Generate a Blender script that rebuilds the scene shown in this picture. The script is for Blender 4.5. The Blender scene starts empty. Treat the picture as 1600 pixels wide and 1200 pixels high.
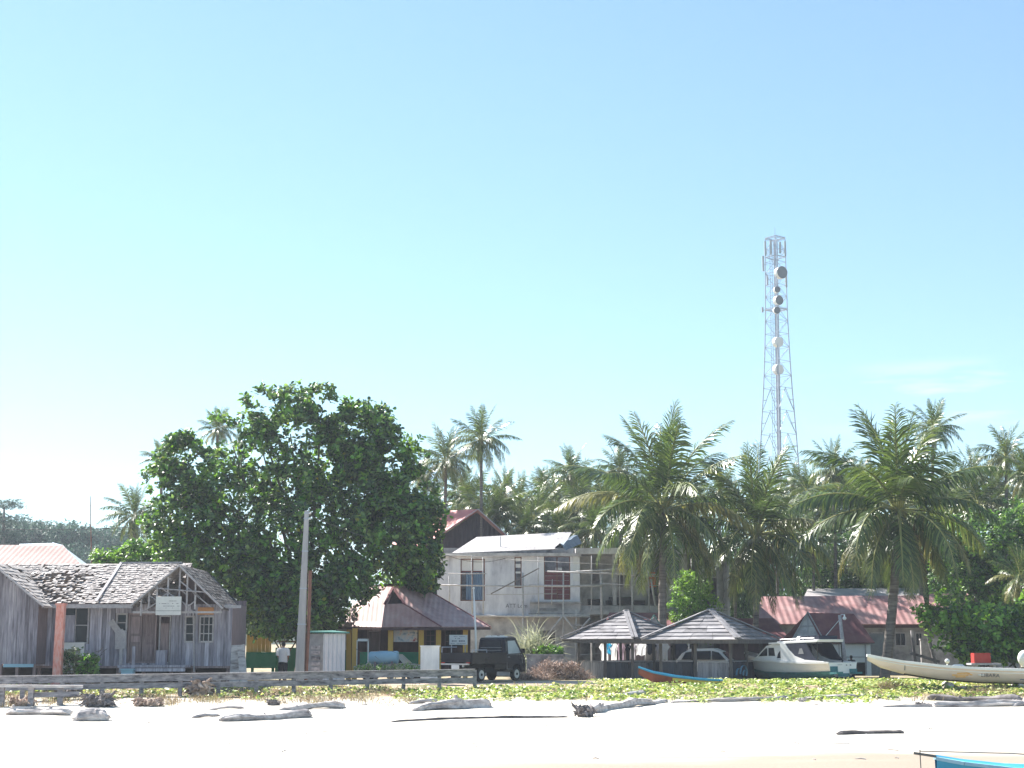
import bpy, math, random
import numpy as np
from mathutils import Vector, Matrix, Euler

scene = bpy.context.scene
R = math.radians
# ------------------------------------------------------------------ camera
F = 2400.0                      # focal length in pixels of a 1600 px wide picture
HOR = 1008.0
CAMZ = 1.9
PITCH = math.atan((HOR - 600) / F)
cam_d = bpy.data.cameras.new("camera")
cam = bpy.data.objects.new("camera", cam_d)
scene.collection.objects.link(cam)
cam_d.sensor_width = 36
cam_d.lens = 36 * F / 1600
cam_d.clip_start = 0.5
cam_d.clip_end = 6000
cam.location = (0, 0, CAMZ)
cam.rotation_euler = (R(90) + PITCH, 0, 0)
scene.camera = cam

# ------------------------------------------------------------------ world, sun, exposure
SUN = Vector((-0.52, 0.50, 0.69)).normalized()     # towards the sun: left, behind the village
SUN_EL = math.asin(SUN.z)
SUN_AZ = math.atan2(SUN.x, SUN.y)                  # from +Y, clockwise seen from above
world = bpy.data.worlds.new("World")
scene.world = world
world.use_nodes = True
wn, wl = world.node_tree.nodes, world.node_tree.links
wn.clear()
sky = wn.new('ShaderNodeTexSky')
sky.sky_type = 'NISHITA'
sky.sun_disc = False
sky.sun_elevation = SUN_EL
sky.sun_rotation = SUN_AZ
sky.altitude = 0
sky.air_density = 1.0
sky.dust_density = 0.1
sky.ozone_density = 1.6
bg = wn.new('ShaderNodeBackground')
bg.inputs['Strength'].default_value = 0.079
wo = wn.new('ShaderNodeOutputWorld')
# a thin wisp of cirrus low in the sky
wtc = wn.new('ShaderNodeTexCoord')
wmap = wn.new('ShaderNodeMapping'); wmap.inputs['Scale'].default_value = (3.0, 3.0, 22.0)
wl.new(wtc.outputs['Generated'], wmap.inputs['Vector'])
wnz = wn.new('ShaderNodeTexNoise'); wnz.inputs['Scale'].default_value = 2.2; wnz.inputs['Detail'].default_value = 6
wl.new(wmap.outputs['Vector'], wnz.inputs['Vector'])
wr = wn.new('ShaderNodeMapRange'); wr.inputs['From Min'].default_value = 0.50; wr.inputs['From Max'].default_value = 0.72
wl.new(wnz.outputs['Fac'], wr.inputs['Value'])
wsep = wn.new('ShaderNodeSeparateXYZ'); wl.new(wtc.outputs['Generated'], wsep.inputs[0])
def wband(sock, a, b, c, d):
    m1 = wn.new('ShaderNodeMapRange'); m1.interpolation_type = 'SMOOTHSTEP'
    m1.inputs['From Min'].default_value = a; m1.inputs['From Max'].default_value = b
    m2 = wn.new('ShaderNodeMapRange'); m2.interpolation_type = 'SMOOTHSTEP'
    m2.inputs['From Min'].default_value = d; m2.inputs['From Max'].default_value = c
    wl.new(sock, m1.inputs['Value']); wl.new(sock, m2.inputs['Value'])
    mm = wn.new('ShaderNodeMath'); mm.operation = 'MULTIPLY'
    wl.new(m1.outputs[0], mm.inputs[0]); wl.new(m2.outputs[0], mm.inputs[1])
    return mm.outputs[0]
bz = wband(wsep.outputs['Z'], 0.125, 0.152, 0.160, 0.18)
bx = wband(wsep.outputs['X'], 0.17, 0.27, 0.4, 0.6)
mm = wn.new('ShaderNodeMath'); mm.operation = 'MULTIPLY'; wl.new(bz, mm.inputs[0]); wl.new(bx, mm.inputs[1])
mm2 = wn.new('ShaderNodeMath'); mm2.operation = 'MULTIPLY'; wl.new(mm.outputs[0], mm2.inputs[0]); wl.new(wr.outputs[0], mm2.inputs[1])
wmix = wn.new('ShaderNodeMixRGB'); wmix.inputs['Color2'].default_value = (5.4, 5.6, 5.7, 1)
wl.new(mm2.outputs[0], wmix.inputs['Fac']); wgam = wn.new('ShaderNodeGamma'); wgam.inputs['Gamma'].default_value = .78
wl.new(sky.outputs['Color'], wgam.inputs['Color'])
wtint = wn.new('ShaderNodeMixRGB'); wtint.blend_type = 'MULTIPLY'; wtint.inputs['Fac'].default_value = 1; wtint.inputs['Color2'].default_value = (.82, 1.02, 1.06, 1)
wl.new(wgam.outputs['Color'], wtint.inputs['Color1']); wl.new(wtint.outputs['Color'], wmix.inputs['Color1'])
wl.new(wmix.outputs['Color'], bg.inputs['Color'])
wl.new(bg.outputs['Background'], wo.inputs['Surface'])

sun_d = bpy.data.lights.new("sun", 'SUN')
sun_d.energy = 5.0
sun_d.angle = R(0.53)
sun_d.color = (1.0, 0.95, 0.88)
sun = bpy.data.objects.new("sun", sun_d)
scene.collection.objects.link(sun)
sun.location = (-60, 60, 90)
sun.rotation_euler = SUN.to_track_quat('Z', 'Y').to_euler()

scene.view_settings.view_transform = 'Standard'
scene.view_settings.look = 'None'
scene.view_settings.exposure = 1.72
scene.view_settings.gamma = 1.0
scene.view_settings.use_curve_mapping = False
scene.cycles.max_bounces = 8
scene.cycles.transparent_max_bounces = 8

# ------------------------------------------------------------------ pixel <-> world
_c, _s = math.cos(PITCH), math.sin(PITCH)
def W(px, py, Y):
    u = (px - 800) / F; v = (600 - py) / F
    d = Vector((u, _c - v * _s, _s + v * _c))
    t = Y / d.y
    return Vector((d.x * t, Y, CAMZ + d.z * t))
def X(px, Y, py=1000): return W(px, py, Y).x
def Z(py, Y): return W(800, py, Y).z
def S(Y): return F * _c / Y          # pixels per metre at that depth near the horizon line

GP = [(-200, -9), (0, -4.5), (18, -2.1), (28, -1.3), (36, -.98), (50, -.55), (58, -.27), (62, -.02), (66, .25),
      (74, .25), (82, .12), (100, .1), (160, .3), (250, 2), (2000, 2)]
GY = [a for a, b in GP]; GZ = [b for a, b in GP]
def gz(x, y):
    z = np.interp(y, GY, GZ)
    return z + 0.05 * np.sin(x * .7 + y * .3) * np.sin(y * .5 - x * .21) * (1 if y < 64 else .3)

# ------------------------------------------------------------------ mesh builder
ORG = {}
class MB:
    def __init__(s): s.v = []; s.f = []; s.mi = []; s.cur = 0
    def add(s, verts, faces):
        o = len(s.v)
        s.v += [tuple(p) for p in verts]
        for f in faces:
            s.f.append([i + o for i in f]); s.mi.append(s.cur)
        return s
    def hexa(s, p):   # 8 points: bottom 4 (ccw) then top 4
        return s.add(p, [(3, 2, 1, 0), (4, 5, 6, 7), (0, 1, 5, 4), (1, 2, 6, 5), (2, 3, 7, 6), (3, 0, 4, 7)])
    def box(s, c, d, rot=None):
        hx, hy, hz = d[0] / 2, d[1] / 2, d[2] / 2
        p = [Vector(q) for q in ((-hx, -hy, -hz), (hx, -hy, -hz), (hx, hy, -hz), (-hx, hy, -hz),
                                 (-hx, -hy, hz), (hx, -hy, hz), (hx, hy, hz), (-hx, hy, hz))]
        if rot is not None:
            m = Euler(rot).to_matrix(); p = [m @ q for q in p]
        return s.hexa([q + Vector(c) for q in p])
    def bb(s, x0, x1, y0, y1, z0, z1):
        return s.hexa([(x0, y0, z0), (x1, y0, z0), (x1, y1, z0), (x0, y1, z0), (x0, y0, z1), (x1, y0, z1), (x1, y1, z1), (x0, y1, z1)])
    def pbox(s, px0, py0, px1, py1, Y, d=.1):        # front face spans the pixel rectangle at depth Y
        m = (py0 + py1) / 2
        return s.bb(X(px0, Y, m), X(px1, Y, m), Y, Y + d, Z(py1, Y), Z(py0, Y))
    def beam(s, p, q, w, h=None, up=(0, 0, 1)):
        p, q = Vector(p), Vector(q); h = h or w
        d = (q - p).normalized(); u = Vector(up)
        if abs(d.dot(u)) > .98: u = Vector((0, 1, 0))
        a = d.cross(u).normalized() * w / 2; b = a.cross(d).normalized() * h / 2
        return s.hexa([p - a - b, p + a - b, p + a + b, p - a + b, q - a - b, q + a - b, q + a + b, q - a + b])
    def tube(s, pts, rads, n=8, caps=True, jit=0, rng=None):
        pts = [Vector(p) for p in pts]
        if not hasattr(rads, '__len__'): rads = [rads] * len(pts)
        o = len(s.v); ref = None
        for i, p in enumerate(pts):
            t = (pts[min(i + 1, len(pts) - 1)] - pts[max(i - 1, 0)]).normalized()
            if ref is None:
                ref = Vector((0, 0, 1)) if abs(t.z) < .9 else Vector((0, 1, 0))
            a = t.cross(ref).normalized(); b = a.cross(t).normalized(); ref = b
            for k in range(n):
                th = 2 * math.pi * k / n
                r = rads[i] * (1 + (rng.uniform(-jit, jit) if jit else 0))
                s.v.append(tuple(p + a * (r * math.cos(th)) + b * (r * math.sin(th))))
        for i in range(len(pts) - 1):
            for k in range(n):
                s.f.append([o + i * n + k, o + i * n + (k + 1) % n, o + (i + 1) * n + (k + 1) % n, o + (i + 1) * n + k]); s.mi.append(s.cur)
        if caps:
            s.f.append([o + k for k in range(n)][::-1]); s.mi.append(s.cur)
            e = o + (len(pts) - 1) * n
            s.f.append([e + k for k in range(n)]); s.mi.append(s.cur)
        return s
    def prism(s, pts, vec):
        pts = [Vector(p) for p in pts]; vec = Vector(vec); n = len(pts)
        return s.add(pts + [p + vec for p in pts], [tuple(range(n))[::-1], tuple(range(n, 2 * n))] +
                     [(i, (i + 1) % n, n + (i + 1) % n, n + i) for i in range(n)])
    def slab(s, pts, t):
        pts = [Vector(p) for p in pts]
        nrm = (pts[1] - pts[0]).cross(pts[2] - pts[0]).normalized()
        if nrm.z < 0: pts = pts[::-1]; nrm = -nrm
        return s.prism([p - nrm * t for p in pts], nrm * t)
    def disc(s, c, axis, r, t, n=20, r2=None):
        axis = Vector(axis).normalized(); c = Vector(c)
        return s.tube([c, c + axis * t], [r, r if r2 is None else r2], n)
    def loft(s, rings, closed=False, caps=True):
        n = len(rings[0]); o = len(s.v)
        for r in rings: s.v += [tuple(p) for p in r]
        for i in range(len(rings) - 1):
            for k in range(n if closed else n - 1):
                s.f.append([o + i * n + k, o + i * n + (k + 1) % n, o + (i + 1) * n + (k + 1) % n, o + (i + 1) * n + k]); s.mi.append(s.cur)
        if caps:
            s.f.append([o + k for k in range(n)][::-1]); s.mi.append(s.cur)
            e = o + (len(rings) - 1) * n
            s.f.append([e + k for k in range(n)]); s.mi.append(s.cur)
        return s
    def ball(s, c, r, n=10, m=7, sq=(1, 1, 1), jit=0, rng=None):
        rings = []
        for i in range(1, m):
            th = math.pi * i / m
            rings.append([])
            for k in range(n):
                q = 1 + (rng.uniform(-jit, jit) if jit else 0)
                rings[-1].append((c[0] + r * q * sq[0] * math.sin(th) * math.cos(2 * math.pi * k / n),
                                  c[1] + r * q * sq[1] * math.sin(th) * math.sin(2 * math.pi * k / n),
                                  c[2] - r * q * sq[2] * math.cos(th)))
        return s.loft(rings, True, True)
    def mesh(s, name, org):
        me = bpy.data.meshes.new(name)
        v = np.array(s.v, dtype=float).reshape(-1, 3) - np.array(org)
        me.from_pydata(v.tolist(), [], s.f)
        if any(s.mi): me.polygons.foreach_set('material_index', s.mi)
        return me
    def build(s, name, mat, parent=None, smooth=False, loc=None):
        org = ORG[parent.name] if parent is not None else (loc if loc is not None else Vector((0, 0, 0)))
        me = s.mesh(name, org)
        for m in (mat if isinstance(mat, (list, tuple)) else [mat]): me.materials.append(m)
        if smooth: me.polygons.foreach_set('use_smooth', [True] * len(me.polygons))
        o = bpy.data.objects.new(name, me)
        scene.collection.objects.link(o)
        if parent is not None:
            o.parent = parent; ORG[o.name] = org
        else:
            o.location = org; ORG[o.name] = Vector(org)
        return o
def tag(o, label=None, cat=None, group=None, kind=None):
    if label: o['label'] = label
    if cat: o['category'] = cat
    if group: o['group'] = group
    if kind: o['kind'] = kind
    return o
def thing(name, label, cat, loc=(0, 0, 0), group=None, local=False):
    o = bpy.data.objects.new(name, None); scene.collection.objects.link(o)
    o.empty_display_size = .3
    o.location = (0, 0, 0) if local else loc
    ORG[o.name] = Vector((0, 0, 0)) if local else Vector(loc)
    return tag(o, label, cat, group)
def solo(mb, name, mat, label, cat, loc, group=None, smooth=False):
    return tag(mb.build(name, mat, None, smooth, Vector(loc)), label, cat, group)
def place(o, loc, rz=0, rx=0, ry=0):
    o.location = loc; o.rotation_euler = (rx, ry, rz)
def copy_tree(o, parent=None):
    c = o.copy(); scene.collection.objects.link(c)
    if parent is not None: c.parent = parent
    for ch in list(o.children): copy_tree(ch, c)
    return c
def gbase(px, py, Y):
    x = X(px, Y); return Vector((x, Y, float(gz(x, Y))))

# ------------------------------------------------------------------ materials
def mat(name, cols, scale=3.0, rough=.8, stretch=(1, 1, 1), bump=.15, island=0.0, metal=0, spec=.3, transl=0, detail=5, coat=0, bumpscale=None, coords='Object'):
    m = bpy.data.materials.new(name); m.use_nodes = True
    n, l = m.node_tree.nodes, m.node_tree.links
    p = n['Principled BSDF']; out = n['Material Output']
    p.inputs['Roughness'].default_value = rough
    p.inputs['Metallic'].default_value = metal
    p.inputs['Specular IOR Level'].default_value = spec
    if coat: p.inputs['Coat Weight'].default_value = coat
    tc = n.new('ShaderNodeTexCoord'); mp = n.new('ShaderNodeMapping'); mp.inputs['Scale'].default_value = stretch
    l.new(tc.outputs[coords], mp.inputs['Vector'])
    nz = n.new('ShaderNodeTexNoise'); nz.inputs['Scale'].default_value = scale; nz.inputs['Detail'].default_value = detail
    nz.inputs['Roughness'].default_value = .62
    l.new(mp.outputs['Vector'], nz.inputs['Vector'])
    if not isinstance(cols[0], (tuple, list)): cols = [cols, tuple(c * .75 for c in cols)]
    cr = n.new('ShaderNodeValToRGB')
    k = len(cols)
    for i, c in enumerate(cols):
        pos = .5 if k == 1 else .3 + .4 * i / (k - 1)
        if i < 2: e = cr.color_ramp.elements[i]; e.position = pos
        else: e = cr.color_ramp.elements.new(pos)
        e.color = (*c, 1)
    l.new(nz.outputs['Fac'], cr.inputs['Fac'])
    col = cr.outputs['Color']
    if island:
        g = n.new('ShaderNodeNewGeometry')
        ad = n.new('ShaderNodeMath'); ad.operation = 'MULTIPLY_ADD'
        ad.inputs[1].default_value = .5 * min(1, island * 1.2); ad.inputs[2].default_value = -.25 * min(1, island * 1.2)
        l.new(g.outputs['Random Per Island'], ad.inputs[0])
        ad2 = n.new('ShaderNodeMath'); ad2.operation = 'ADD'
        l.new(nz.outputs['Fac'], ad2.inputs[0]); l.new(ad.outputs[0], ad2.inputs[1])
        l.new(ad2.outputs[0], cr.inputs['Fac'])
        mr = n.new('ShaderNodeMapRange'); mr.inputs['To Min'].default_value = 1 - island; mr.inputs['To Max'].default_value = 1 + island
        l.new(g.outputs['Random Per Island'], mr.inputs['Value'])
        hs = n.new('ShaderNodeHueSaturation'); l.new(mr.outputs[0], hs.inputs['Value']); l.new(col, hs.inputs['Color'])
        col = hs.outputs['Color']
    l.new(col, p.inputs['Base Color'])
    if bump:
        bn = nz
        if bumpscale:
            bn = n.new('ShaderNodeTexNoise'); bn.inputs['Scale'].default_value = bumpscale; bn.inputs['Detail'].default_value = 4
            l.new(mp.outputs['Vector'], bn.inputs['Vector'])
        b = n.new('ShaderNodeBump'); b.inputs['Strength'].default_value = bump; b.inputs['Distance'].default_value = .05
        l.new(bn.outputs['Fac'], b.inputs['Height']); l.new(b.outputs['Normal'], p.inputs['Normal'])
    if transl:
        t = n.new('ShaderNodeBsdfTranslucent'); hs2 = n.new('ShaderNodeHueSaturation')
        hs2.inputs['Value'].default_value = 1.5; hs2.inputs['Saturation'].default_value = 1.1; hs2.inputs['Hue'].default_value = .485
        l.new(col, hs2.inputs['Color']); l.new(hs2.outputs['Color'], t.inputs['Color'])
        mx = n.new('ShaderNodeMixShader'); mx.inputs[0].default_value = transl
        l.new(p.outputs[0], mx.inputs[1]); l.new(t.outputs[0], mx.inputs[2]); l.new(mx.outputs[0], out.inputs['Surface'])
    return m
def corrugated(name, cols, pitch=.2, axis=0, rough=.5, bump=.5, scale=1.2, metal=0.0):
    m = mat(name, cols, scale, rough, bump=0, spec=.15, metal=metal)
    n, l = m.node_tree.nodes, m.node_tree.links
    p = n['Principled BSDF']
    tc = n.new('ShaderNodeTexCoord'); sp = n.new('ShaderNodeSeparateXYZ'); l.new(tc.outputs['Object'], sp.inputs[0])
    mu = n.new('ShaderNodeMath'); mu.operation = 'MULTIPLY'; mu.inputs[1].default_value = 2 * math.pi / pitch
    l.new(sp.outputs[axis], mu.inputs[0])
    si = n.new('ShaderNodeMath'); si.operation = 'SINE'; l.new(mu.outputs[0], si.inputs[0])
    b = n.new('ShaderNodeBump'); b.inputs['Strength'].default_value = bump; b.inputs['Distance'].default_value = .03
    l.new(si.outputs[0], b.inputs['Height']); l.new(b.outputs['Normal'], p.inputs['Normal'])
    return m
def glassy(name, col=(.02, .025, .035), rough=.25):
    return mat(name, [col, tuple(c * .6 for c in col)], 2, rough, bump=0, spec=.2)

M = {}
M['old_plank'] = mat('weathered_planks', [(.15, .14, .175), (.28, .265, .315), (.46, .44, .5)], 2.2, .9, (6, 6, .5), .25, .25)
M['brown_plank'] = mat('brown_planks', [(.15, .11, .115), (.3, .23, .23)], 2.5, .85, (6, 6, .5), .2, .2)
M['shingle'] = mat('grey_shingles', [(.23, .2, .195), (.33, .3, .29), (.44, .41, .395)], 2.5, .9, (3, .8, .8), .3, .17)
M['shingle_old_shaded'] = mat('old_shaded_shingles', [(.03, .03, .035), (.07, .065, .07), (.2, .19, .19)], 2.5, .9, (3, .8, .8), .3, .4)  # old dark shingles; shade of the slope facing off the sun is included
M['batten'] = mat('roof_battens', [(.12, .1, .1), (.26, .23, .22)], 3, .9, (1, 5, 5), .2, .2)
M['trim'] = mat('grey_trim_wood', [(.27, .25, .27), (.42, .4, .41)], 3, .85, (4, 4, 4), .2, .15)
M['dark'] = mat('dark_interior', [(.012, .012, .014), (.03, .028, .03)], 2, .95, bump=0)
M['glass'] = glassy('window_glass')
M['pink_paint'] = mat('faded_red_paint', [(.55, .17, .13), (.68, .3, .25), (.62, .42, .38)], 3, .8, (3, 3, 1), .2)
M['white_paint'] = mat('white_paint', [(.72, .72, .72), (.8, .8, .8)], 2, .6, bump=.05)
M['offwhite'] = mat('offwhite_board', [(.5, .5, .5), (.66, .65, .63)], 1.5, .75, bump=.08)
M['sign_ink'] = mat('grey_ink', [(.12, .12, .14), (.2, .2, .22)], 8, .8, bump=0)
M['orange_board'] = mat('rusty_orange_board', [(.4, .2, .09), (.55, .28, .12)], 3, .8)
M['blue_paint'] = mat('pale_blue_paint', [(.22, .42, .55), (.33, .52, .62)], 3, .6)
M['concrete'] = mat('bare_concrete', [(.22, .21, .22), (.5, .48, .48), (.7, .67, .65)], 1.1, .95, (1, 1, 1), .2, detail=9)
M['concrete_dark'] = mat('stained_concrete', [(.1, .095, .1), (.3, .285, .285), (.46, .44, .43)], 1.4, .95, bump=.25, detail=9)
M['render_white'] = mat('whitewashed_render', [(.28, .28, .32), (.58, .58, .63), (.74, .74, .78), (.82, .82, .84)], .9, .95, (1.3, 1, .45), .12, detail=9)
M['pole_concrete'] = mat('pole_concrete', [(.27, .26, .28), (.4, .38, .39)], 2, .9, (3, 3, .4), .15)
M['rust'] = mat('rusty_steel', [(.13, .06, .045), (.24, .12, .09)], 4, .8, (3, 3, 1), .2)
M['barrier'] = mat('barrier_wood', [(.03, .028, .035), (.17, .165, .185), (.27, .26, .28), (.38, .36, .38)], 1.6, .9, (1.2, 5, 5), .4, .25)
M['maroon_roof'] = corrugated('maroon_sheet_roof', [(.15, .06, .075), (.2, .085, .095), (.24, .12, .12)], .3, 0, .7, .1)
M['hut_roof'] = corrugated('faded_red_sheet_roof', [(.3, .18, .18), (.4, .25, .24), (.47, .34, .33)], .25, 0, .55, .35)
M['salmon_roof'] = corrugated('salmon_sheet_roof', [(.27, .135, .135), (.34, .19, .185), (.38, .25, .24)], .42, 0, .55, .6)
M['rust_pink_roof'] = corrugated('rusty_pink_sheet_roof', [(.2, .112, .102), (.235, .142, .132), (.26, .185, .175)], .3, 0, .6, .12, .7)
M['red_roof'] = corrugated('red_sheet_roof', [(.5, .12, .12), (.6, .18, .17)], .25, 1, .5, .3)
M['white_sheet'] = corrugated('white_sheet_metal', [(.5, .5, .55), (.62, .62, .66)], .17, 0, .45, .8)
M['zinc_roof'] = corrugated('zinc_sheet_roof', [(.26, .245, .25), (.38, .36, .36), (.46, .44, .44)], .25, 0, .6, .1, .6)
M['zinc_blue'] = corrugated('blue_white_sheet', [(.5, .58, .66), (.65, .7, .75)], .25, 0, .45, .3, .6)
M['yellow_wall'] = mat('ochre_wall', [(.55, .33, .07), (.68, .42, .1)], 2, .8, (3, 3, .6), .1)
M['green_wall'] = mat('green_wall', [(.02, .16, .09), (.035, .22, .12)], 2, .75, bump=.1)
M['maroon_wall'] = mat('dark_maroon_wall', [(.05, .03, .035), (.1, .06, .06)], 2, .85, (4, 4, .5), .15)
M['teal'] = mat('teal_paint', [(.04, .16, .14), (.08, .22, .2)], 3, .6)
M['red_panel'] = mat('red_brown_panel', [(.13, .04, .05), (.19, .06, .07)], 3, .6, (.5, 3, 3), .1)
M['blue_curtain'] = mat('blue_curtain', [(.12, .2, .32), (.22, .32, .45)], 3, .9, (9, 1, .4), .3)
M['bamboo'] = mat('scaffold_poles', [(.36, .34, .34), (.56, .54, .53)], 4, .85, (2, 2, 2), .15, .25)
M['gaz_roof'] = mat('grey_roof_boards', [(.12, .115, .125), (.19, .185, .2), (.26, .25, .26)], 2.5, .85, (.8, .8, 4), .2, .22)
M['gaz_wood'] = mat('dark_wood_frame', [(.06, .058, .06), (.13, .125, .13)], 3, .85, (3, 3, .7), .15)
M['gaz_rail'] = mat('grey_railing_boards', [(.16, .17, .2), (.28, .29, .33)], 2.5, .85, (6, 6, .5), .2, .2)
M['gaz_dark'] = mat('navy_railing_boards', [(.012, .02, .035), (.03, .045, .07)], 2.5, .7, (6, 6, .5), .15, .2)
M['chalk_blue'] = mat('chalk_blue_paint', [(.12, .32, .5), (.2, .42, .6)], 4, .8)
M['gel'] = mat('white_gelcoat', [(.74, .73, .72), (.8, .79, .78)], 1.5, .35, bump=.02, coat=.3)
M['cream_hull'] = mat('cream_hull_paint', [(.74, .6, .53), (.82, .7, .63)], 1.5, .55, (.6, 1, 3), .05)
M['navy_canvas'] = mat('navy_canvas', [(.012, .018, .035), (.03, .035, .06)], 2, .85, bump=.2)
M['teal_hull'] = mat('antifouling_teal', [(.02, .09, .1), (.05, .2, .22), (.03, .12, .13)], 2, .7, bump=.1)
M['dark_hull'] = mat('dark_underside', [(.03, .03, .03), (.07, .06, .055)], 2, .9)
M['orange_mark'] = mat('orange_mark', [(.75, .38, .1), (.8, .48, .18)], 4, .6)
M['truck_paint'] = mat('black_vehicle_paint', [(.006, .007, .016), (.010, .011, .022)], 2, .22, bump=0, spec=.25)
M['tyre'] = mat('tyre_rubber', [(.015, .015, .015), (.03, .03, .03)], 6, .9)
M['steel_rim'] = mat('steel_wheel', [(.4, .4, .42), (.55, .55, .56)], 4, .4, metal=.5)
M['plastic_grey'] = mat('grey_plastic', [(.2, .2, .21), (.3, .3, .31)], 4, .5)
M['red_lamp'] = mat('red_lamp_lens', [(.4, .02, .02), (.3, .015, .015)], 4, .2, bump=0)
M['steel'] = mat('galvanised_steel', [(.3, .33, .4), (.4, .43, .5)], 3, .5, metal=.3, bump=.05)
M['dish_face'] = mat('dish_radome', [(.12, .135, .165), (.16, .175, .2)], 1, .6, bump=.02)
M['dish_light'] = mat('pale_dish_radome', [(.6, .6, .62), (.66, .66, .68)], 1, .6, bump=.02)
M['antenna'] = mat('antenna_panel', [(.35, .37, .4), (.42, .44, .47)], 2, .6, bump=.02)
M['drift'] = mat('driftwood', [(.16, .135, .135), (.46, .42, .41), (.7, .66, .64)], 2.2, .95, (.6, 2.5, 2.5), .9, detail=9)
M['drift_dark'] = mat('dark_driftwood', [(.06, .052, .053), (.15, .135, .135), (.28, .25, .25)], 2, .95, (1, 1, 1), .6, detail=9)
M['dry_brush'] = mat('dry_brush', [(.2, .14, .115), (.38, .275, .225), (.5, .39, .32)], 2, .95, bump=0, island=.4)
M['bark'] = mat('tree_bark', [(.09, .075, .065), (.19, .165, .145)], 3, .95, (2, 2, .5), .5)
M['palm_bark'] = mat('palm_bark', [(.07, .06, .055), (.15, .13, .115), (.24, .21, .19)], 2.5, .95, (.5, .5, 5), .6)
M['leaf_big'] = mat('sea_almond_leaf', [(.026, .07, .026), (.056, .125, .038), (.14, .215, .055)], 1.2, .36, bump=0, island=.55, spec=.5, transl=.38)
M['leaf_dark'] = mat('dark_leaf', [(.022, .065, .024), (.05, .12, .034), (.1, .18, .045)], 1.0, .42, bump=0, island=.45, spec=.45, transl=.28)
M['leaf_bright'] = mat('bright_leaf', [(.06, .16, .025), (.11, .25, .035), (.18, .33, .05)], 1.2, .45, bump=0, island=.35, spec=.4, transl=.3)
M['leaf_lime'] = mat('lime_leaf', [(.12, .26, .05), (.2, .38, .07), (.3, .46, .1)], 1.2, .45, bump=0, island=.35, spec=.4, transl=.35)
M['leaf_yellow'] = mat('yellowing_leaf', [(.2, .28, .03), (.32, .32, .04), (.4, .3, .05)], 1.2, .5, bump=0, island=.3, transl=.25)
M['leaf_hill_haze'] = mat('hazed_leaf', [(.03, .075, .06), (.055, .12, .085), (.09, .16, .1)], .3, .6, bump=0, island=.4, transl=.15)  # blue of the distant haze is mixed into this leaf colour
M['palm_leaf'] = mat('palm_leaflet', [(.03, .062, .016), (.066, .112, .026), (.145, .175, .048)], .5, .34, bump=0, island=.4, spec=.6, transl=.25)
M['palm_yellow'] = mat('yellowing_frond', [(.09, .11, .028), (.16, .165, .045), (.24, .22, .08)], .6, .4, bump=0, island=.3, spec=.5, transl=.3)
M['palm_rib'] = mat('palm_midrib', [(.2, .22, .07), (.32, .3, .11)], 2, .5, bump=0)
M['palm_dead'] = mat('dead_frond', [(.12, .095, .05), (.2, .16, .08), (.27, .22, .1)], 1, .8, bump=0, island=.3, transl=.15)
M['coconut'] = mat('coconut_husk', [(.13, .15, .04), (.26, .22, .08)], 3, .6)
M['creeper'] = mat('beach_creeper_leaf', [(.11, .2, .035), (.22, .33, .065), (.36, .43, .12), (.44, .43, .2)], .7, .45, bump=0, island=.4, spec=.45, transl=.25)
M['dry_grass'] = mat('dry_grass', [(.14, .11, .065), (.27, .215, .135), (.22, .22, .1)], .8, .9, bump=0, island=.35, transl=.2)
M['reed'] = mat('pale_reed_leaf', [(.2, .23, .13), (.34, .36, .24), (.42, .43, .32)], 1, .55, bump=0, island=.25, transl=.25)
M['skin'] = mat('brown_skin', [(.22, .12, .08), (.26, .145, .1)], 6, .55, bump=.02)
M['hair'] = mat('black_hair', [(.012, .01, .01), (.02, .018, .016)], 9, .6)
M['shirt_white'] = mat('white_cotton', [(.74, .74, .76), (.8, .8, .8)], 5, .9, bump=.2, transl=.35)
M['cloth_black'] = mat('black_cotton', [(.012, .012, .015), (.025, .025, .03)], 5, .9, bump=.2)
M['cloth_blue'] = mat('blue_cotton', [(.05, .32, .6), (.08, .4, .68)], 5, .9, bump=.2, transl=.35)
M['cloth_grey'] = mat('grey_cotton', [(.4, .38, .42), (.55, .52, .55)], 5, .9, bump=.2, transl=.35)
M['cloth_navy'] = mat('navy_cotton', [(.015, .018, .035), (.03, .035, .06)], 5, .9, bump=.2)
M['cloth_orange'] = mat('orange_cloth', [(.65, .14, .04), (.75, .22, .07)], 5, .9, bump=.2, transl=.35)
M['cloth_mauve'] = mat('mauve_cotton', [(.3, .22, .28), (.4, .32, .38)], 5, .9, bump=.2, transl=.35)
M['red_plastic'] = mat('red_plastic', [(.38, .035, .03), (.45, .055, .045)], 3, .45, bump=.03)
M['drum_blue'] = mat('pale_blue_drum', [(.24, .4, .5), (.32, .48, .57)], 2, .45, bump=.03)
M['tarp'] = mat('blue_grey_tarp', [(.07, .1, .14), (.13, .18, .23)], 3, .6, bump=.4)
M['car_beige'] = mat('beige_car_paint', [(.5, .46, .38), (.56, .52, .44)], 2, .35, bump=0, coat=.4)
M['boat_blue'] = mat('bright_blue_boat_paint', [(.03, .24, .42), (.05, .32, .5)], 2, .5, bump=.05)
M['boat_red'] = mat('red_brown_boat_paint', [(.16, .045, .03), (.26, .08, .055)], 3, .6, bump=.1)
M['boat_yellow'] = mat('yellow_boat_stripe', [(.55, .4, .06), (.62, .48, .1)], 3, .6)
M['rope'] = mat('rope', [(.1, .1, .1), (.18, .17, .16)], 5, .9)
M['poster'] = mat('faded_poster', [(.05, .16, .3), (.5, .56, .62), (.66, .62, .6), (.35, .08, .1)], 3.6, .7, bump=0, detail=2)
M['sunlit'] = mat('bright_window', [(.28, .31, .34), (.4, .43, .46)], 2, .15, bump=0, spec=.6)

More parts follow.
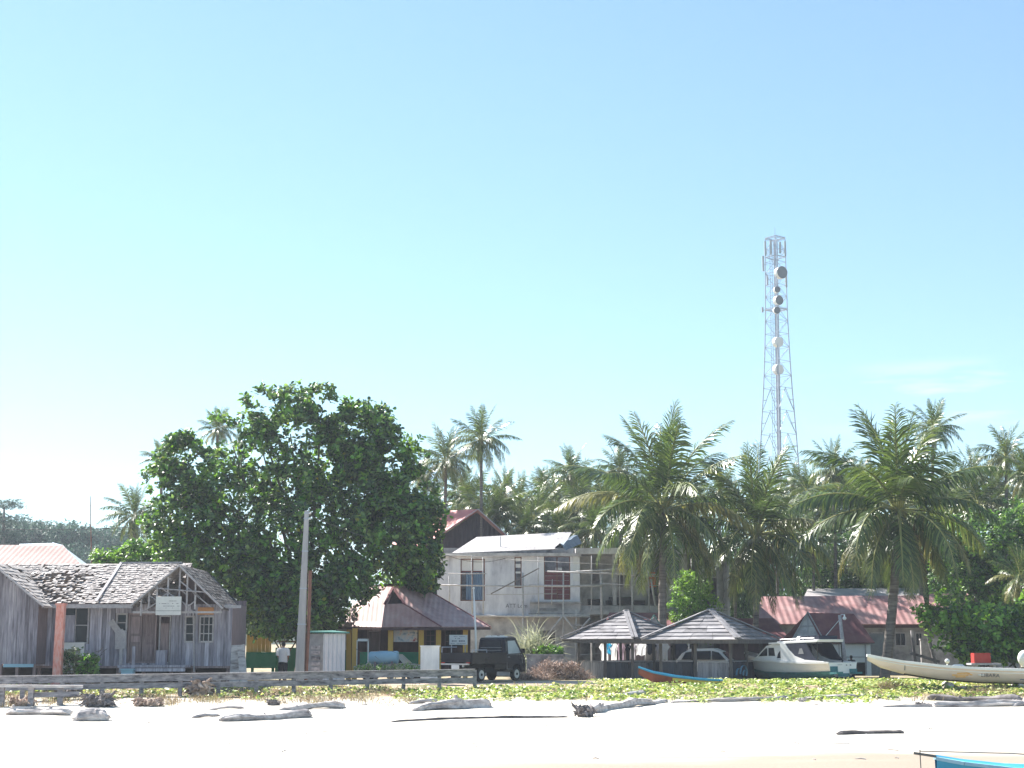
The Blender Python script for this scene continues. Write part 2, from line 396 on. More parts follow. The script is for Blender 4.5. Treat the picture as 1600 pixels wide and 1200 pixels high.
# ================================================================== the setting
def grid_sheet(name, xs, ys, zf, m):
    mb = MB()
    mb.v = [(x, y, zf(x, y)) for y in ys for x in xs]
    n = len(xs)
    for j in range(len(ys) - 1):
        for i in range(n - 1):
            mb.f.append([j * n + i, j * n + i + 1, (j + 1) * n + i + 1, (j + 1) * n + i]); mb.mi.append(0)
    return tag(mb.build(name, m, None, True), kind='structure')

m = mat('beach_and_earth', [(.5, .46, .40), (.6, .56, .5)], .6, .95, bump=.25, detail=10, bumpscale=9)
n, l = m.node_tree.nodes, m.node_tree.links
p = n['Principled BSDF']; base = p.inputs['Base Color'].links[0].from_socket
tc = n.new('ShaderNodeTexCoord'); sp = n.new('ShaderNodeSeparateXYZ'); l.new(tc.outputs['Object'], sp.inputs[0])
nz = n.new('ShaderNodeTexNoise'); nz.inputs['Scale'].default_value = .35; nz.inputs['Detail'].default_value = 8
mpw = n.new('ShaderNodeMapping'); mpw.inputs['Scale'].default_value = (.35, 1.6, 1); l.new(tc.outputs['Object'], mpw.inputs['Vector']); l.new(mpw.outputs['Vector'], nz.inputs['Vector'])
def mth(op, a, b):
    q = n.new('ShaderNodeMath'); q.operation = op
    for i, v in enumerate((a, b)):
        if isinstance(v, (int, float)): q.inputs[i].default_value = v
        else: l.new(v, q.inputs[i])
    return q.outputs[0]
def mrange(v, a, b):
    q = n.new('ShaderNodeMapRange'); q.interpolation_type = 'SMOOTHSTEP'
    q.inputs['From Min'].default_value = a; q.inputs['From Max'].default_value = b; l.new(v, q.inputs['Value']); return q.outputs[0]
def cmix(f, a, b):
    q = n.new('ShaderNodeMixRGB'); l.new(f, q.inputs['Fac'])
    for k, v in (('Color1', a), ('Color2', b)):
        if isinstance(v, tuple): q.inputs[k].default_value = (*v, 1)
        else: l.new(v, q.inputs[k])
    return q.outputs['Color']
wob = mth('MULTIPLY', mth('SUBTRACT', nz.outputs['Fac'], .5), 9.0)
yy = mth('ADD', mth('SUBTRACT', sp.outputs[1], mth('MULTIPLY', sp.outputs[0], .16)), wob)
wet = mrange(yy, 42, 38)               # damp sand near the water's edge
c1 = cmix(wet, base, (.30, .245, .19))
yy2 = mth('ADD', sp.outputs[1], mth('MULTIPLY', wob, .35))
land = mrange(yy2, 58.5, 62)
nz2 = n.new('ShaderNodeTexNoise'); nz2.inputs['Scale'].default_value = 1.3; nz2.inputs['Detail'].default_value = 8; l.new(tc.outputs['Object'], nz2.inputs['Vector'])
earth = cmix(mrange(nz2.outputs['Fac'], .4, .62), (.36, .27, .19), (.15, .15, .07))
c2 = cmix(land, c1, earth)
l.new(c2, p.inputs['Base Color'])
rr = n.new('ShaderNodeMapRange'); rr.inputs['To Min'].default_value = .95; rr.inputs['To Max'].default_value = .55; l.new(wet, rr.inputs['Value']); l.new(rr.outputs[0], p.inputs['Roughness'])
xs = list(np.concatenate([np.linspace(-900, -40, 24), np.linspace(-38, 38, 153), np.linspace(40, 900, 24)]))
ys = list(np.concatenate([np.linspace(-120, 20, 12), np.linspace(22, 100, 157), np.linspace(110, 2500, 60)]))
grid_sheet('ground', xs, ys, lambda x, y: float(gz(x, y)), m)
road_m = mat('sandy_road', [(.44, .33, .25), (.55, .45, .36)], 1.2, .95, bump=.2, detail=8)
grid_sheet('road', list(np.linspace(-60, 4.2, 91)), list(np.linspace(66.4, 72.2, 9)), lambda x, y: float(gz(x, y)) + .006, road_m)
wm = mat('sea_water', [(.03, .16, .17), (.05, .22, .22)], .2, .06, bump=.12, bumpscale=1.5, spec=.5)
grid_sheet('sea', list(np.linspace(-900, 900, 10)), list(np.linspace(-900, 29, 10)), lambda x, y: -1.24, wm)

rng = random.Random(7)

# ================================================================== weathered wooden house
def plankwall(mb, px0, px1, pyt, pyb, Y, holes=(), pw=.17, th=.03, r=rng, top=None):
    pm = (pyt + pyb) / 2
    x0, x1 = X(px0, Y, pm), X(px1, Y, pm); zt, zb = Z(pyt, Y), Z(pyb, Y)
    H = [(X(a, Y, pm), Z(d, Y), X(c, Y, pm), Z(b, Y)) for a, b, c, d in holes]
    x = x0
    while x < x1 - .02:
        w = min(pw * r.uniform(.8, 1.2), x1 - x)
        zt2 = zt if top is None else top(x + w / 2)
        segs = [(zb + r.uniform(-.05, .02), zt2)]
        for (ha, hb, hc, hd) in H:
            if ha < x + w / 2 < hc:
                ns = []
                for a, b in segs:
                    if hd <= a or hb >= b: ns.append((a, b)); continue
                    if hb > a: ns.append((a, hb))
                    if hd < b: ns.append((hd, b))
                segs = ns
        dy = r.uniform(-.008, .008)
        for a, b in segs:
            if b - a > .03: mb.bb(x + .004, x + w - .004, Y + dy, Y + dy + th, a, b)
        x += w
def frame(mb, px0, py0, px1, py1, Y, w=.07, d=.07):
    m_ = (py0 + py1) / 2
    x0, x1, z0, z1 = X(px0, Y, m_), X(px1, Y, m_), Z(py1, Y), Z(py0, Y)
    mb.bb(x0, x0 + w, Y, Y + d, z0, z1); mb.bb(x1 - w, x1, Y, Y + d, z0, z1)
    mb.bb(x0 + w, x1 - w, Y, Y + d, z1 - w, z1); mb.bb(x0 + w, x1 - w, Y, Y + d, z0, z0 + w)
def window(parent, rect, Y, fm, gm, mull=(1, 0), name='window', w=.07, pane='pane'):
    a, b, c, d = rect
    mb = MB(); frame(mb, a, b, c, d, Y - .04, w, .1)
    m_ = (b + d) / 2
    x0, x1, z0, z1 = X(a, Y, m_), X(c, Y, m_), Z(d, Y), Z(b, Y)
    for i in range(mull[0]):
        xx = x0 + (x1 - x0) * (i + 1) / (mull[0] + 1); mb.bb(xx - .02, xx + .02, Y - .03, Y + .03, z0 + w, z1 - w)
    for i in range(mull[1]):
        zz = z0 + (z1 - z0) * (i + 1) / (mull[1] + 1); mb.bb(x0 + w, x1 - w, Y - .026, Y + .026, zz - .02, zz + .02)
    f = mb.build(name, fm, parent)
    mb = MB(); mb.bb(x0 + w * .5, x1 - w * .5, Y + .035, Y + .045, z0 + w * .5, z1 - w * .5); mb.build(pane, gm, f)
    return f

HY = 68.0
house = thing('wooden_house', 'weathered grey plank house on stilts with two front gables and a ruined shingle roof', 'house', gbase(180, 1050, HY))
r1 = random.Random(3)
mb = MB()
holes = [(97, 948, 139, 1006), (181, 958, 199, 988), (200, 958, 244, 1036), (248, 962, 266, 1036), (288, 962, 305, 1004), (311, 962, 334, 1004)]
plankwall(mb, 57, 362, 944, 1041, HY, holes, r=r1)
mb.build('wall', M['old_plank'], house)
# right end wall and back wall
mb = MB()
xr = X(361.5, HY); xl = X(-40, HY)
mb.bb(xr - .04, xr, HY + .04, HY + 3.6, Z(1041, HY), Z(944, HY)); mb.bb(xl, xr, HY + 3.6, HY + 3.65, Z(1041, HY), Z(935, HY))
mb.bb(xl, xr, HY + .1, HY + 3.6, Z(1041, HY), Z(1039, HY))
mb.build('side_wall', M['brown_plank'], house)
# left wing: gable front wall
LY = 66.6
mb = MB(); xa = X(-12, LY, 940); za = Z(884, LY)
slope = lambda x: za - abs(x - xa) * (za - Z(944, LY)) / (X(66, LY, 940) - xa) - .05
plankwall(mb, -60, 58, 950, 1038, LY, [], r=r1, top=slope)
mb.build('gable_wall', M['old_plank'], house)
mb = MB(); xw = X(57.5, LY, 1000); mb.bb(xw - .04, xw - .004, LY + .035, HY, Z(1038, LY), Z(948, LY)); mb.build('wing_side_wall', M['brown_plank'], house)
# roof: real shingle rows
RIDGE_Y, EAVE_Y = 70.9, 67.1
def roof_rows(mb, bt, x0, x1, zr, ze, yr, ye, rows, miss, sw=.13, r=r1):
    ny, nz_ = (yr - ye), (zr - ze)
    L = math.hypot(ny, nz_); d = Vector((0, -ny / L, -nz_ / L)); nrm = Vector((0, -nz_ / L, ny / L))
    for k in range(rows):
        s0 = L * k / rows; s1 = L * (k + 1.25) / rows
        a = Vector((0, yr, zr)) + d * s0; b = Vector((0, yr, zr)) + d * min(s1, L + .06)
        if bt is not None: bt.beam((x0, a.y, a.z - .06), (x1, a.y, a.z - .06), .05, .04)
        x = x0 + r.uniform(0, .05)
        while x < x1:
            w = min(sw * r.uniform(.7, 1.4), x1 - x + .02)
            if r.random() > miss(x, k / rows):
                j0, j1 = r.uniform(0, .012), r.uniform(.02, .055)
                sk = r.gauss(0, .012); ex = r.gauss(0, .03)
                if miss(x, k / rows) > .25: sk += r.gauss(0, .05); j1 += abs(r.gauss(0, .04)); ex += r.gauss(0, .05)
                p0 = a + nrm * j0; p1 = b + d * ex + nrm * j1
                mb.hexa([(x, p1.y, p1.z - .015), (x + w - .006, p1.y, p1.z - .015), (x + w - .006, p0.y, p0.z - .015), (x, p0.y, p0.z - .015),
                         (x + sk, p1.y, p1.z), (x + sk + w - .006, p1.y, p1.z), (x + w - .006, p0.y, p0.z), (x, p0.y, p0.z)])
            x += w
ZR, ZE = Z(881, RIDGE_Y), Z(943, EAVE_Y)
xL, xM, xR = X(20, RIDGE_Y, 880), X(189, RIDGE_Y, 885), X(300, RIDGE_Y, 885)
sh = MB(); bt = MB()
roof_rows(sh, bt, xL - 1.2, xM, ZR, ZE, RIDGE_Y, EAVE_Y, 21, lambda x, t: (.08 if t < .2 else .42) * (1 if x < xM - 1.2 else .3))
roof_rows(sh, bt, xM + .04, xR, ZR + .03, ZE + .02, RIDGE_Y, EAVE_Y - .05, 21, lambda x, t: .02)
# rafters below and the rear slope
for i in range(14):
    xx = xL - 1 + (xR - xL + .9) * i / 13
    bt.beam((xx, RIDGE_Y, ZR - .14), (xx, EAVE_Y, ZE - .12), .05, .09)
rf = sh.build('roof', M['shingle'], house)
bt.build('roof_frame', M['batten'], rf)
mb = MB(); mb.slab([(xL - 1.2, RIDGE_Y + .02, ZR - .02), (xR, RIDGE_Y + .02, ZR - .02), (xR, 75, ZE - .3), (xL - 1.2, 75, ZE - .3)], .05); mb.build('rear_roof', M['batten'], house)
mb = MB(); mb.beam((xM + .02, RIDGE_Y, ZR + .07), (xM - .03, EAVE_Y - .1, ZE + .09), .12, .05)
mb.beam((xM, RIDGE_Y, ZR + .06), (X(284, RIDGE_Y, 885), RIDGE_Y, ZR + .07), .14, .05); mb.build('ridge_cap', M['trim'], rf)
mb = MB(); mb.bb(X(66, EAVE_Y, 945), X(208, EAVE_Y, 945), EAVE_Y - .06, EAVE_Y - .02, ZE - .2, ZE - .03)
mb.build('fascia', M['trim'], house)
mb = MB(); mb.bb(X(351, EAVE_Y, 945), X(377, EAVE_Y, 945), EAVE_Y - .06, EAVE_Y - .02, ZE - .2, ZE - .06); mb.build('fascia', M['trim'], house)
# right porch gable: bargeboards, hanging truss work, short shingle slopes
GYF = 66.5
ap = Vector((X(281, GYF, 884), GYF, Z(884, GYF))); lb = Vector((X(204, GYF, 946), GYF, Z(947, GYF))); rb = Vector((X(348, GYF, 948), GYF, Z(951, GYF)))
mb = MB(); mb.beam(ap, lb, .06, .24, (0, 1, 0)); mb.beam(ap + Vector((0, -.003, 0)), rb, .06, .24, (0, 1, 0))
mb.build('bargeboard', M['trim'], house)
mb = MB()
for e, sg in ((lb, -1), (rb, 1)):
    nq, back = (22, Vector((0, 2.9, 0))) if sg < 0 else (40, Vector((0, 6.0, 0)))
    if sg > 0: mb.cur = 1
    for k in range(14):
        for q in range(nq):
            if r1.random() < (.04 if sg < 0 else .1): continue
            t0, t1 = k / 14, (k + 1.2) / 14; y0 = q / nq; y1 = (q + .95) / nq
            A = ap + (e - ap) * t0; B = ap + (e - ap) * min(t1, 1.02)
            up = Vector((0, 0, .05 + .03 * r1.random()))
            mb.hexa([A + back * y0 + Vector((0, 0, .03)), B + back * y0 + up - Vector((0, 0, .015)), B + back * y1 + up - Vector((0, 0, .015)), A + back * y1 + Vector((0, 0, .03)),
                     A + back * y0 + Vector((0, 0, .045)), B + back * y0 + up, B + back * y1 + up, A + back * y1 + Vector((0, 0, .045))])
gr = mb.build('gable_roof', [M['shingle'], M['shingle_old_shaded']], house)
mb = MB(); mb.slab([ap - Vector((0, 0, .03)), rb - Vector((0, 0, .03)), rb + Vector((0, 6, -.03)), ap + Vector((0, 6, -.03))], .04); mb.build('roof_lining', M['batten'], gr)
mb = MB()
def on(e, t): return ap + (e - ap) * t
for px, pb in ((221, 962), (233, 950), (245, 940), (262, 932), (280, 934), (292, 955), (305, 952)):
    xx = X(px, GYF + .1, 930); e = lb if xx < ap.x else rb; t = abs(xx - ap.x) / abs(e.x - ap.x)
    mb.bb(xx - .035, xx + .035, GYF + .1, GYF + .15, Z(pb, GYF), on(e, t).z - .05)
for (a, b, c, d) in ((222, 956, 243, 942), (232, 930, 262, 950), (262, 926, 246, 936), (262, 926, 280, 938), (281, 908, 312, 934), (292, 948, 305, 938), (284, 940, 303, 958), (300, 925, 328, 948), (250, 918, 262, 926), (292, 930, 280, 920)):
    mb.beam((X(a, GYF, b), GYF + .125, Z(b, GYF)), (X(c, GYF, d), GYF + .125, Z(d, GYF)), .045, .08, (0, 1, 0))
mb.beam(on(lb, .55), on(rb, .62), .05, .08, (0, 1, 0))
mb.beam((ap.x, GYF + .2, ap.z - .15), (ap.x, RIDGE_Y - 1, ap.z - .15), .08, .1)
mb.bb(X(205, GYF + .1), X(345, GYF + .1), GYF + .13, GYF + .19, Z(958, GYF), Z(955, GYF))
mb.build('truss', M['trim'], house)
mb = MB(); mb.prism([ap + Vector((0, 3.2, -.25)), lb + Vector((.3, 3.2, 0)), rb + Vector((-.15, 3.2, .1))], (0, .04, 0)); mb.build('attic_wall', M['brown_plank'], house)
# left wing roof: bargeboard and slope
mb = MB(); la = Vector((X(-12, 65.9, 880), 65.9, Z(880, 65.9))); lr = Vector((X(69, 65.9, 945), 65.9, Z(948, 65.9)))
mb.beam(la, lr, .06, .24, (0, 1, 0)); lz = Vector((2 * la.x - lr.x, lr.y, lr.z)); mb.beam(la + Vector((0, -.003, 0)), lz, .06, .24, (0, 1, 0)); mb.build('bargeboard', M['trim'], house)
mb = MB()
for q in range(16):
    for k in range(12):
        if r1.random() < .12: continue
        A = la + (lr - la) * (k / 12); B = la + (lr - la) * min((k + 1.2) / 12, 1.02); b0 = Vector((0, 4.6 * q / 16, 0)); b1 = Vector((0, 4.6 * (q + .96) / 16, 0)); u = Vector((0, 0, .05 + .03 * r1.random()))
        mb.add([A + b0 + Vector((0, 0, .04)), B + b0 + u, B + b1 + u, A + b1 + Vector((0, 0, .04))], [(0, 1, 2, 3)])
mb.slab([la, lz, lz + Vector((0, 4.6, 0)), la + Vector((0, 4.6, 0))], .05)
mb.build('wing_roof', M['shingle'], house)
# windows, doors, deck, stilts
window(house, (97, 948, 139, 1006), HY, M['trim'], M['glass'], (1, 1))
mb = MB(); mb.pbox(98.5, 961, 116, 1003, HY - .07, .03); mb.build('shutter', M['old_plank'], house)
window(house, (181, 958, 199, 988), HY, M['trim'], M['glass'], (0, 1))
window(house, (288, 962, 305, 1004), HY, M['trim'], M['glass'], (0, 2))
window(house, (311, 962, 334, 1004), HY, M['trim'], M['glass'], (2, 2))
mb = MB(); frame(mb, 200, 958, 244, 1036, HY - .03, .06, .1)
for a, b in ((202, 221.5), (222.5, 242)):
    mb.pbox(a, 960, b, 1035, HY + .02, .04)
    for (t, bt_) in ((964, 990), (994, 1003), (1007, 1032)): mb.pbox(a + 3, t, b - 3, bt_, HY + .005, .02)
dd = mb.build('double_door', M['brown_plank'], house)
mb = MB(); frame(mb, 248, 962, 266, 1036, HY - .03, .05, .08); d1 = mb.build('door', M['trim'], house)
mb = MB(); mb.pbox(249.5, 974, 263, 1035, HY + .05, .03); mb.build('leaf', M['brown_plank'], d1)
mb = MB(); mb.pbox(309, 949, 334, 960.5, HY - .05, .03); mb.build('patch_board', M['orange_board'], house)
mb = MB(); mb.bb(X(197, HY), X(300, HY), HY - 1.3, HY - .04, Z(1043, HY - 1), Z(1039, HY - 1)); mb.pbox(206, 1010, 210.5, 1052, HY - 1.28, .1); mb.bb(X(200, HY), X(300, HY), HY - 1.28, HY - 1.2, Z(1049, HY - 1), Z(1044, HY - 1)); mb.build('porch_deck', M['old_plank'], house)
mb = MB(); mb.bb(X(250, HY), X(264, HY), HY - .7, HY - .2, Z(1039, HY), Z(1016, HY)); mb.build('porch_box', M['old_plank'], house)
for px in (62, 95, 140, 185, 225, 268, 303, 357):
    mb = MB(); xx = X(px, HY); mb.bb(xx - .07, xx + .07, HY + .1, HY + .24, float(gz(xx, HY)) - .1, Z(1040, HY)); mb.build('stilt', M['brown_plank'], house)
for px in (2, 28, 55):
    mb = MB(); xx = X(px, LY); mb.bb(xx - .06, xx + .06, LY + .05, LY + .17, float(gz(xx, LY)) - .1, Z(1037, LY)); mb.build('stilt', M['brown_plank'], house)
mb = MB(); mb.bb(X(57, HY), X(362, HY), HY - .02, HY + .08, Z(1044, HY), Z(1040.5, HY)); mb.build('sill_beam', M['brown_plank'], house)
mb = MB(); mb.pbox(5, 1037.5, 52, 1042.5, LY - .06, .05); mb.build('sill_beam', M['blue_paint'], house)
mb = MB(); mb.bb(xl, xr, HY + 2.4, HY + 2.5, float(gz(-15, HY)) - .1, Z(1041, HY)); mb.build('underfloor_shade', M['dark'], house)  # near-black sheet stands in for the shade under the raised floor
mb = MB(); mb.beam((X(302, HY - .15, 948), HY - .1, Z(955, HY)), (X(304, HY, 1050), HY - .1, Z(1050, HY)), .06, .06); mb.build('downpipe', M['trim'], house)

def writing(mb, px0, px1, py, Y, r, h=1.1, dense=.75):
    x = px0
    while x < px1:
        w = r.uniform(1.0, 2.6)
        if r.random() < dense: mb.pbox(x, py - h / 2, min(x + w, px1), py + h / 2, Y, .004)
        x += w + .5
def text_mesh(txt, size, thick=.004):
    c = bpy.data.curves.new('lettering', 'FONT'); c.body = txt; c.size = size; c.extrude = thick; c.align_x = 'LEFT'
    o = bpy.data.objects.new('lettering', c); scene.collection.objects.link(o)
    bpy.context.view_layer.update()
    me = bpy.data.meshes.new_from_object(o.evaluated_get(bpy.context.evaluated_depsgraph_get()))
    bpy.data.objects.remove(o)
    return me
def text_part(txt, size, mat_, parent, loc, rot=(R(90), 0, 0), name='lettering'):
    me = text_mesh(txt, size); me.materials.clear(); me.materials.append(mat_)
    o = bpy.data.objects.new(name, me); scene.collection.objects.link(o); o.parent = parent
    o.location = Vector(loc) - ORG[parent.name]; o.rotation_euler = rot
    return o

SY = 66.35
sign = thing('notice_board', 'large white notice board hung under the porch gable of the grey plank house', 'sign', W(263, 961, SY))
mb = MB(); mb.pbox(243.5, 932, 283, 961, SY, .04); mb.build('board', M['offwhite'], sign)
mb = MB(); rs = random.Random(5)
for (a, b, y) in ((256, 276, 939), (249, 279, 943), (255, 280, 947), (252, 272, 950)): writing(mb, a, b, y, SY - .006, rs, .9, .7)
mb.pbox(244, 954, 282.5, 954.7, SY - .006, .005); mb.build('writing', M['sign_ink'], sign)

mb = MB(); PY = 65.2; g0 = gbase(90, 1055, PY)
t0 = Vector((X(95.5, PY, 943), PY + .05, Z(943, PY))); b0 = Vector((X(90, PY, 1056), PY, g0.z - .1))
mb.hexa([b0 + Vector(q) for q in ((-.19, -.16, 0), (.15, -.16, 0), (.15, .16, 0), (-.19, .16, 0))] + [t0 + Vector(q) for q in ((-.17, -.14, 0), (.17, -.14, 0), (.17, .14, 0), (-.17, .14, 0))])
mb.box(t0 + Vector((0, 0, -.03)), (.42, .34, .08)); mb.box(b0 + Vector((0, 0, .12)), (.5, .5, .2))
solo(mb, 'porch_post', M['pink_paint'], 'faded salmon red concrete post in front of the grey plank house', 'post', g0)
mb = MB(); mb.pbox(97, 1005, 131, 1044, 67.5, .04); mb.pbox(96, 1004, 132, 1006.2, 67.46, .1); mb.pbox(99, 1043, 129, 1051, 67.52, .03)
solo(mb, 'leaning_sheet', M['offwhite'], 'pale square panel leaning on the plank wall beside the salmon post', 'panel', gbase(114, 1050, 67.5))
mb = MB(); mb.beam(W(173, 970, 67.9), W(186, 988, 67.9), .28, .03, (0, 1, 0)); mb.pbox(180, 985, 197, 1014, 67.86, .03); mb.beam(W(189, 984, 67.84), W(196, 992, 67.84), .14, .03, (0, 1, 0)); mb.pbox(186, 1014, 191, 1051, 67.9, .05)
solo(mb, 'broken_board', M['trim'], 'broken pale boards nailed slanting over the small window of the plank house', 'board', gbase(188, 1050, 67.9))
mb = MB(); mb.pbox(189, 1046, 207, 1056, 66.4, .5); mb.pbox(188, 1045, 208, 1047.2, 66.36, .6)
solo(mb, 'storage_box', M['blue_paint'], 'small pale blue box on the ground under the porch deck of the plank house', 'box', gbase(198, 1056, 66.4))
mb = MB(); mb.beam(W(372, 1008, 67.2) + Vector((0, .7, 0)), Vector((X(383, 67.2), 67.2, .22)), .32, .05, (0, 1, 0)); mb.beam(W(366, 1008, 67.6) + Vector((0, .5, 0)), Vector((X(368, 67.6), 67.6, .22)), .42, .05, (0, 1, 0))
solo(mb, 'leaning_planks', M['drift'], 'two wide planks leaning at the right end of the grey plank house', 'planks', gbase(376, 1050, 67.4))

# ================================================================== rust-pink roofed house behind it
Y = 84.0; hb = thing('roadside_house', 'house with rusty pink sheet roof showing over the ridge of the plank house', 'house', gbase(40, 1050, Y))
mb = MB(); mb.slab([(X(-60, Y), Y, Z(896, Y)), (X(132, Y), Y, Z(893, Y)), (X(98, 88.5, 855), 88.5, Z(852, 88.5)), (X(-60, 88.5), 88.5, Z(851, 88.5))], .06); mb.build('roof', M['rust_pink_roof'], hb)
mb = MB(); mb.slab([(X(132.3, Y), Y + .02, Z(893, Y) - .01), (X(142, 92.5), 92.5, Z(888, 92.5)), (X(82, 90, 850), 90, Z(847.5, 90)), (X(98.4, 88.5, 855), 88.52, Z(852, 88.5))], .05)
mb.slab([(X(30, 88.6, 852), 88.6, Z(853.5, 88.6)), (X(99, 88.6, 852), 88.6, Z(853.5, 88.6)), (X(82, 91, 850), 91, Z(848.5, 91)), (X(30, 91, 850), 91, Z(850, 91))], .04); mb.build('side_roof', M['zinc_blue'], hb)
mb = MB(); mb.bb(X(-55, Y), X(128, Y), Y + .6, Y + 8, 0, Z(897, Y)); mb.build('wall', M['render_white'], hb)

# ================================================================== maroon-roofed warung hut with ochre posts
WY = 76.0
hut = thing('village_hut', 'small hut with a faded red hipped sheet roof, ochre posts and green lower walls', 'hut', gbase(645, 1050, WY + 2))
A1, A2 = W(580, 915, 80), W(650, 911, 80); PK = W(614, 917, 77.6); G1, G2 = W(601, 944, 76.4), W(631, 943, 76.5)
E0, E1, E2, E3 = W(522, 978, 79.2), W(596, 980, WY), W(690, 979, WY), W(766, 979, 78.2)
mb = MB(); th = .05
mb.slab([A1, PK, G1, E1, E0], th); mb.slab([G1, G2, E2, E1], th); mb.slab([PK, A2, E3, E2, G2], th)
bk0, bk1 = Vector((E0.x, 84, E0.z)), Vector((E3.x, 84, E3.z))
mb.slab([A1, A2, bk1, bk0], th)
mb.slab([A1, bk0, E0], th); mb.slab([A2, E3, bk1], th)
rf = mb.build('roof', M['hut_roof'], hut)
mb = MB(); mb.beam(PK, G2 + Vector((.0, -.02, 0)), .12, .05); mb.beam(PK, G1 + Vector((0, -.02, 0)), .12, .05); mb.beam(G2, E2, .14, .05); mb.beam(A1, A2, .16, .06); mb.beam(A2, E3, .12, .05); mb.build('ridge_cap', M['maroon_roof'], rf)
mb = MB(); mb.add([PK + Vector((0, .35, -.08)), G1 + Vector((0, .35, 0)), G2 + Vector((0, .35, 0))], [(0, 1, 2)]); mb.build('gable_panel', M['maroon_wall'], rf)
mb = MB(); mb.beam(E0 - Vector((0, 0, .1)), E1 - Vector((0, 0, .1)), .04, .12); mb.beam(E1 - Vector((0, .003, .1)), E2 - Vector((0, .003, .1)), .04, .12); mb.beam(E2 - Vector((0, 0, .1)), E3 - Vector((0, 0, .1)), .04, .12); mb.build('fascia', M['maroon_wall'], rf)
def post(px, Y, w=.24, top=981):
    mb = MB(); x = X(px, Y); mb.bb(x - w / 2, x + w / 2, Y, Y + w, -.1, Z(top, Y) - .02); return mb
for px, y_ in ((554, WY + .5), (610, WY + .5), (658, WY + .5), (685, WY + .7), (727, WY + 1.6), (545, WY + 2.6)):
    post(px, y_).build('post', M['yellow_wall'], hut)
for a, b, c, d, e_ in ((500, 1016, 541, 1052, 2.9), (550, 1018, 556, 1052, .6), (562, 1019, 655, 1054, .9)):
    mb = MB(); mb.pbox(a, b, c, d, WY + e_, .1); mb.build('low_wall', M['green_wall'], hut)
mb = MB(); mb.pbox(500, 980, 541, 1015.8, WY + 2.95, .1); mb.build('upper_wall', M['offwhite'], hut)
mb = MB(); mb.pbox(530, 976, 735, 1054, WY + 3.2, .12); mb.build('wall', M['maroon_wall'], hut)
mb = MB(); frame(mb, 573, 985, 594, 1050, WY + 3.1, .08, .08); mb.pbox(576, 988, 592, 1050, WY + 3.15, .03); mb.build('door', M['brown_plank'], hut)
window(hut, (664, 983, 681, 1012), WY + 2.4, M['maroon_wall'], M['dark'], (1, 2)); window(hut, (694, 983, 722, 1012), WY + 2.4, M['maroon_wall'], M['dark'], (2, 2))
mb = MB(); mb.pbox(660, 981, 735, 1052, WY + 2.6, .1); mb.build('front_wall', M['maroon_wall'], hut)
mb = MB(); mb.pbox(559, 998, 576, 1002, WY + .3, .08); mb.pbox(574.2, 998, 576, 1040, WY + .3, .06); mb.pbox(557, 1000, 558.2, 1040, WY + .3, .06); mb.build('bench_rail', M['white_paint'], hut)
mb = MB(); mb.pbox(615, 979.5, 652, 1003, WY + 1.0, .03)
o = solo(mb, 'banner', M['poster'], 'faded blue and white picture banner under the eaves of the red roofed hut', 'banner', W(633, 1003, WY + 1))
# green and ochre stall wall behind the man
Y = 80.0; st = thing('green_stall', 'low green stall with an ochre board upper wall beside the man in white', 'stall', gbase(408, 1050, Y))
mb = MB(); mb.pbox(384, 1019, 432, 1044, Y, .8); mb.pbox(392, 1044, 396, 1056, Y + .1, .1); mb.pbox(424, 1044, 428, 1056, Y + .1, .1); mb.build('counter', M['green_wall'], st)
mb = MB(); plankwall(mb, 385, 424, 985, 1019, Y + .5, [], .22); mb.build('back_board', M['yellow_wall'], st)
mb = MB(); mb.pbox(430, 1012, 470, 1050, Y + .6, .1); mb.build('side_screen', M['green_wall'], st)
mb = MB(); mb.pbox(432, 1001, 470, 1004, Y + .3, .1); mb.pbox(462, 1004, 464, 1050, Y + .3, .1); mb.build('rail', M['rust'], st)
# kiosk of white corrugated sheet
KY = 68.5; ki = thing('sheet_kiosk', 'little kiosk with white corrugated side and grey slatted door beside the utility pole', 'kiosk', gbase(510, 1050, KY))
c0, c1, c2 = Vector((X(480, KY), KY + .45, 0)), Vector((X(505.5, KY), KY, 0)), Vector((X(537, KY), KY + .7, 0)); c3 = c0 + (c2 - c1)
def up(p, z): return Vector((p.x, p.y, z))
zk0, zk1 = .2, Z(990, KY)
mb = MB(); mb.prism([up(c1, zk0), up(c2, zk0), up(c2, zk1), up(c1, zk1)], (0, .04, 0)); mb.prism([up(c3, zk0), up(c2, zk0), up(c2, zk1), up(c3, zk1)], (0, .04, 0)); mb.build('side_panel', M['white_sheet'], ki)
mb = MB(); mb.prism([up(c0, zk0), up(c1, zk0), up(c1, zk1), up(c0, zk1)], (0, .04, 0)); mb.build('front_wall', M['plastic_grey'], ki)
mb = MB(); dv = (c1 - c0)
for k in range(7):
    z0 = zk0 + .12 + k * .235; a, b = c0 + dv * .2, c0 + dv * .8
    mb.hexa([up(a, z0) + Vector((0, -.03, 0)), up(b, z0) + Vector((0, -.03, 0)), up(b, z0), up(a, z0), up(a, z0 + .15) + Vector((0, -.05, 0)), up(b, z0 + .15) + Vector((0, -.05, 0)), up(b, z0 + .15), up(a, z0 + .15)])
mb.build('slatted_door', M['barrier'], ki)
mb = MB(); ov = Vector((0, 0, .05)); q = [up(c0, zk1) + Vector((-.1, -.15, .06)), up(c1, zk1) + Vector((0, -.2, .04)), up(c2, zk1) + Vector((.2, -.1, .02)), up(c3, zk1) + Vector((.1, .1, .1))]; mb.slab([a + ov for a in q], .06); mb.build('roof', M['teal'], ki)
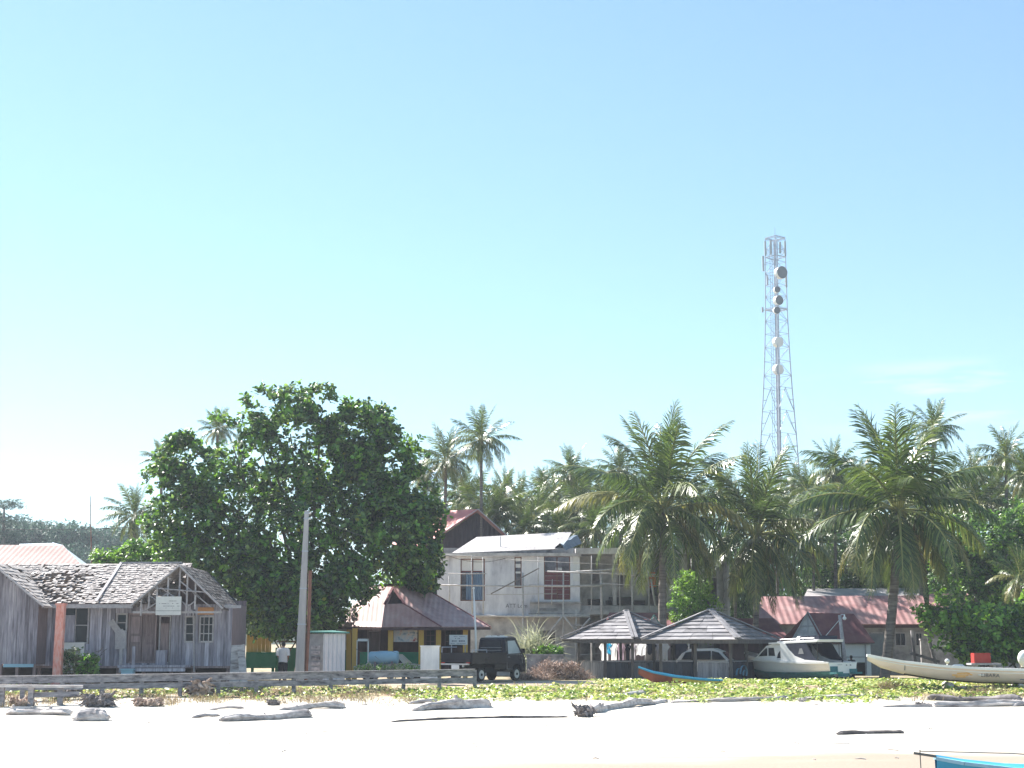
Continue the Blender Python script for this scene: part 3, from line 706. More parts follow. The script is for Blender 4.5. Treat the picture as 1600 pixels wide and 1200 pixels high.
# blue drum on its side, beige parked car behind it
dr = thing('oil_drum', 'pale blue drum lying on its side in front of the red roofed hut', 'drum', gbase(602, 1050, 72))
a, b = W(578, 1028, 72.2), W(622, 1027, 72); d = (b - a); mb = MB()
mb.tube([a, a + d * .03, a + d * .34, a + d * .36, a + d * .64, a + d * .66, a + d * .97, b], [.27, .29, .29, .305, .305, .29, .29, .27], 24); mb.build('shell', M['drum_blue'], dr, True)
for t in (.2, .8):
    mb = MB(); c = a + d * t; mb.box((c.x, c.y, (c.z - .3 + .2) / 2), (.1, .5, c.z - .5)); mb.box((c.x, c.y - .26, c.z - .26), (.1, .08, .16)); mb.build('cradle', M['brown_plank'], dr)
# ---- concrete gate slab, sign on legs, flagpole
mb = MB(); mb.pbox(657, 1010, 686, 1060, 66.8, .3); mb.pbox(656, 1008.6, 687.5, 1010.4, 66.76, .38)
solo(mb, 'concrete_block', M['render_white'], 'plain pale grey rendered block behind the barrier, left of the black pickup', 'block', gbase(671, 1060, 66.8))
sg = thing('name_board', 'small white lettered board on thin legs above the bed of the black pickup', 'sign', gbase(716, 1060, 73.8)); sY = 73.8
mb = MB(); mb.pbox(702, 992, 730.5, 1007.5, sY, .04); mb.build('board', M['offwhite'], sg)
mb = MB(); mb.pbox(704.5, 1007, 706, 1062, sY + .05, .05); mb.pbox(726, 1007, 727.5, 1062, sY + .05, .05); mb.build('legs', M['trim'], sg)
mb = MB()
for (a, b, y, h) in ((707, 726, 994.6, .8), (711, 721, 997.6, 1), (706, 727, 1001.6, 2.2), (704, 728, 1005.3, .8)): writing(mb, a, b, y, sY - .006, rs, h, .85)
mb.build('writing', M['sign_ink'], sg)
fp = thing('flagpole', 'thin white leaning flagpole standing behind the black pickup bed', 'flagpole', gbase(745, 1055, 74.2))
mb = MB(); mb.tube([Vector((X(745, 74.2), 74.2, .2)), W(743, 985, 74.2), W(740, 920, 74.2)], [.05, .045, .03], 8); mb.build('pole', M['white_paint'], fp, True)
mb = MB(); q = W(740, 920, 74.2); mb.ball((q.x, q.y, q.z + .03), .06, 8, 6); mb.build('finial', M['white_paint'], fp, True)

# ================================================================== unfinished concrete building
def wallpanel(mb, rect, holes, Y, t):
    a, b, c, d = rect; pm = (b + d) / 2
    xs_ = sorted({a, c, *[h[0] for h in holes], *[h[2] for h in holes]}); ys_ = sorted({b, d, *[h[1] for h in holes], *[h[3] for h in holes]})
    for i in range(len(xs_) - 1):
        for j in range(len(ys_) - 1):
            mx, my = (xs_[i] + xs_[i + 1]) / 2, (ys_[j] + ys_[j + 1]) / 2
            if any(h[0] < mx < h[2] and h[1] < my < h[3] for h in holes): continue
            mb.bb(X(xs_[i], Y, pm), X(xs_[i + 1], Y, pm), Y, Y + t, Z(ys_[j + 1], Y), Z(ys_[j], Y))
CY = 93.0
cb = thing('concrete_building', 'two storey unfinished concrete building with open windows and a pale sheet roof', 'building', gbase(800, 1055, CY))
HL = [(719.5, 873, 757.5, 939), (804, 870, 815, 919), (850, 869, 891, 937)]
mb = MB(); wallpanel(mb, (683, 868, 828, 962), HL[:2], CY, .18); wallpanel(mb, (828, 868, 906, 940), HL[2:], CY, .18)
mb.build('upper_wall', M['render_white'], cb)
mb = MB(); wallpanel(mb, (686, 963, 906, 1062), [(842, 985, 868, 1040)], CY + .12, .18); mb.build('lower_wall', M['concrete'], cb)
mb = MB(); mb.bb(X(683, CY), X(683, CY) + .2, CY + .2, CY + 8, 0, Z(868, CY)); mb.bb(X(683, CY), X(1140, CY), CY + 8, CY + 8.2, 0, Z(838, CY) - .2); mb.bb(X(1140, CY), X(1140, CY) + .2, CY + 2, CY + 8, 0, Z(866, CY)); mb.build('side_wall', M['concrete_dark'], cb)
mb = MB(); mb.pbox(681, 962, 838, 964.5, CY - .3, .5)
mb.pbox(828, 940, 906, 962, CY - .25, .5); mb.build('floor_slab', M['concrete'], cb)
mb = MB(); mb.pbox(828, 940.5, 908, 943, CY - .5, .25); mb.pbox(842, 950, 872, 954, CY - .32, .07); mb.pbox(826, 958, 912, 962.5, CY - .6, .35); mb.build('broken_ledge', M['concrete_dark'], cb)
# sloping sheet roof over the left block
e = .06
ra, rb_, rc, rd = W(706, 864, CY - .2), W(880, 857, CY - .2), W(893, 831, 97.5), W(745, 839, 97.5)
mb = MB(); mb.slab([ra, rb_, rc, rd], .05)
mb.slab([W(706, 864, CY - .2), W(745, 839, 97.5), Vector((W(700, 864, CY).x, 101, Z(866, CY)))], .04); rf = mb.build('roof', M['zinc_roof'], cb)
mb = MB(); mb.pbox(681, 864, 908, 869, CY - .3, .5); mb.build('roof_edge', M['concrete'], cb)
mb = MB(); rq = random.Random(8)
top = [W(866 + i * 6, 857 - 4 * i + rq.uniform(-2, 2), CY - .1 + .7 * i) for i in range(6)]
bot = [W(884 + i * 5, 860 - 2.2 * i, CY - .1 + .7 * i) for i in range(6)]
mid = [(a + b) / 2 + Vector((0, 0, .16 + rq.uniform(0, .2))) for a, b in zip(top, bot)]
mb.loft([top, mid, bot], caps=False); mb.build('torn_sheet', M['tarp'], rf)
mb = MB(); mb.pbox(781, 838, 783, 860, CY + 1, .05); mb.build('vent_pipe', M['white_paint'], rf)
# windows
def pane_frame(rect, name='window', mull=(1, 1), fm='rust', Yo=.06):
    a, b, c, d = rect; mb = MB(); frame(mb, a, b, c, d, CY + Yo, .06, .07)
    m_ = (b + d) / 2; x0, x1, z0, z1 = X(a, CY, m_), X(c, CY, m_), Z(d, CY), Z(b, CY)
    for i in range(mull[0]):
        xx = x0 + (x1 - x0) * (i + 1) / (mull[0] + 1); mb.bb(xx - .03, xx + .03, CY + Yo, CY + Yo + .06, z0, z1)
    return mb.build(name, M[fm], cb)
w1 = pane_frame(HL[0]); mb = MB(); mb.pbox(721, 874.5, 757, 892, CY + .14, .03); mb.build('bright_gap_panel', M['white_paint'], w1)  # white board stands in for the brightness seen through the upper panes
mb = MB(); mb.pbox(721, 892, 757, 894, CY + .1, .05); mb.build('transom', M['red_panel'], w1)
mb = MB(); x0, x1 = X(728, CY, 915), X(756.5, CY, 915); z0, z1 = Z(937, CY), Z(893, CY)
pts0 = [(x0 + (x1 - x0) * i / 40, CY + .22 + .035 * math.sin(i * 1.1)) for i in range(41)]
mb.loft([[(x, y, z0) for x, y in pts0], [(x, y, z1) for x, y in pts0]], caps=False); mb.build('curtain', M['blue_curtain'], w1)
w2 = pane_frame(HL[1], mull=(0, 0)); mb = MB(); mb.pbox(805, 881, 814.5, 887, CY + .1, .03); mb.pbox(805, 893, 814.5, 896, CY + .1, .03); mb.pbox(805, 871, 814, 877, CY + .1, .03); mb.build('louvre', M['white_paint'], w2)
w3 = pane_frame(HL[2], mull=(1, 1)); mb = MB(); 
for k in range(6):
    mb.pbox(851.5, 893 + k * 7.2, 890, 899.4 + k * 7.2, CY + .13, .04)
mb.build('lower_shutter', M['red_panel'], w3)
mb = MB(); mb.pbox(868, 887, 878, 891, CY + .1, .05); mb.build('cloth', M['shirt_white'], w3)
# right block, recessed, with balcony
RY = CY + 2.2
HR = [(926, 866, 936, 908), (964, 862, 984, 884), (964, 897, 986, 919), (1012, 868, 1034, 946), (1046, 872, 1062, 905), (1075, 872, 1092, 905), (1100, 880, 1120, 945)]
mb = MB(); wallpanel(mb, (906, 860, 1140, 962), HR, RY, .18); mb.build('recessed_wall', M['concrete'], cb)
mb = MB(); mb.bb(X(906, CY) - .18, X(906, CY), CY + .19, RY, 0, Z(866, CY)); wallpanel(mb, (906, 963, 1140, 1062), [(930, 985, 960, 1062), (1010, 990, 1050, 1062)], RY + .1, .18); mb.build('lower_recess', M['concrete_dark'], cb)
mb = MB(); mb.bb(X(900, CY), X(1146, CY), CY - .4, CY + 8.4, Z(866, CY) , Z(857, CY)); mb.build('roof_slab', M['concrete'], cb)
mb = MB(); mb.bb(X(907, CY), X(1138, CY), CY + .0, RY + .05, Z(960, CY), Z(954, CY)); mb.pbox(907, 946.5, 1045, 953.8, CY + .05, .12); mb.build('balcony', M['concrete'], cb)
for rect in ((964, 862, 984, 884), (964, 897, 986, 919), (1012, 868, 1034, 946)):
    mb = MB(); a, b, c, d = rect; frame(mb, a, b, c, d, RY + .04, .08, .1); xx = X((a + c) / 2, RY, 900); mb.bb(xx - .05, xx + .05, RY + .04, RY + .12, Z(d, RY), Z(b, RY)); mb.build('window', M['concrete'], cb)
mb = MB(); mb.pbox(895.5, 869, 905.5, 906, CY - .02, .03); mb.ball((X(900.5, CY, 906), CY - .005, Z(906, CY)), .19, 10, 6, (1, .08, .5)); mb.build('fresh_render', M['white_paint'], cb)
mb = MB(); mb.pbox(947, 938, 1008, 945, RY - .7, .5); mb.pbox(952, 933, 990, 938, RY - .68, .45); mb.pbox(918, 936, 940, 945, RY - .8, .4); mb.build('timber_stack', M['dark_hull'], cb)
for px, dk in ((1042, 0), (1068, 0), (1098, 0), (960, 0)):
    mb = MB(); mb.pbox(px - 3, 866, px + 3, 946, CY + .2, .2); mb.build('column', M['concrete'], cb)
o = text_part('ATT Lom', .33, M['sign_ink'], cb, (X(790, CY, 948), CY - .012, Z(949.5, CY)), name='graffiti')
# hanging clothes in the doorway
mb = MB(); x0, x1 = X(1013, RY - .3, 900), X(1025, RY - .3, 900)
mb.loft([[(x0 + (x1 - x0) * i / 8 * (1 if k else .9), RY - .3 + .04 * math.sin(i * 1.7 + k), Z(894 + k * 8, RY)) for i in range(9)] for k in range(4)], caps=False)
solo(mb, 'hanging_cloth', M['cloth_orange'], 'orange cloth hanging in the upper doorway of the unfinished concrete building', 'cloth', W(1019, 918, RY - .3))
mb = MB(); x0, x1 = X(1022, RY - .22, 900), X(1032, RY - .22, 900)
mb.loft([[(x0 + (x1 - x0) * i / 8, RY - .22 + .04 * math.sin(i * 1.5 + k), Z(898 + k * 11, RY)) for i in range(9)] for k in range(4)], caps=False)
solo(mb, 'hanging_cloth', M['cloth_navy'], 'dark blue cloth hanging right of the orange cloth in the upper doorway', 'cloth', W(1027, 930, RY - .22))
# scaffolding
sc = thing('scaffolding', 'pole scaffolding of thin timber poles standing against the unfinished concrete building', 'scaffolding', gbase(880, 1058, CY - 1.1))
SYc = CY - 1.1
rsx = random.Random(12)
for px, t_, b_, tk in ((702, 900, 952, .09), (738, 868, 960, .07), (755, 870, 965, .07), (816.5, 895, 1052, .14), (842, 870, 960, .06), (879, 893, 1052, .1), (940.5, 890, 978, .16), (969, 868, 960, .06), (988.5, 880, 975, .13), (1014, 866, 962, .07), (1033.5, 880, 980, .12), (1081, 872, 975, .08), (900, 952, 1052, .1), (862, 905, 945, .05), (924, 868, 955, .06)):
    mb = MB(); p = W(px + rsx.uniform(-1.5, 1.5), t_, SYc + rsx.uniform(-.1, .1)); q = W(px, b_, SYc)
    mb.tube([p, (p + q) / 2 + Vector((rsx.uniform(-.03, .03), 0, 0)), q], [tk * .45, tk * .5, tk * .55], 7); mb.build('pole', M['bamboo'], sc, True)
for a, b, c, d, tk in ((684, 914, 930, 916, .09), (826, 915, 941, 915, .13), (855, 893, 1092, 899, .1), (742, 962, 922, 963, .13), (700, 896, 760, 896, .05), (900, 893, 976, 888, .1), (790, 874, 1010, 884, .03), (760, 929, 870, 927, .04), (940, 912, 1040, 915, .05), (890, 976, 990, 980, .05), (690, 866, 800, 872, .04), (1030, 948, 1140, 952, .06), (985, 899, 1120, 902, .07), (847, 1026, 950, 1020, .05)):
    mb = MB(); mb.tube([W(a, b, SYc - .12), W((a + c) / 2, (b + d) / 2 + .8, SYc - .13), W(c, d, SYc - .12)], [tk * .5] * 3, 7); mb.build('rail', M['bamboo'], sc, True)
for a, b, c, d in ((879, 962, 854, 995), (880, 962, 902, 988), (901, 990, 922, 966), (1017, 905, 1024, 948)):
    mb = MB(); mb.tube([W(a, b, SYc - .2), W(c, d, SYc - .2)], [.06, .06], 7); mb.build('brace', M['bamboo'], sc, True)
mb = MB(); mb.beam(W(767, 928, SYc - .3), W(842, 888, SYc - .3), .06, .16, (0, 1, 0)); mb.build('plank', M['batten'], sc)
mb = MB(); mb.bb(X(826, SYc), X(922, SYc), SYc - .1, SYc + .5, Z(962, SYc), Z(960, SYc)); mb.build('walkway', M['bamboo'], sc)

# ================================================================== brown house with red gable roof behind
BY = 104.0; bh = thing('brown_house', 'tall dark brown boarded house with bright red sheet roof behind the concrete building', 'house', gbase(740, 1050, BY))
apx = W(747, 797, BY); lw = W(664, 851, BY); rw = W(792, 838, BY)
mb = MB(); mb.prism([apx - Vector((0, 0, .15)), lw - Vector((0, 0, .15)), Vector((lw.x, BY, 0)), Vector((rw.x + .1, BY, 0)), rw - Vector((0, 0, .15))], (0, 6, 0)); mb.build('wall', corrugated('dark_brown_boards', [(.035, .028, .035), (.06, .048, .055)], .3, 0, .8, .6), bh)
mb = MB(); bk = Vector((-3.1, 6.5, 0)); f0 = Vector((0, -.5, 0)); up_ = Vector((0, 0, .1))
ap2 = W(747, 795.5, BY - .5); lw2 = W(660, 855, BY - .5)
rg2 = W(700, 798, 108)
mb.slab([lw2, ap2, rg2, W(610, 850, 108)], .07); mb.build('roof', M['red_roof'], bh)
mb = MB(); mb.slab([ap2 + Vector((.02, 0, 0)), W(795, 838, BY - .5), W(780, 838, 110), rg2 + Vector((.02, 0, 0))], .07); mb.build('side_roof', M['salmon_roof'], bh)
mb = MB(); mb.beam(ap2, W(796, 840, BY - .52), .06, .22, (0, 1, 0)); mb.beam(ap2 + Vector((0, -.003, 0)), lw2, .06, .18, (0, 1, 0)); mb.build('bargeboard', M['trim'], bh)

# ================================================================== two gazebos
def gazebo(label, apx, apy, Rm, rot, ey, Y, ex_l, panels, seedv):
    r = random.Random(seedv)
    c = W(apx, apy, Y); zg = float(gz(c.x, Y)); g = thing('gazebo', label, 'gazebo', (c.x, Y, zg), 'square beach gazebos with board roofs')
    cor = [Vector((c.x + Rm * math.sin(rot + k * math.pi / 2), Y - Rm * math.cos(rot + k * math.pi / 2), 0)) for k in range(4)]  # front, right, back, left
    ze = Z(ey, Y); za = Z(apy, Y); A = Vector((c.x, Y, za))
    for p in cor: p.z = ze
    rows = 8
    mb = MB(); d_ = MB()
    for k in range(4):
        p, q = cor[k], cor[(k + 1) % 4]
        n = (q - p).cross(A - p).normalized()
        if n.z < 0: n = -n
        for i in range(rows):
            t0, t1 = i / rows, (i + 1.12) / rows
            l0, l1 = A + (p - A) * t0, A + (q - A) * t0
            m0, m1 = A + (p - A) * min(t1, 1.03), A + (q - A) * min(t1, 1.03)
            nseg = 1 + i // 2
            for s_ in range(nseg):
                a, b = s_ / nseg + (.004 if s_ else 0), (s_ + 1) / nseg
                jit = r.uniform(-.012, .012); lift = .085 + r.uniform(-.01, .015)
                P = [l0 + (l1 - l0) * a, l0 + (l1 - l0) * b, m0 + (m1 - m0) * b, m0 + (m1 - m0) * a]
                top = [P[0] + n * .04, P[1] + n * .04, P[2] + n * (lift + jit), P[3] + n * (lift - jit)]
                bot = [v - n * .035 for v in top]
                mb.hexa([bot[3], bot[2], bot[1], bot[0], top[3], top[2], top[1], top[0]])
        d_.add([A - n * .05, p - n * .05, q - n * .05], [(0, 1, 2)])
    rf = mb.build('roof', M['gaz_roof'], g); d_.build('roof_lining', M['gaz_wood'], rf)
    mb = MB()
    for p in cor:
        for sg in (-1, 1):
            off = Vector((-(p - A).y, (p - A).x, 0)).normalized() * .1 * sg
            mb.beam(A + off * .8 + Vector((0, 0, .12)), p + (p - A) * .02 + off + Vector((0, 0, .16)), .15, .05)
    mb.build('hip_cap', M['gaz_roof'], rf)
    mb = MB()
    for k in range(4):
        p, q = cor[k], cor[(k + 1) % 4]; mb.beam(p - Vector((0, 0, .05)), q - Vector((0, 0, .05)), .06, .2)
    mb.build('fascia', M['gaz_wood'], rf)
    inn = [Vector((c.x + (p.x - c.x) * .74, Y + (p.y - Y) * .74, 0)) for p in cor]
    for k in range(4):
        p = inn[k]; q = inn[(k + 1) % 4]; h = (p + q) / 2
        for v in ((p, h) if k in (0, 3) else (p,)):
            mb = MB(); mb.bb(v.x - .075, v.x + .075, v.y - .075, v.y + .075, zg - .1, ze + .12); mb.build('post', M['gaz_wood'], g)
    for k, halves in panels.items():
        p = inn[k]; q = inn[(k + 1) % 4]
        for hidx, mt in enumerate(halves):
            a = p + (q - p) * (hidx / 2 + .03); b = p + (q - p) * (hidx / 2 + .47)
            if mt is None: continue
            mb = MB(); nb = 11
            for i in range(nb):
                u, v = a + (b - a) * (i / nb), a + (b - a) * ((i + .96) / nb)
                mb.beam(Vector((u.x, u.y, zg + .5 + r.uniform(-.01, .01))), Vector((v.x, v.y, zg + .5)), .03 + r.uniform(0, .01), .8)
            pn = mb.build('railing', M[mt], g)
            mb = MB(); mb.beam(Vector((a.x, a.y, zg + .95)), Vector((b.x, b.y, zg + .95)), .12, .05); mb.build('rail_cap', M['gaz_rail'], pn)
    mb = MB(); q = [v + (v - Vector((c.x, Y, 0))) * .05 for v in inn]; mb.slab([Vector((v.x, v.y, zg + .1)) for v in q], .15); mb.build('floor', M['concrete_dark'], g)
    mb = MB()
    for k in range(4): mb.beam(Vector((inn[k].x, inn[k].y, ze + .03)), Vector((inn[(k + 1) % 4].x, inn[(k + 1) % 4].y, ze + .03)), .1, .14)
    mb.build('beam', M['gaz_wood'], g)
    return g, inn, zg
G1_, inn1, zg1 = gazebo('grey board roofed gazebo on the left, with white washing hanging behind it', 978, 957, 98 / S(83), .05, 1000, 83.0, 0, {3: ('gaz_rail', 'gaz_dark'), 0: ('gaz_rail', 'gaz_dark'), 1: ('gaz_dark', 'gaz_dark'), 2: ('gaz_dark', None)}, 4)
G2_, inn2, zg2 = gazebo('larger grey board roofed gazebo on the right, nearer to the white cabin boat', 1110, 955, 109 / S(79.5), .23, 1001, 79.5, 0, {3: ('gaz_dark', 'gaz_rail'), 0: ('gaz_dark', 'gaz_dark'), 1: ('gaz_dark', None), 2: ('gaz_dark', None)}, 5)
# painted wave on the right gazebo's front right panel
p, q = inn2[0], inn2[1]; dv = (q - p); nn = Vector((dv.y, -dv.x, 0)).normalized() * .07
mb = MB()
for (c0, r0, a0, a1) in ((.36, .42, 0, 180), (.4, .2, -30, 200), (.2, .28, 60, 190)):
    pts = [p + dv * c0 + dv.normalized() * (r0 * math.cos(R(t))) + nn + Vector((0, 0, zg2 + .32 + r0 * math.sin(R(t)))) for t in np.linspace(a0, a1, 14)]
    for u, v in zip(pts[:-1], pts[1:]): mb.beam(u, v, .01, .09, nn)
mb.build('painted_wave', M['chalk_blue'], G2_)
# washing line
wl_ = thing('washing_line', 'washing line strung behind the two gazebos', 'line', gbase(1000, 1050, 86.5))
mb = MB(); mb.tube([W(925, 1004, 86.5), W(1000, 1006, 86.4), W(1075, 1004, 86.5)], .012, 5); mb.build('cord', M['rope'], wl_)
for px in (924, 1076):
    mb = MB(); mb.tube([W(px, 1002, 86.5), gbase(px, 1050, 86.5)], .04, 6); mb.build('pole', M['bamboo'], wl_)
rg = random.Random(21)
CL = [(939, 950, 1034, 'shirt_white', 'white garment at the left end of the washing line behind the gazebo'), (948, 953.5, 1022, 'cloth_blue', 'narrow bright blue towel on the washing line behind the left gazebo'),
      (955, 963, 1032, 'shirt_white', 'white garment right of the blue towel on the washing line'), (966, 974, 1038, 'cloth_mauve', 'long pale mauve garment on the washing line behind the left gazebo'),
      (978, 983, 1036, 'cloth_navy', 'narrow dark garment on the washing line behind the front post of the left gazebo'), (985, 992, 1030, 'cloth_grey', 'grey garment just right of the front post of the left gazebo'),
      (994, 1008, 1024, 'shirt_white', 'wide short white garment on the washing line between the gazebo posts'), (1011, 1023, 1022, 'cloth_navy', 'short dark garment on the washing line near the gap between the gazebos'),
      (1025, 1031, 1036, 'cloth_grey', 'long narrow grey garment near the gap between the gazebos'), (1032, 1043, 1032, 'shirt_white', 'white garment just left of the gap between the gazebos'),
      (1052, 1072, 1030, 'cloth_navy', 'big dark garment on the washing line behind the right gazebo')]
for a, b, bt_, mt, lab in CL:
    Yc = 86.45; x0, x1 = X(a, Yc), X(b, Yc); z1, z0 = Z(1005.5, Yc), Z(bt_, Yc); mb = MB(); sl = rg.uniform(.0, .12)
    rows_ = []
    for k in range(6):
        t = k / 5; e_ = (-.12 if k == 1 else 0)
        rows_.append([(x0 + e_ + (x1 - x0 - 2 * e_) * i / 10, Yc + .04 * math.sin(i * 1.3 + a) * t + .03 * math.sin(k + i), z1 + (z0 - z1) * t - .05 * t * math.sin(i * .9 + b)) for i in range(11)])
    mb.loft(rows_, caps=False)
    solo(mb, 'hanging_garment', M[mt], lab, 'garment', ((x0 + x1) / 2, Yc, z0), 'washing on the line behind the gazebos', True)
# low brown roofs behind the gazebos
Y = 88.0
for (pp, lab, wm_) in (([(940, 985), (1060, 985), (1045, 957), (952, 957)], 'low dark brown roofed shed behind the left gazebo', 'brown_plank'), ([(1118, 1003), (1238, 1003), (1208, 966), (1128, 966)], 'low maroon roofed shed behind the right gazebo', 'maroon_wall')):
    x0 = thing('shed', lab, 'shed', gbase((pp[0][0] + pp[1][0]) / 2, 1050, Y))
    mb = MB(); q = [W(*pp[0], Y), W(*pp[1], Y), W(pp[2][0], pp[2][1], Y + 2.4), W(pp[3][0], pp[3][1], Y + 2.4)]; mb.slab(q, .06); mb.build('roof', M['maroon_roof'], x0)
    mb = MB(); mb.bb(q[0].x + .3, q[1].x - .4, Y + .5, Y + 3, 0, q[0].z - .02); mb.build('wall', M[wm_], x0)
x0 = thing('gable_dormer', 'small gable with turquoise bargeboards showing between the two gazebo roofs', 'gable', gbase(1022, 1050, 86.8))
a, b, c = W(1022, 961, 86.8), W(1008, 985, 86.8), W(1037, 985, 86.8)
mb = MB(); mb.beam(a, b, .06, .12, (0, 1, 0)); mb.beam(a + Vector((0, -.003, 0)), c, .06, .12, (0, 1, 0)); mb.build('bargeboard', M['teal'], x0)
mb = MB(); mb.prism([a - Vector((0, 0, .1)), b, Vector((b.x, b.y, .1)), Vector((c.x, c.y, .1)), c], (0, 1.1, 0)); mb.build('wall', M['concrete_dark'], x0)

# ================================================================== houses on the right
Y = 96.0; lh = thing('long_house', 'long low house with salmon corrugated roof and grey walls behind the big right palm', 'house', gbase(1360, 1050, Y))
mb = MB(); mb.slab([W(1178, 975, Y), W(1452, 975, Y), W(1442, 930, 99.5), W(1190, 932, 99.5)], .06); rf = mb.build('roof', M['salmon_roof'], lh)
mb = MB(); mb.slab([W(1452, 962, Y + .3), W(1530, 962, Y + .3), W(1516, 926, 99.4), W(1452, 928, 99.4)], .06); mb.build('lower_roof', M['salmon_roof'], lh)
mb = MB(); mb.bb(X(1184, Y), X(1520, Y), Y + .7, Y + 7, 0, Z(976, Y)); mb.build('wall', M['concrete_dark'], lh)
mb = MB(); mb.pbox(1255, 976, 1452, 981, Y + .15, .1); mb.build('fascia', M['maroon_wall'], lh)
for a, c in ((1362, 1380), (1398, 1416), (1430, 1442)):
    window(lh, (a, 988, c, 1010), Y + .66, M['trim'], M['glass'], (1, 0))
mb = MB(); mb.beam(W(1425, 985, Y - .5), W(1428, 1045, Y - .5), .16, .16); mb.build('verandah_post', M['trim'], lh)
mb = MB(); mb.slab([W(1256, 933, 101), W(1440, 930, 101), W(1436, 918, 103.5), W(1262, 920, 103.5)], .06)
for (px) in (1300, 1340, 1390): mb.bb(X(px, 101.5), X(px, 101.5) + .3, 101.3, 102, Z(960, 101.5), Z(931, 101.5))
x0 = thing('rear_roof_house', 'grey zinc roofed house just above the salmon roof ridge', 'house', gbase(1350, 1050, 101)); mb.build('roof', M['zinc_roof'], x0)
mb = MB(); mb.bb(X(1262, 101), X(1436, 101), 101.6, 106, 0, Z(934, 101)); mb.build('wall', M['concrete_dark'], x0)

Y = 84.5; rh = thing('red_roof_hut', 'white walled hut with steep maroon roof and grey gable behind the white cabin boat', 'hut', gbase(1305, 1055, Y))
gl, ga, gr_ = W(1236, 1003, Y + .4), W(1262, 958, Y + 1.1), W(1288, 1003, Y)
ev = W(1367, 1004, Y - .2); rt = W(1334, 959, Y + 1.15)
mb = MB(); mb.slab([gr_ + Vector((-.1, -.12, -.05)), ev, rt, ga + Vector((-.05, -.1, .02))], .06); rf = mb.build('roof', M['maroon_roof'], rh)
mb = MB(); mb.slab([ga + Vector((-.05, -.1, .02)), rt, Vector((ev.x - .8, Y + 3.6, ev.z)), Vector((gl.x - .1, Y + 3.6, ev.z))], .06); mb.build('rear_roof', M['maroon_roof'], rh)
mb = MB(); mb.prism([gl, gr_, ga], (.06, .1, 0)); gp = mb.build('gable_panel', M['concrete'], rh)
mb = MB(); mb.beam(gl + Vector((0, -.04, .03)), ga + Vector((0, -.06, .06)), .06, .12, (0, 1, 0)); mb.beam(ga + Vector((0, -.07, .06)), gr_ + Vector((0, -.07, .03)), .06, .12, (0, 1, 0)); mb.beam((gl * .45 + ga * .55) + Vector((0, -.05, 0)), (gr_ * .45 + ga * .55) + Vector((0, -.05, 0)), .05, .06); mb.beam((gl + gr_) / 2 + Vector((0, -.05, 0)), ga + Vector((0, -.05, 0)), .05, .06, (0, 1, 0)); mb.build('bargeboard', M['trim'], rh)
mb = MB(); mb.pbox(1289, 1005, 1361, 1056, Y + .25, 2.5); wl0 = mb.build('wall', M['white_paint'], rh)
mb = MB(); mb.bb(gl.x + .1, X(1289, Y) - .01, Y + .5, Y + 3, 0, gl.z - .02); mb.build('side_wall', M['offwhite'], rh)
mb = MB()
for (a, b, c, d) in ((1289, 1005, 1361, 1007), (1352, 1007, 1354, 1054), (1311, 1007, 1312.5, 1054), (1313, 1026, 1352, 1027.2)): mb.pbox(a, b, c, d, Y + .21, .03)
mb.build('wall_batten', M['trim'], rh)
mb = MB(); mb.pbox(1334, 1035, 1352, 1056, Y + .215, .03); mb.build('doorway', M['dark'], rh)
mb = MB(); mb.beam(W(1288, 996, Y - .3), W(1312, 968, Y + .9), .03, .03); mb.build('stay_wire', M['white_paint'], rh)
mb = MB(); mb.pbox(1360, 992, 1389, 1056, Y + 1.2, 2.5); mb.pbox(1358, 990, 1391, 992.2, Y + 1.1, 2.7)
solo(mb, 'water_tank_house', M['plastic_grey'], 'plain blue-grey box shed right of the steep maroon roofed hut', 'shed', gbase(1374, 1056, Y + 1.2))
mb = MB(); mb.pbox(1440, 1000, 1640, 1060, 90.0, .2); mb.pbox(1438, 998, 1640, 1000.5, 89.95, .3)
for px in (1455, 1500, 1550): mb.pbox(px, 1000.7, px + 4, 1060, 89.9, .08)
solo(mb, 'boundary_wall', M['concrete_dark'], 'dark stained concrete wall under the large leaved shrub on the right', 'wall', gbase(1530, 1060, 90))
mb = MB(); mb.beam(W(1422, 1020, 84), W(1468, 1034, 84), .14, .14, (0, 1, 0)); mb.beam(W(1450, 992, 84), W(1462, 1040, 84), .16, .16, (0, 1, 0)); mb.beam(W(1425, 996, 84.2), W(1432, 1045, 84.2), .12, .12, (0, 1, 0))
solo(mb, 'timber_props', M['drift_dark'], 'dark crossed timber props beside the wall behind the long white boat', 'props', gbase(1450, 1055, 84))
# lamp post
lp = thing('lamp_post', 'slightly leaning pale lamp post with round lamp behind the white cabin boat', 'lamp post', gbase(1320, 1055, 80))
mb = MB(); mb.tube([gbase(1321, 1055, 80), W(1317, 1005, 80), W(1312, 961, 80)], [.11, .1, .085], 9); mb.build('pole', M['trim'], lp, True)
mb = MB(); mb.tube([W(1312, 962, 80), W(1316, 960, 79.9), W(1320, 961, 79.8)], .025, 6); mb.build('arm', M['steel'], lp)
mb = MB(); q = W(1319.5, 966, 79.8); mb.ball(q, .1, 10, 8); mb.tube([q + Vector((0, 0, .08)), q + Vector((0, 0, .2))], .035, 6); mb.build('lamp', M['white_paint'], lp, True)
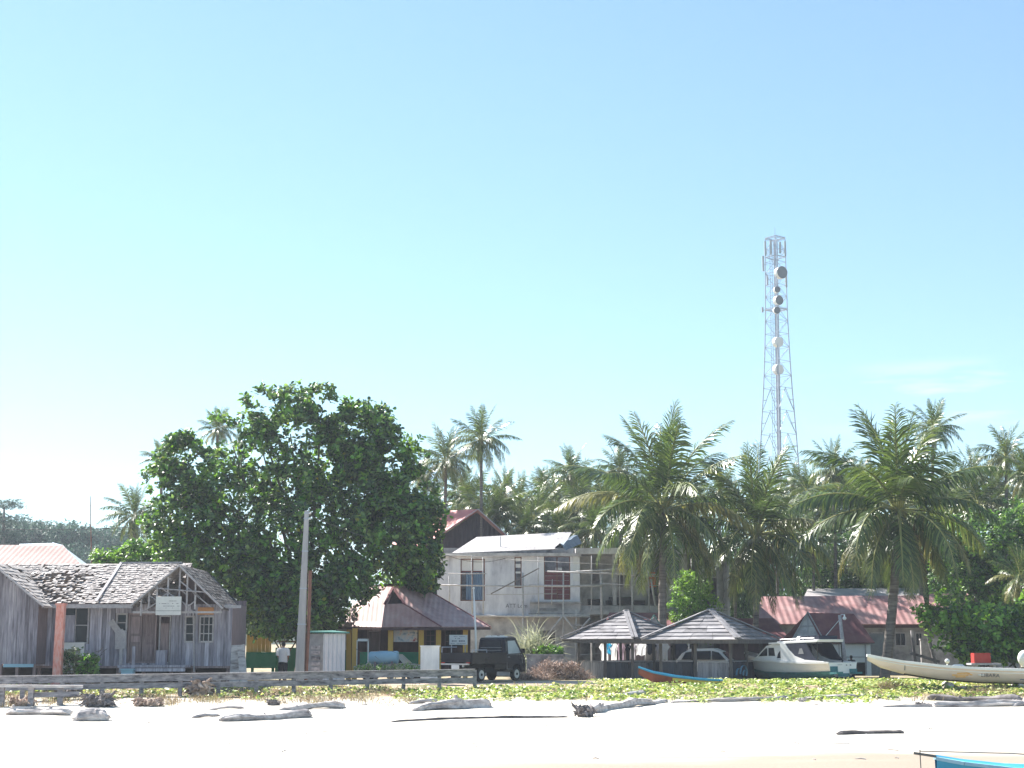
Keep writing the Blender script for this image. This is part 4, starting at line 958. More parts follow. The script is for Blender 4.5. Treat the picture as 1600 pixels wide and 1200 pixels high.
# utility pole, rusty pipe, cables
up0 = thing('utility_pole', 'leaning tapered grey concrete utility pole in front of the big tree', 'utility pole', gbase(469, 1056, 66.8))
b_, t_ = gbase(469, 1056, 66.8) - Vector((0, 0, .2)), W(479.5, 798, 66.8)
mb = MB(); 
for i in range(1): mb.hexa([b_ + Vector(q) for q in ((-.2, -.16, 0), (.2, -.16, 0), (.2, .16, 0), (-.2, .16, 0))] + [t_ + Vector(q) for q in ((-.09, -.08, 0), (.09, -.08, 0), (.09, .08, 0), (-.09, .08, 0))])
mb.build('pole', M['pole_concrete'], up0)
for k, t in enumerate((.985, .955, .77, .56, .36)):
    q = b_ + (t_ - b_) * t; w = .2 + (.09 - .2) * t; mb = MB(); mb.box(q, (2 * w + .03, 2 * w * .85 + .03, .05)); mb.build('band', M['steel'], up0)
for t in (.985, .955):
    q = b_ + (t_ - b_) * t; mb = MB(); mb.tube([q + Vector((.1, -.1, .0)), q + Vector((.2, -.1, 0))], [.04, .055], 8); mb.build('insulator', M['offwhite'], up0)
mb = MB(); mb.tube([gbase(479, 1056, 66.9), W(483, 960, 66.9), W(485, 893, 66.9)], [.075, .075, .07], 8); mb.box(W(485, 892.5, 66.9), (.17, .17, .05)); mb.box(gbase(479, 1056, 66.9) + Vector((0, 0, .06)), (.3, .3, .12))
solo(mb, 'pipe_post', M['rust'], 'rusty brown pipe standing close against the right side of the concrete utility pole', 'pipe', gbase(479, 1056, 66.9))
def cable(pts, sag, r, label):
    mb = MB(); out = []
    for a, b in zip(pts[:-1], pts[1:]):
        for i in range(17):
            t = i / 16; q = a + (b - a) * t; out.append(q - Vector((0, 0, sag * 4 * t * (1 - t))))
    mb.tube(out, r, 5); solo(mb, 'power_cable', M['rope'], label, 'cable', pts[0])
cable([W(-60, 824, 75), W(200, 824, 80), W(330, 828, 88)], .12, .014, 'thin power cable crossing the pale sky above the rusty pink roof')
cable([t_ - Vector((0, 0, .15)), W(700, 868, 89), W(790, 872, CY - .05)], .3, .014, 'thin cable from the utility pole top to the unfinished concrete building')
mb = MB(); mb.tube([gbase(143, 1000, 95), W(143, 880, 95), W(141, 775, 95)], [.05, .04, .02], 6); mb.tube([W(140.5, 790, 95), W(142, 790, 95)], .02, 5)
solo(mb, 'antenna_mast', M['rust'], 'thin bare mast rising into the sky above the roofs on the left', 'mast', gbase(143, 1000, 95))

# ================================================================== telecom tower
TY = 200.0; tx = W(1211, 374, TY).x; ts = 1 / S(TY)
tw = thing('telecom_tower', 'tall grey lattice telecom tower with round dishes and panel antennas above the palms', 'tower', (tx, TY, 1))
ztop = Z(374, TY); rotT = R(38)
prof = [(374, 15.5), (490, 17), (560, 19.5), (607, 22), (680, 27), (750, 31), (850, 37), (1010, 46)]
def thalf(py): return np.interp(py, [a for a, b in prof], [b for a, b in prof]) * ts
def tcorner(py, k):
    z = Z(py, TY); h = thalf(py); xx = W(1211 + (py - 374) * .0185, py, TY).x
    a = rotT + k * math.pi / 2 - math.pi / 4
    return Vector((xx + h * math.cos(a) * 1.0, TY + h * math.sin(a), z))
lev = [374, 392, 410, 428, 446, 464, 482, 502, 522, 543, 565, 587, 607, 643, 679, 715, 750, 800, 850, 900, 955, 1010]
for k in range(4):
    mb = MB(); mb.tube([tcorner(p, k) for p in lev], [.06 + .04 * i / len(lev) for i in range(len(lev))], 6); mb.build('leg', M['steel'], tw)
for f_ in range(4):
    mb = MB()
    for i, (a, b) in enumerate(zip(lev[:-1], lev[1:])):
        A0, A1_ = tcorner(a, f_), tcorner(a, (f_ + 1) % 4); B0, B1 = tcorner(b, f_), tcorner(b, (f_ + 1) % 4)
        mb.beam(A0, A1_, .05)
        if a >= 600:
            m_ = (A0 + A1_) / 2; mb.beam(m_, B0, .055); mb.beam(m_, B1, .055)
            mb.beam((A0 * .5 + B0 * .5), (m_ * .5 + B0 * .5), .05); mb.beam((A1_ * .5 + B1 * .5), (m_ * .5 + B1 * .5), .05)
        else:
            if (i + f_) % 2: mb.beam(A0, B1, .042)
            else: mb.beam(A1_, B0, .042)
    mb.build('lattice', M['steel'], tw)
ct = lambda py: (tcorner(py, 0) + tcorner(py, 2)) / 2
mb = MB()
for dx in (-.22, 0, .2): mb.tube([ct(376) + Vector((dx, -.3, 0)), ct(600) + Vector((dx, -.3, 0)), ct(1005) + Vector((dx, -.3, 0))], [.075, .08, .08], 6)
mb.build('cable_run', M['steel'], tw)
mb = MB(); a, b = ct(376) + Vector((-.75, -.1, 0)), ct(1005) + Vector((-.9, -.3, 0)); 
for dx in (0, .3): mb.tube([a + Vector((dx, 0, 0)), b + Vector((dx, 0, 0))], .03, 4)
for i in range(120): q = a + (b - a) * i / 120; mb.beam(q, q + Vector((.3, 0, 0)), .03)
mb.build('ladder', M['steel'], tw)
mb = MB(); mb.tube([ct(374), ct(374) + Vector((0, 0, 1.7))], [.04, .02], 5); mb.build('lightning_rod', M['steel'], tw)
mb = MB()
for k in range(4): mb.beam(tcorner(372, k) , tcorner(372, (k + 1) % 4), .12); mb.beam(tcorner(402, k), tcorner(402, (k + 1) % 4), .1); mb.beam(tcorner(484, k), tcorner(484, (k + 1) % 4), .14)
mb.build('platform_rail', M['steel'], tw)
def dish(px, py, rp, mt, ax, dep=.55):
    c = W(px, py, TY - 1.6 * .8); r = rp * ts; ax = Vector(ax).normalized(); mb = MB()
    mb.tube([c + ax * .25, c + ax * .28, c - ax * .0, c - ax * dep * r, c - ax * (dep * r + .25 * r)], [r * .96, r, r, r * .97, r * .25], 24); d = mb.build('dish', M['white_paint'], tw, False)
    mb = MB(); mb.tube([c + ax * .275, c + ax * .30], [r * .985, r * .9], 24); mb.build('radome', M[mt], d)
    mb = MB(); mb.tube([c - ax * (dep * r), c - ax * (dep * r + .7)], .07, 6); mb.build('mount', M['steel'], d)
dish(1220.5, 426, 10, 'dish_face', (.42, -.9, -.05)); dish(1213.5, 453, 5.2, 'dish_face', (.2, -1, 0)); dish(1216, 469.5, 7.6, 'dish_face', (.42, -.9, -.05)); dish(1213.5, 485, 5.6, 'dish_face', (.1, -1, -.1))
dish(1215.5, 534.5, 8.2, 'dish_light', (.42, -.9, -.05)); dish(1216, 577.5, 8.2, 'dish_light', (.42, -.9, -.05))
for px, y0, y1, dy in ((1195.8, 377, 400, -.4), (1226.8, 377, 400, -.4), (1192.5, 400, 424, -.5), (1228.5, 430, 449, -.6), (1191.5, 480, 488, -.4), (1204, 376, 398, -.9), (1219, 378, 396, -.9), (1199, 430, 446, .8)):
    p, q = W(px, y0, TY + dy), W(px, y1, TY + dy); mb = MB(); mb.box((p + q) / 2, (.26, .18, (p - q).z)); mb.box((p + q) / 2 + Vector((0, .16, 0)), (.07, .12, (p - q).z * .9)); an = mb.build('panel_antenna', M['antenna'], tw)
    mb = MB(); c = ct((y0 + y1) / 2); q2 = (p + q) / 2; mb.beam(q2, Vector((q2.x + (c.x - q2.x) * .35, c.y + .1, q2.z)), .06); mb.build('bracket', M['steel'], an)

# ================================================================== black pickup (local: x forward, z up)
tk = thing('pickup_truck', 'black small pickup truck with low open bed, seen from behind beside the barrier end', 'pickup truck', local=True)
def sidewalls(mb, prof, w, t=.0):   # closed side profile extruded over the width
    mb.prism([(x, -w / 2, z) for x, z in prof], (0, w, 0))
mb = MB()
cabp = [(.55, .42), (.55, 1.0), (.50, 1.12), (.56, 1.74), (.64, 1.82), (1.20, 1.84), (1.34, 1.80), (1.78, 1.16), (1.94, .98), (1.98, .62), (1.95, .38), (1.72, .36), (1.66, .60), (1.48, .72), (1.22, .72), (1.06, .60), (1.0, .40)]
rings = []
for y, inset, dz in ((-.74, .0, 0), (-.70, 0, 0), (.70, 0, 0), (.74, 0, 0)):
    rings.append([(x, y * (1 - .10 * max(0, (z - 1.05)) / .8), z) for x, z in cabp])
mb.loft(rings, True, True); cab = mb.build('cab', M['truck_paint'], tk)
yy_ = lambda z: -.74 * (1 - .10 * max(0, (z - 1.05)) / .8) - .008
for sg in (1, -1):
    mb = MB(); pts = [(.70, 1.14), (.72, 1.68), (1.24, 1.70), (1.64, 1.16)]
    P = [Vector((x, sg * yy_(z), z)) for x, z in pts]; mb.add(P + [p + Vector((0, sg * .02, 0)) for p in P], [(0, 1, 2, 3), (7, 6, 5, 4)]); mb.build('side_window', M['sunlit'], cab)
    mb = MB()
    for a, b in (((.62, .50), (.62, 1.66)), ((.62, .50), (1.0, .50)), ((1.74, .74), (1.70, 1.12)), ((.62, 1.10), (1.72, 1.10))):
        mb.beam((a[0], sg * yy_(a[1]), a[1]), (b[0], sg * yy_(b[1]), b[1]), .012, .012)
    mb.box((.74, sg * yy_(1), 1.0), (.14, .03, .035)); mb.build('door_seam', M['plastic_grey'], cab)
    mb = MB(); mb.box((1.62, sg * -.86, 1.26), (.08, .16, .2)); mb.beam((1.6, sg * -.76, 1.18), (1.62, sg * -.84, 1.22), .03); mb.build('mirror', M['tyre'], cab)
    mb = MB(); mb.box((1.88, sg * .56, .76), (.14, .3, .16)); mb.build('headlight', M['white_paint'], cab)
mb = MB(); mb.prism([(.515, -.52, 1.2), (.515, .52, 1.2), (.55, .48, 1.66), (.55, -.48, 1.66)], (-.03, 0, 0)); mb.build('rear_window', M['glass'], cab)
mb = MB()
for z in (1.38, 1.5): mb.beam((.47, -.56, z - .1), (.47, .56, z - .1), .02)
mb.build('window_guard', M['plastic_grey'], cab)
mb = MB(); mb.box((.85, 0, 1.86), (.12, 1.1, .05)); 
for y in (-.3, .1, .4): mb.box((.85, y, 1.89), (.13, .16, .05))
mb.build('roof_lamp', M['white_paint'], cab)
mb = MB(); mb.prism([(1.27, -.6, 1.80), (1.27, .6, 1.80), (1.80, .62, 1.16), (1.80, -.62, 1.16)], (.03, 0, .02)); mb.build('windscreen', M['glass'], cab)
mb = MB(); mb.bb(-1.95, .52, -.78, .78, .80, .86); bed = mb.build('bed_floor', M['truck_paint'], tk)
for sg in (-1, 1):
    mb = MB(); mb.bb(-1.93, .50, sg * .80 - .025, sg * .80 + .025, .74, 1.16); mb.bb(-1.93, .5, sg * .83 - .02, sg * .83 + .02, .90, .94); mb.bb(-1.95, .52, sg * .80 - .04, sg * .80 + .04, 1.16, 1.19); mb.build('bed_side', M['truck_paint'], tk)
    mb = MB(); mb.bb(-.3, .45, sg * .78 - .02, sg * .78 + .02, .5, .72); mb.build('side_skirt', M['truck_paint'], tk)
mb = MB(); mb.bb(-1.98, -1.94, -.775, .775, .80, 1.18); mb.bb(-2.0, -1.98, -.6, .6, 1.06, 1.1); tg = mb.build('tailgate', M['truck_paint'], tk)
mb = MB(); mb.bb(-2.08, -1.98, -.72, .72, .69, .75); mb.bb(-2.06, -1.98, -.45, -.4, .6, .69); bp = mb.build('rear_bumper', M['steel_rim'], tk)
mb = MB(); mb.bb(-2.095, -2.082, -.26, .14, .53, .685); mb.build('number_plate', M['white_paint'], bp)
for sg in (-1, 1):
    mb = MB(); mb.bb(-2.01, -1.985, sg * .66 - .09, sg * .66 + .09, .755, .80); mb.build('tail_light', M['red_lamp'], tk)
mb = MB()
for y in (-.35, .35): mb.bb(-1.9, .9, y - .05, y + .05, .45, .795)
mb.bb(-1.0, -.2, .4, .74, .34, .56); mb.bb(-.9, -.1, -.74, -.4, .36, .56); mb.build('chassis', M['tyre'], tk)
mb = MB(); mb.tube([(-1.9, -.8, 1.18), (-1.9, -.8, 1.3), (-.9, -.8, 1.3), (-.9, -.8, 1.18)], .018, 6); mb.tube([(-1.9, .8, 1.18), (-1.9, .8, 1.42), (-.9, .8, 1.42)], .018, 6); mb.build('bed_rail', M['steel'], tk)
for wx in (-1.15, 1.36):
    for sg in (-1, 1):
        c = Vector((wx, sg * .64, .285)); ax = Vector((0, sg, 0)); mb = MB()
        mb.tube([c - ax * .09, c - ax * .08, c + ax * .06, c + ax * .08], [.25, .285, .285, .25], 24); w = mb.build('wheel', M['tyre'], tk)
        mb = MB(); mb.tube([c + ax * .082, c + ax * .088, c + ax * .06], [.185, .17, .05], 20); mb.build('rim', M['steel_rim'], w)
        mb = MB(); mb.tube([c + ax * .088, c + ax * .11], [.06, .05], 10); mb.build('hub', M['tyre'], w)
TKY = 70.5; TKS = 1.06
b = gbase(757, 1055, TKY); b.z += .07; place(tk, b, R(90 - 36)); tk.scale = (TKS, TKS, TKS)

# ---- beige car behind the drum
car = thing('parked_car', 'beige old car with rounded roof, mostly hidden behind the pale blue drum', 'car', local=True)
prof = [(-1.9, .35), (-1.95, .75), (-1.3, .86), (-.85, 1.32), (-.2, 1.42), (.35, 1.36), (.85, .9), (1.7, .78), (1.85, .55), (1.8, .3)]
mb = MB(); mb.loft([[(x, y * (1 if z < .95 else .86), z) for x, z in prof] for y in (-.75, -.72, .72, .75)], True, True); body = mb.build('body', M['car_beige'], car)
for a in ([(-1.15, .92), (-.8, 1.27), (-.3, 1.35), (-.3, .92)], [(-.2, .92), (-.2, 1.35), (.3, 1.3), (.66, .92)]):
    for sg in (-1, 1):
        mb = MB(); P = [(x, sg * (.75 if z < .95 else .75 - .105 * (z - .9) / .45) + sg * .012, z) for x, z in a]; mb.add(P, [(0, 1, 2, 3)]); mb.build('window', M['glass'], body)
for wx in (-1.2, 1.15):
    for sg in (-1, 1):
        mb = MB(); mb.tube([(wx, sg * .6, .3), (wx, sg * .77, .3)], [.3, .3], 20); w = mb.build('wheel', M['tyre'], car); mb = MB(); mb.tube([(wx, sg * .775, .3), (wx, sg * .785, .3)], [.17, .15], 16); mb.build('rim', M['steel_rim'], w)
mb = MB(); mb.box((1.87, 0, .42), (.12, 1.4, .1)); mb.build('bumper', M['steel_rim'], car)
place(car, gbase(615, 1050, 73.6), R(-8)); car.scale = (.9, .9, .9)

# ---- white car behind the right gazebo
car2 = thing('white_car', 'white car parked behind the right gazebo, only its roof and glass in view', 'car', local=True)
prof = [(-2.1, .4), (-2.15, .95), (-1.75, 1.45), (-1.2, 1.72), (.2, 1.75), (.75, 1.55), (1.25, 1.05), (2.1, .92), (2.2, .6), (2.15, .35)]
mb = MB(); mb.loft([[(x, y * (1 if z < 1.05 else .84), z) for x, z in prof] for y in (-.85, -.8, .8, .85)], True, True); body = mb.build('body', M['gel'], car2)
for a in ([(-1.75, 1.08), (-1.5, 1.5), (-.9, 1.58), (-.9, 1.08)], [(-.82, 1.08), (-.82, 1.58), (.1, 1.6), (.1, 1.08)], [(.18, 1.08), (.18, 1.6), (.6, 1.5), (1.05, 1.08)]):
    for sg in (-1, 1):
        mb = MB(); P = [(x, sg * (.85 - .14 * min(1, (z - 1.05) / .68)) + sg * .012, z) for x, z in a]; mb.add(P, [(0, 1, 2, 3)]); mb.build('window', M['glass'], body)
mb = MB(); mb.prism([(.82, -.66, 1.52), (.82, .66, 1.52), (1.25, .76, 1.1), (1.25, -.76, 1.1)], (.03, 0, .03)); mb.build('windscreen', M['glass'], body)
for wx in (-1.35, 1.35):
    for sg in (-1, 1):
        mb = MB(); mb.tube([(wx, sg * .68, .33), (wx, sg * .87, .33)], [.33, .33], 20); w = mb.build('wheel', M['tyre'], car2); mb = MB(); mb.tube([(wx, sg * .875, .33), (wx, sg * .89, .33)], [.19, .17], 16); mb.build('rim', M['steel_rim'], w)
place(car2, gbase(1112, 1055, 85.8), R(-20)); car2.scale = (.88, .9, .92)

# ================================================================== boats
def hull_loft(mb, secs, n=9, close_top=False):
    """secs: (x, halfbeam, z_sheer, z_keel, vee) -> rings port..keel..starboard"""
    rings = []
    for x, hb, zs, zk, v in secs:
        r = []
        for i in range(n):
            t = -1 + 2 * i / (n - 1); a = abs(t)
            y = math.copysign(hb * (a ** v), t) if a else 0
            z = zk + (zs - zk) * (a ** 2.2)
            r.append((x, y, z))
        rings.append(r)
    mb.loft(rings, False, False)
    return rings
# ---- cabin cruiser, local x forward
cr = thing('cabin_boat', 'white cabin cruiser with dark canvas cockpit cover beached beside the maroon roofed hut', 'boat', local=True)
secs = [(-2.9, 1.06, .92, .12, .55), (-1.5, 1.12, .95, .08, .58), (0, 1.12, 1.05, .06, .62), (1.4, .98, 1.22, .08, .7), (2.4, .68, 1.4, .22, .8), (3.1, .28, 1.58, .6, .9), (3.4, .04, 1.68, 1.1, 1)]
mb = MB(); hull_loft(mb, secs, 13); hl = mb.build('hull', M['gel'], cr, True)
secs2 = [(x, hb * 1.012 * .93, zk + (zs - zk) * .48, zk - .02, v) for x, hb, zs, zk, v in secs[:-1]]
mb = MB(); hull_loft(mb, [(x, hb * 1.05, zs, zk - .02, v) for x, hb, zs, zk, v in [(s[0], s[1] * .97 * (.5 ** (s[4] / 2.2)) / 1.0, s[3] + (s[2] - s[3]) * .42, s[3], s[4]) for s in secs[:-1]]], 13); mb.build('lower_hull', M['teal_hull'], hl, True)
mb = MB(); P = [(-2.92, y, z) for y, z in ((-1.05, .92), (-.98, .5), (-.6, .3), (0, .12), (.6, .3), (.98, .5), (1.05, .92))]; mb.prism(P, (.05, 0, 0)); tr = mb.build('transom', M['gel'], cr)
mb = MB(); mb.bb(-2.96, -2.93, -1.0, -.45, .30, .58); mb.bb(-2.96, -2.93, .45, 1.0, .30, .72); mb.bb(-2.955, -2.93, -.45, .45, .16, .34); mb.build('transom_paint', M['teal_hull'], tr)
mb = MB(); mb.bb(-3.35, -2.93, .55, 1.05, .3, .42); mb.bb(-3.3, -2.93, -.95, -.5, .3, .4); mb.build('swim_step', M['teal_hull'], tr)
mb = MB()
for k in range(len(secs) - 1):
    for sg in (-1, 1): mb.beam((secs[k][0], sg * secs[k][1], secs[k][2]), (secs[k + 1][0], sg * secs[k + 1][1], secs[k + 1][2]), .08, .1)
mb.build('gunwale', M['gel'], hl)
# foredeck
mb = MB(); mb.loft([[(x, -hb, zs), (x, -hb * .5, zs + .1), (x, 0, zs + .14), (x, hb * .5, zs + .1), (x, hb, zs)] for x, hb, zs, _, _ in secs[2:]], False, False); mb.build('foredeck', M['gel'], hl)
# cabin shell
mb = MB(); cprof = [(-.2, 1.25), (-.2, 2.02), (.75, 2.06), (1.15, 1.98), (1.95, 1.34), (1.98, 1.25)]
mb.loft([[(x, y, z) for x, z in cprof] for y in (-.88, .88)], True, True)
mb.loft([[(x, y, z) for x, z in [(-.2, 1.0), (-.2, 1.26), (2.0, 1.26), (2.02, 1.18), (.9, 1.06)]] for y in (-1.0, 1.0)], True, True); cbn = mb.build('cabin', M['gel'], cr)
yc = lambda z: 1.0 if z < 1.3 else 1.0 - .14 * min(1, (z - 1.3) / .1 if z < 1.4 else 1)
for a in ([(1.12, 1.42), (1.1, 1.86), (1.22, 1.84), (1.72, 1.42)], [(.6, 1.4), (.66, 1.86), (1.02, 1.86), (1.04, 1.42)], [(-.1, 1.18), (.12, 1.84), (.42, 1.5), (.42, 1.2)]):
    for sg in (-1, 1):
        mb = MB(); P = [Vector((x, sg * (.888 if z > 1.27 else 1.006), z)) for x, z in a]; mb.add(P, [(0, 1, 2, 3)]); mb.build('cabin_window', M['glass'], cbn)
mb = MB(); mb.prism([(1.2, -.74, 1.97), (1.2, .74, 1.97), (1.94, .8, 1.4), (1.94, -.8, 1.4)], (.03, 0, .03)); mb.build('windscreen', M['glass'], cbn)
# hardtop, swoop pillar, canvas
mb = MB(); mb.bb(-2.2, .9, -1.0, 1.0, 2.06, 2.15); mb.bb(-2.3, .4, -.92, .92, 2.15, 2.2); ht = mb.build('hardtop', M['gel'], cr)
mb = MB(); mb.tube([(-1.9, -.8, 2.3), (.3, -.8, 2.3)], .025, 6); mb.tube([(-1.9, .8, 2.3), (.3, .8, 2.3)], .025, 6)
for x in (-1.9, -1.2, -.4, .3):
    for y in (-.8, .8): mb.tube([(x, y, 2.2), (x, y, 2.3)], .02, 5)
mb.build('roof_rail', M['steel_rim'], ht)
mb = MB(); mb.ball((-.3, 0, 2.32), .16, 10, 7); mb.tube([(-.3, 0, 2.2), (-.3, 0, 2.25)], .05, 6); mb.build('roof_dome', M['gel'], ht, True)
mb = MB(); mb.bb(-2.1, -.9, -.7, .7, 2.21, 2.42); mb.build('roof_cover', M['navy_canvas'], ht)
mb = MB()
for sg in (-1, 1):
    o_ = [(-.2, 2.06), (-.45, 1.7), (-.8, 1.35), (-1.4, 1.12), (-2.6, 1.0), (-2.6, .9), (.1, .95), (.1, 2.06)]
    mb.prism([(x, sg * 1.0, z) for x, z in o_], (0, sg * .05, 0))
mb.build('side_wing', M['gel'], cr)
mb = MB()
for sg in (-1, 1):
    o_ = [(-.22, 2.05), (-.47, 1.7), (-.8, 1.36), (-1.4, 1.13), (-2.2, 1.03), (-1.9, 1.35), (-1.5, 2.05)]
    mb.prism([(x, sg * .97, z) for x, z in o_], (0, sg * .02, 0))
cv = mb.build('canvas_cover', M['navy_canvas'], cr)
mb = MB(); mb.bb(-.26, -.22, -.95, .95, 1.0, 2.05); mb.build('cabin_bulkhead', M['navy_canvas'], cr)
mb = MB()
for sg in (-1, 1):
    mb.prism([(-1.0, sg * .995, 1.45), (-1.35, sg * .995, 1.45), (-1.25, sg * .995, 1.75), (-1.1, sg * .995, 1.75)], (0, sg * .005, 0))
mb.build('canvas_window', M['plastic_grey'], cv)
mb = MB()
for y in (-.92, .92):
    mb.tube([(-2.15, y, .95), (-2.15, y, 2.06)], .03, 6)
mb.tube([(-2.15, -.92, 2.03), (-2.15, .92, 2.03)], .03, 6); mb.build('canopy_frame', M['tyre'], cr)
mb = MB()
for x in (-.75, -.5): mb.tube([(x, -1.06, 1.15), (x - .05, -1.06, 2.1)], .03, 6)
for k in range(4): mb.tube([(-.75 - .01 * k, -1.06, 1.3 + .22 * k), (-.5 - .01 * k, -1.06, 1.3 + .22 * k)], .025, 6)
mb.build('boarding_ladder', M['gel'], cr)
mb = MB(); mb.bb(-2.8, -2.4, -.72, .72, .4, .72); mb.bb(-2.85, 0, -.55, .55, .3, .38); mb.build('cockpit', M['gel'], cr)
mb = MB(); mb.box((-2.98, -.2, .78), (.04, .06, .06)); mb.box((-2.98, -.5, .78), (.04, .06, .06)); mb.box((-2.98, .3, .8), (.04, .3, .02)); mb.build('transom_fitting', M['plastic_grey'], tr)
crp = gbase(1244, 1060, 77.5); place(cr, (crp.x, crp.y, crp.z - .02), R(180 - 54), 0, R(2)); cr.scale = (1.04, .93, .88)

# ---- long white boat on the right, bow to the left; local x toward the bow
lb_ = thing('long_boat', 'long slender cream open boat with orange mark beached before the shrubs on the right', 'boat', local=True)
LS = [(-5.2, .62, .95, .50, .5), (-3.5, .78, .92, .41, .5), (-1.5, .82, .92, .38, .52), (.5, .8, .95, .38, .55), (2.2, .68, 1.03, .47, .62), (3.6, .46, 1.16, .66, .72), (4.5, .24, 1.3, .9, .85), (5.05, .05, 1.4, 1.2, 1)]
mb = MB(); hull_loft(mb, LS, 13); hl = mb.build('hull', M['cream_hull'], lb_, True)
mb = MB(); hull_loft(mb, [(x, hb * .93, zs - .06, zk + .08, v) for x, hb, zs, zk, v in LS[:-1]], 13); mb.build('inner_hull', M['gel'], lb_, True)
mb = MB()
for k in range(len(LS) - 1):
    for sg in (-1, 1): mb.beam((LS[k][0], sg * LS[k][1], LS[k][2]), (LS[k + 1][0], sg * LS[k + 1][1], LS[k + 1][2]), .12, .1)
    for sg in (-1, 1):
        a = [Vector((s_[0], sg * s_[1] * .985 * (.75 ** (s_[4] / 2.2)) + sg * .02, s_[3] + (s_[2] - s_[3]) * .75)) for s_ in (LS[k], LS[k + 1])]; mb.beam(a[0], a[1], .04, .035)
mb.build('gunwale', M['gel'], lb_)
mb = MB(); mb.loft([[(x, -hb * .95, zs + .02), (x, 0, zs + .06), (x, hb * .95, zs + .02)] for x, hb, zs, _, _ in LS[4:]], False, False); mb.build('foredeck', M['gel'], lb_)
for x in (-3, -1.2, .6): mb = MB(); mb.bb(x - .13, x + .13, -.74, .74, .68, .72); mb.build('thwart', M['gel'], lb_)
mb = MB(); hull_loft(mb, [(x, hb * .52, zk + (zs - zk) * .16, zk - .03, v) for x, hb, zs, zk, v in LS[:-2]], 9); mb.build('keel', M['dark_hull'], lb_)  # near-black keel colour carries the shadow under the hull
def hside(x, f):  # point on the side facing the beach (y>0 side after the turn)
    k = [s_[0] for s_ in LS]; hb, zs, zk, v = [float(np.interp(x, k, [s_[i] for s_ in LS])) for i in (1, 2, 3, 4)]
    a = f ** (1 / 2.2); return Vector((x, hb * a ** v + .012, zk + (zs - zk) * f))
mb = MB()
for (xa, fa, xb, fb) in ((1.55, .55, 1.15, .62), (1.75, .4, 1.1, .48), (1.6, .3, 1.2, .34), (1.15, .62, .95, .5)):
    mb.beam(hside(xa, fa), hside(xb, fb), .02, .05)
mb.build('orange_mark', M['orange_mark'], hl)
mb = MB()
for x0_ in (-1.6, -2.7):
    q = [hside(x0_ + .65 - .13 * i, .3 + .03 * (i ** 1.6) * .55) for i in range(6)]
    for u, v in zip(q[:-1], q[1:]): mb.beam(u, v, .012, .045)
q = hside(3.6, .35); mb.beam(q, hside(3.6, .75), .03, .05); mb.build('grey_stripe', M['plastic_grey'], hl)
me = text_mesh('LIBARA', .23); me.materials.clear(); me.materials.append(M['sign_ink'])
o = bpy.data.objects.new('lettering', me); scene.collection.objects.link(o); o.parent = hl
qa, qb = hside(.62, .42), hside(-.5, .42); ex = (qb - qa).normalized(); ez = (hside(.1, .62) - hside(.1, .4)).normalized(); ey = ez.cross(ex); 
o.matrix_local = Matrix(((ex.x, ez.x, -ey.x * -1, qa.x), (ex.y, ez.y, ey.y, qa.y + .045), (ex.z, ez.z, ey.z, qa.z), (0, 0, 0, 1)))
bw = W(1355, 1024, 64.5); bow_l = Vector((5.05, 0, 1.4)); yaw = R(180 - 4)
rot = Euler((R(4), 0, yaw)).to_matrix()
for i in range(3): mb = MB(); xx = (-4, -1, 1.8)[i]; mb.tube([(xx, -.7, .27), (xx, .7, .27)], [.12, .11], 8); mb.box((xx, 0, .05), (.3, .9, .3)); mb.build('roller_log', M['drift'], lb_)
lb_.rotation_euler = (0, R(-1.0), yaw); lb_.location = bw - Euler((0, R(-1.0), yaw)).to_matrix() @ bow_l

# ---- little painted sampan
sp_ = thing('sampan', 'small worn red and yellow open boat with bright blue gunwale in front of the gazebos', 'boat', local=True)
SS = [(-1.75, .34, .40, .06, .5), (-.9, .42, .38, .02, .5), (.2, .42, .42, 0, .52), (1.1, .28, .52, .08, .65), (1.75, .03, .68, .38, 1)]
mb = MB(); hull_loft(mb, SS, 11); hl = mb.build('hull', M['boat_red'], sp_, True)
mb = MB(); hull_loft(mb, [(x, hb * .9, zs - .03, zk + .06, v) for x, hb, zs, zk, v in SS[:-1]], 11); mb.build('inner_hull', M['blue_paint'], sp_, True)
mb = MB()
for k in range(4):
    for sg in (-1, 1): mb.beam((SS[k][0], sg * SS[k][1], SS[k][2]), (SS[k + 1][0], sg * SS[k + 1][1], SS[k + 1][2]), .07, .07)
mb.beam((SS[0][0], -.34, .4), (SS[0][0], .34, .4), .07, .07); mb.build('gunwale', M['boat_blue'], sp_)
mb = MB()
for sg in (-1, 1):
    for k in (0, 1):
        for f_, m0 in ((.72, 0),):
            a = [Vector((s_[0], sg * (s_[1] * (f_ ** (s_[4] / 2.2)) + .015), s_[3] + (s_[2] - s_[3]) * f_)) for s_ in (SS[k], SS[k + 1])]; mb.beam(a[0], a[1], .025, .11)
mb.build('stripe', M['boat_yellow'], hl)
mb = MB(); mb.prism([(-1.77, -.33, .4), (-1.77, -.2, .08), (-1.77, .2, .08), (-1.77, .33, .4)], (.03, 0, 0)); mb.build('transom', M['boat_yellow'], hl)
for x in (-1, .1): mb = MB(); mb.bb(x - .08, x + .08, -.36, .36, .28, .31); mb.build('thwart', M['boat_blue'], sp_)
q0, q1 = W(993, 1049, 68.3), W(1120, 1067, 67.2)
place(sp_, ((q0.x + q1.x) / 2, 66.6, float(gz(0, 66.6)) - .1), math.atan2(q0.y - q1.y, q0.x - q1.x), 0, R(-4)); sp_.scale = (1.02, 1, 1)

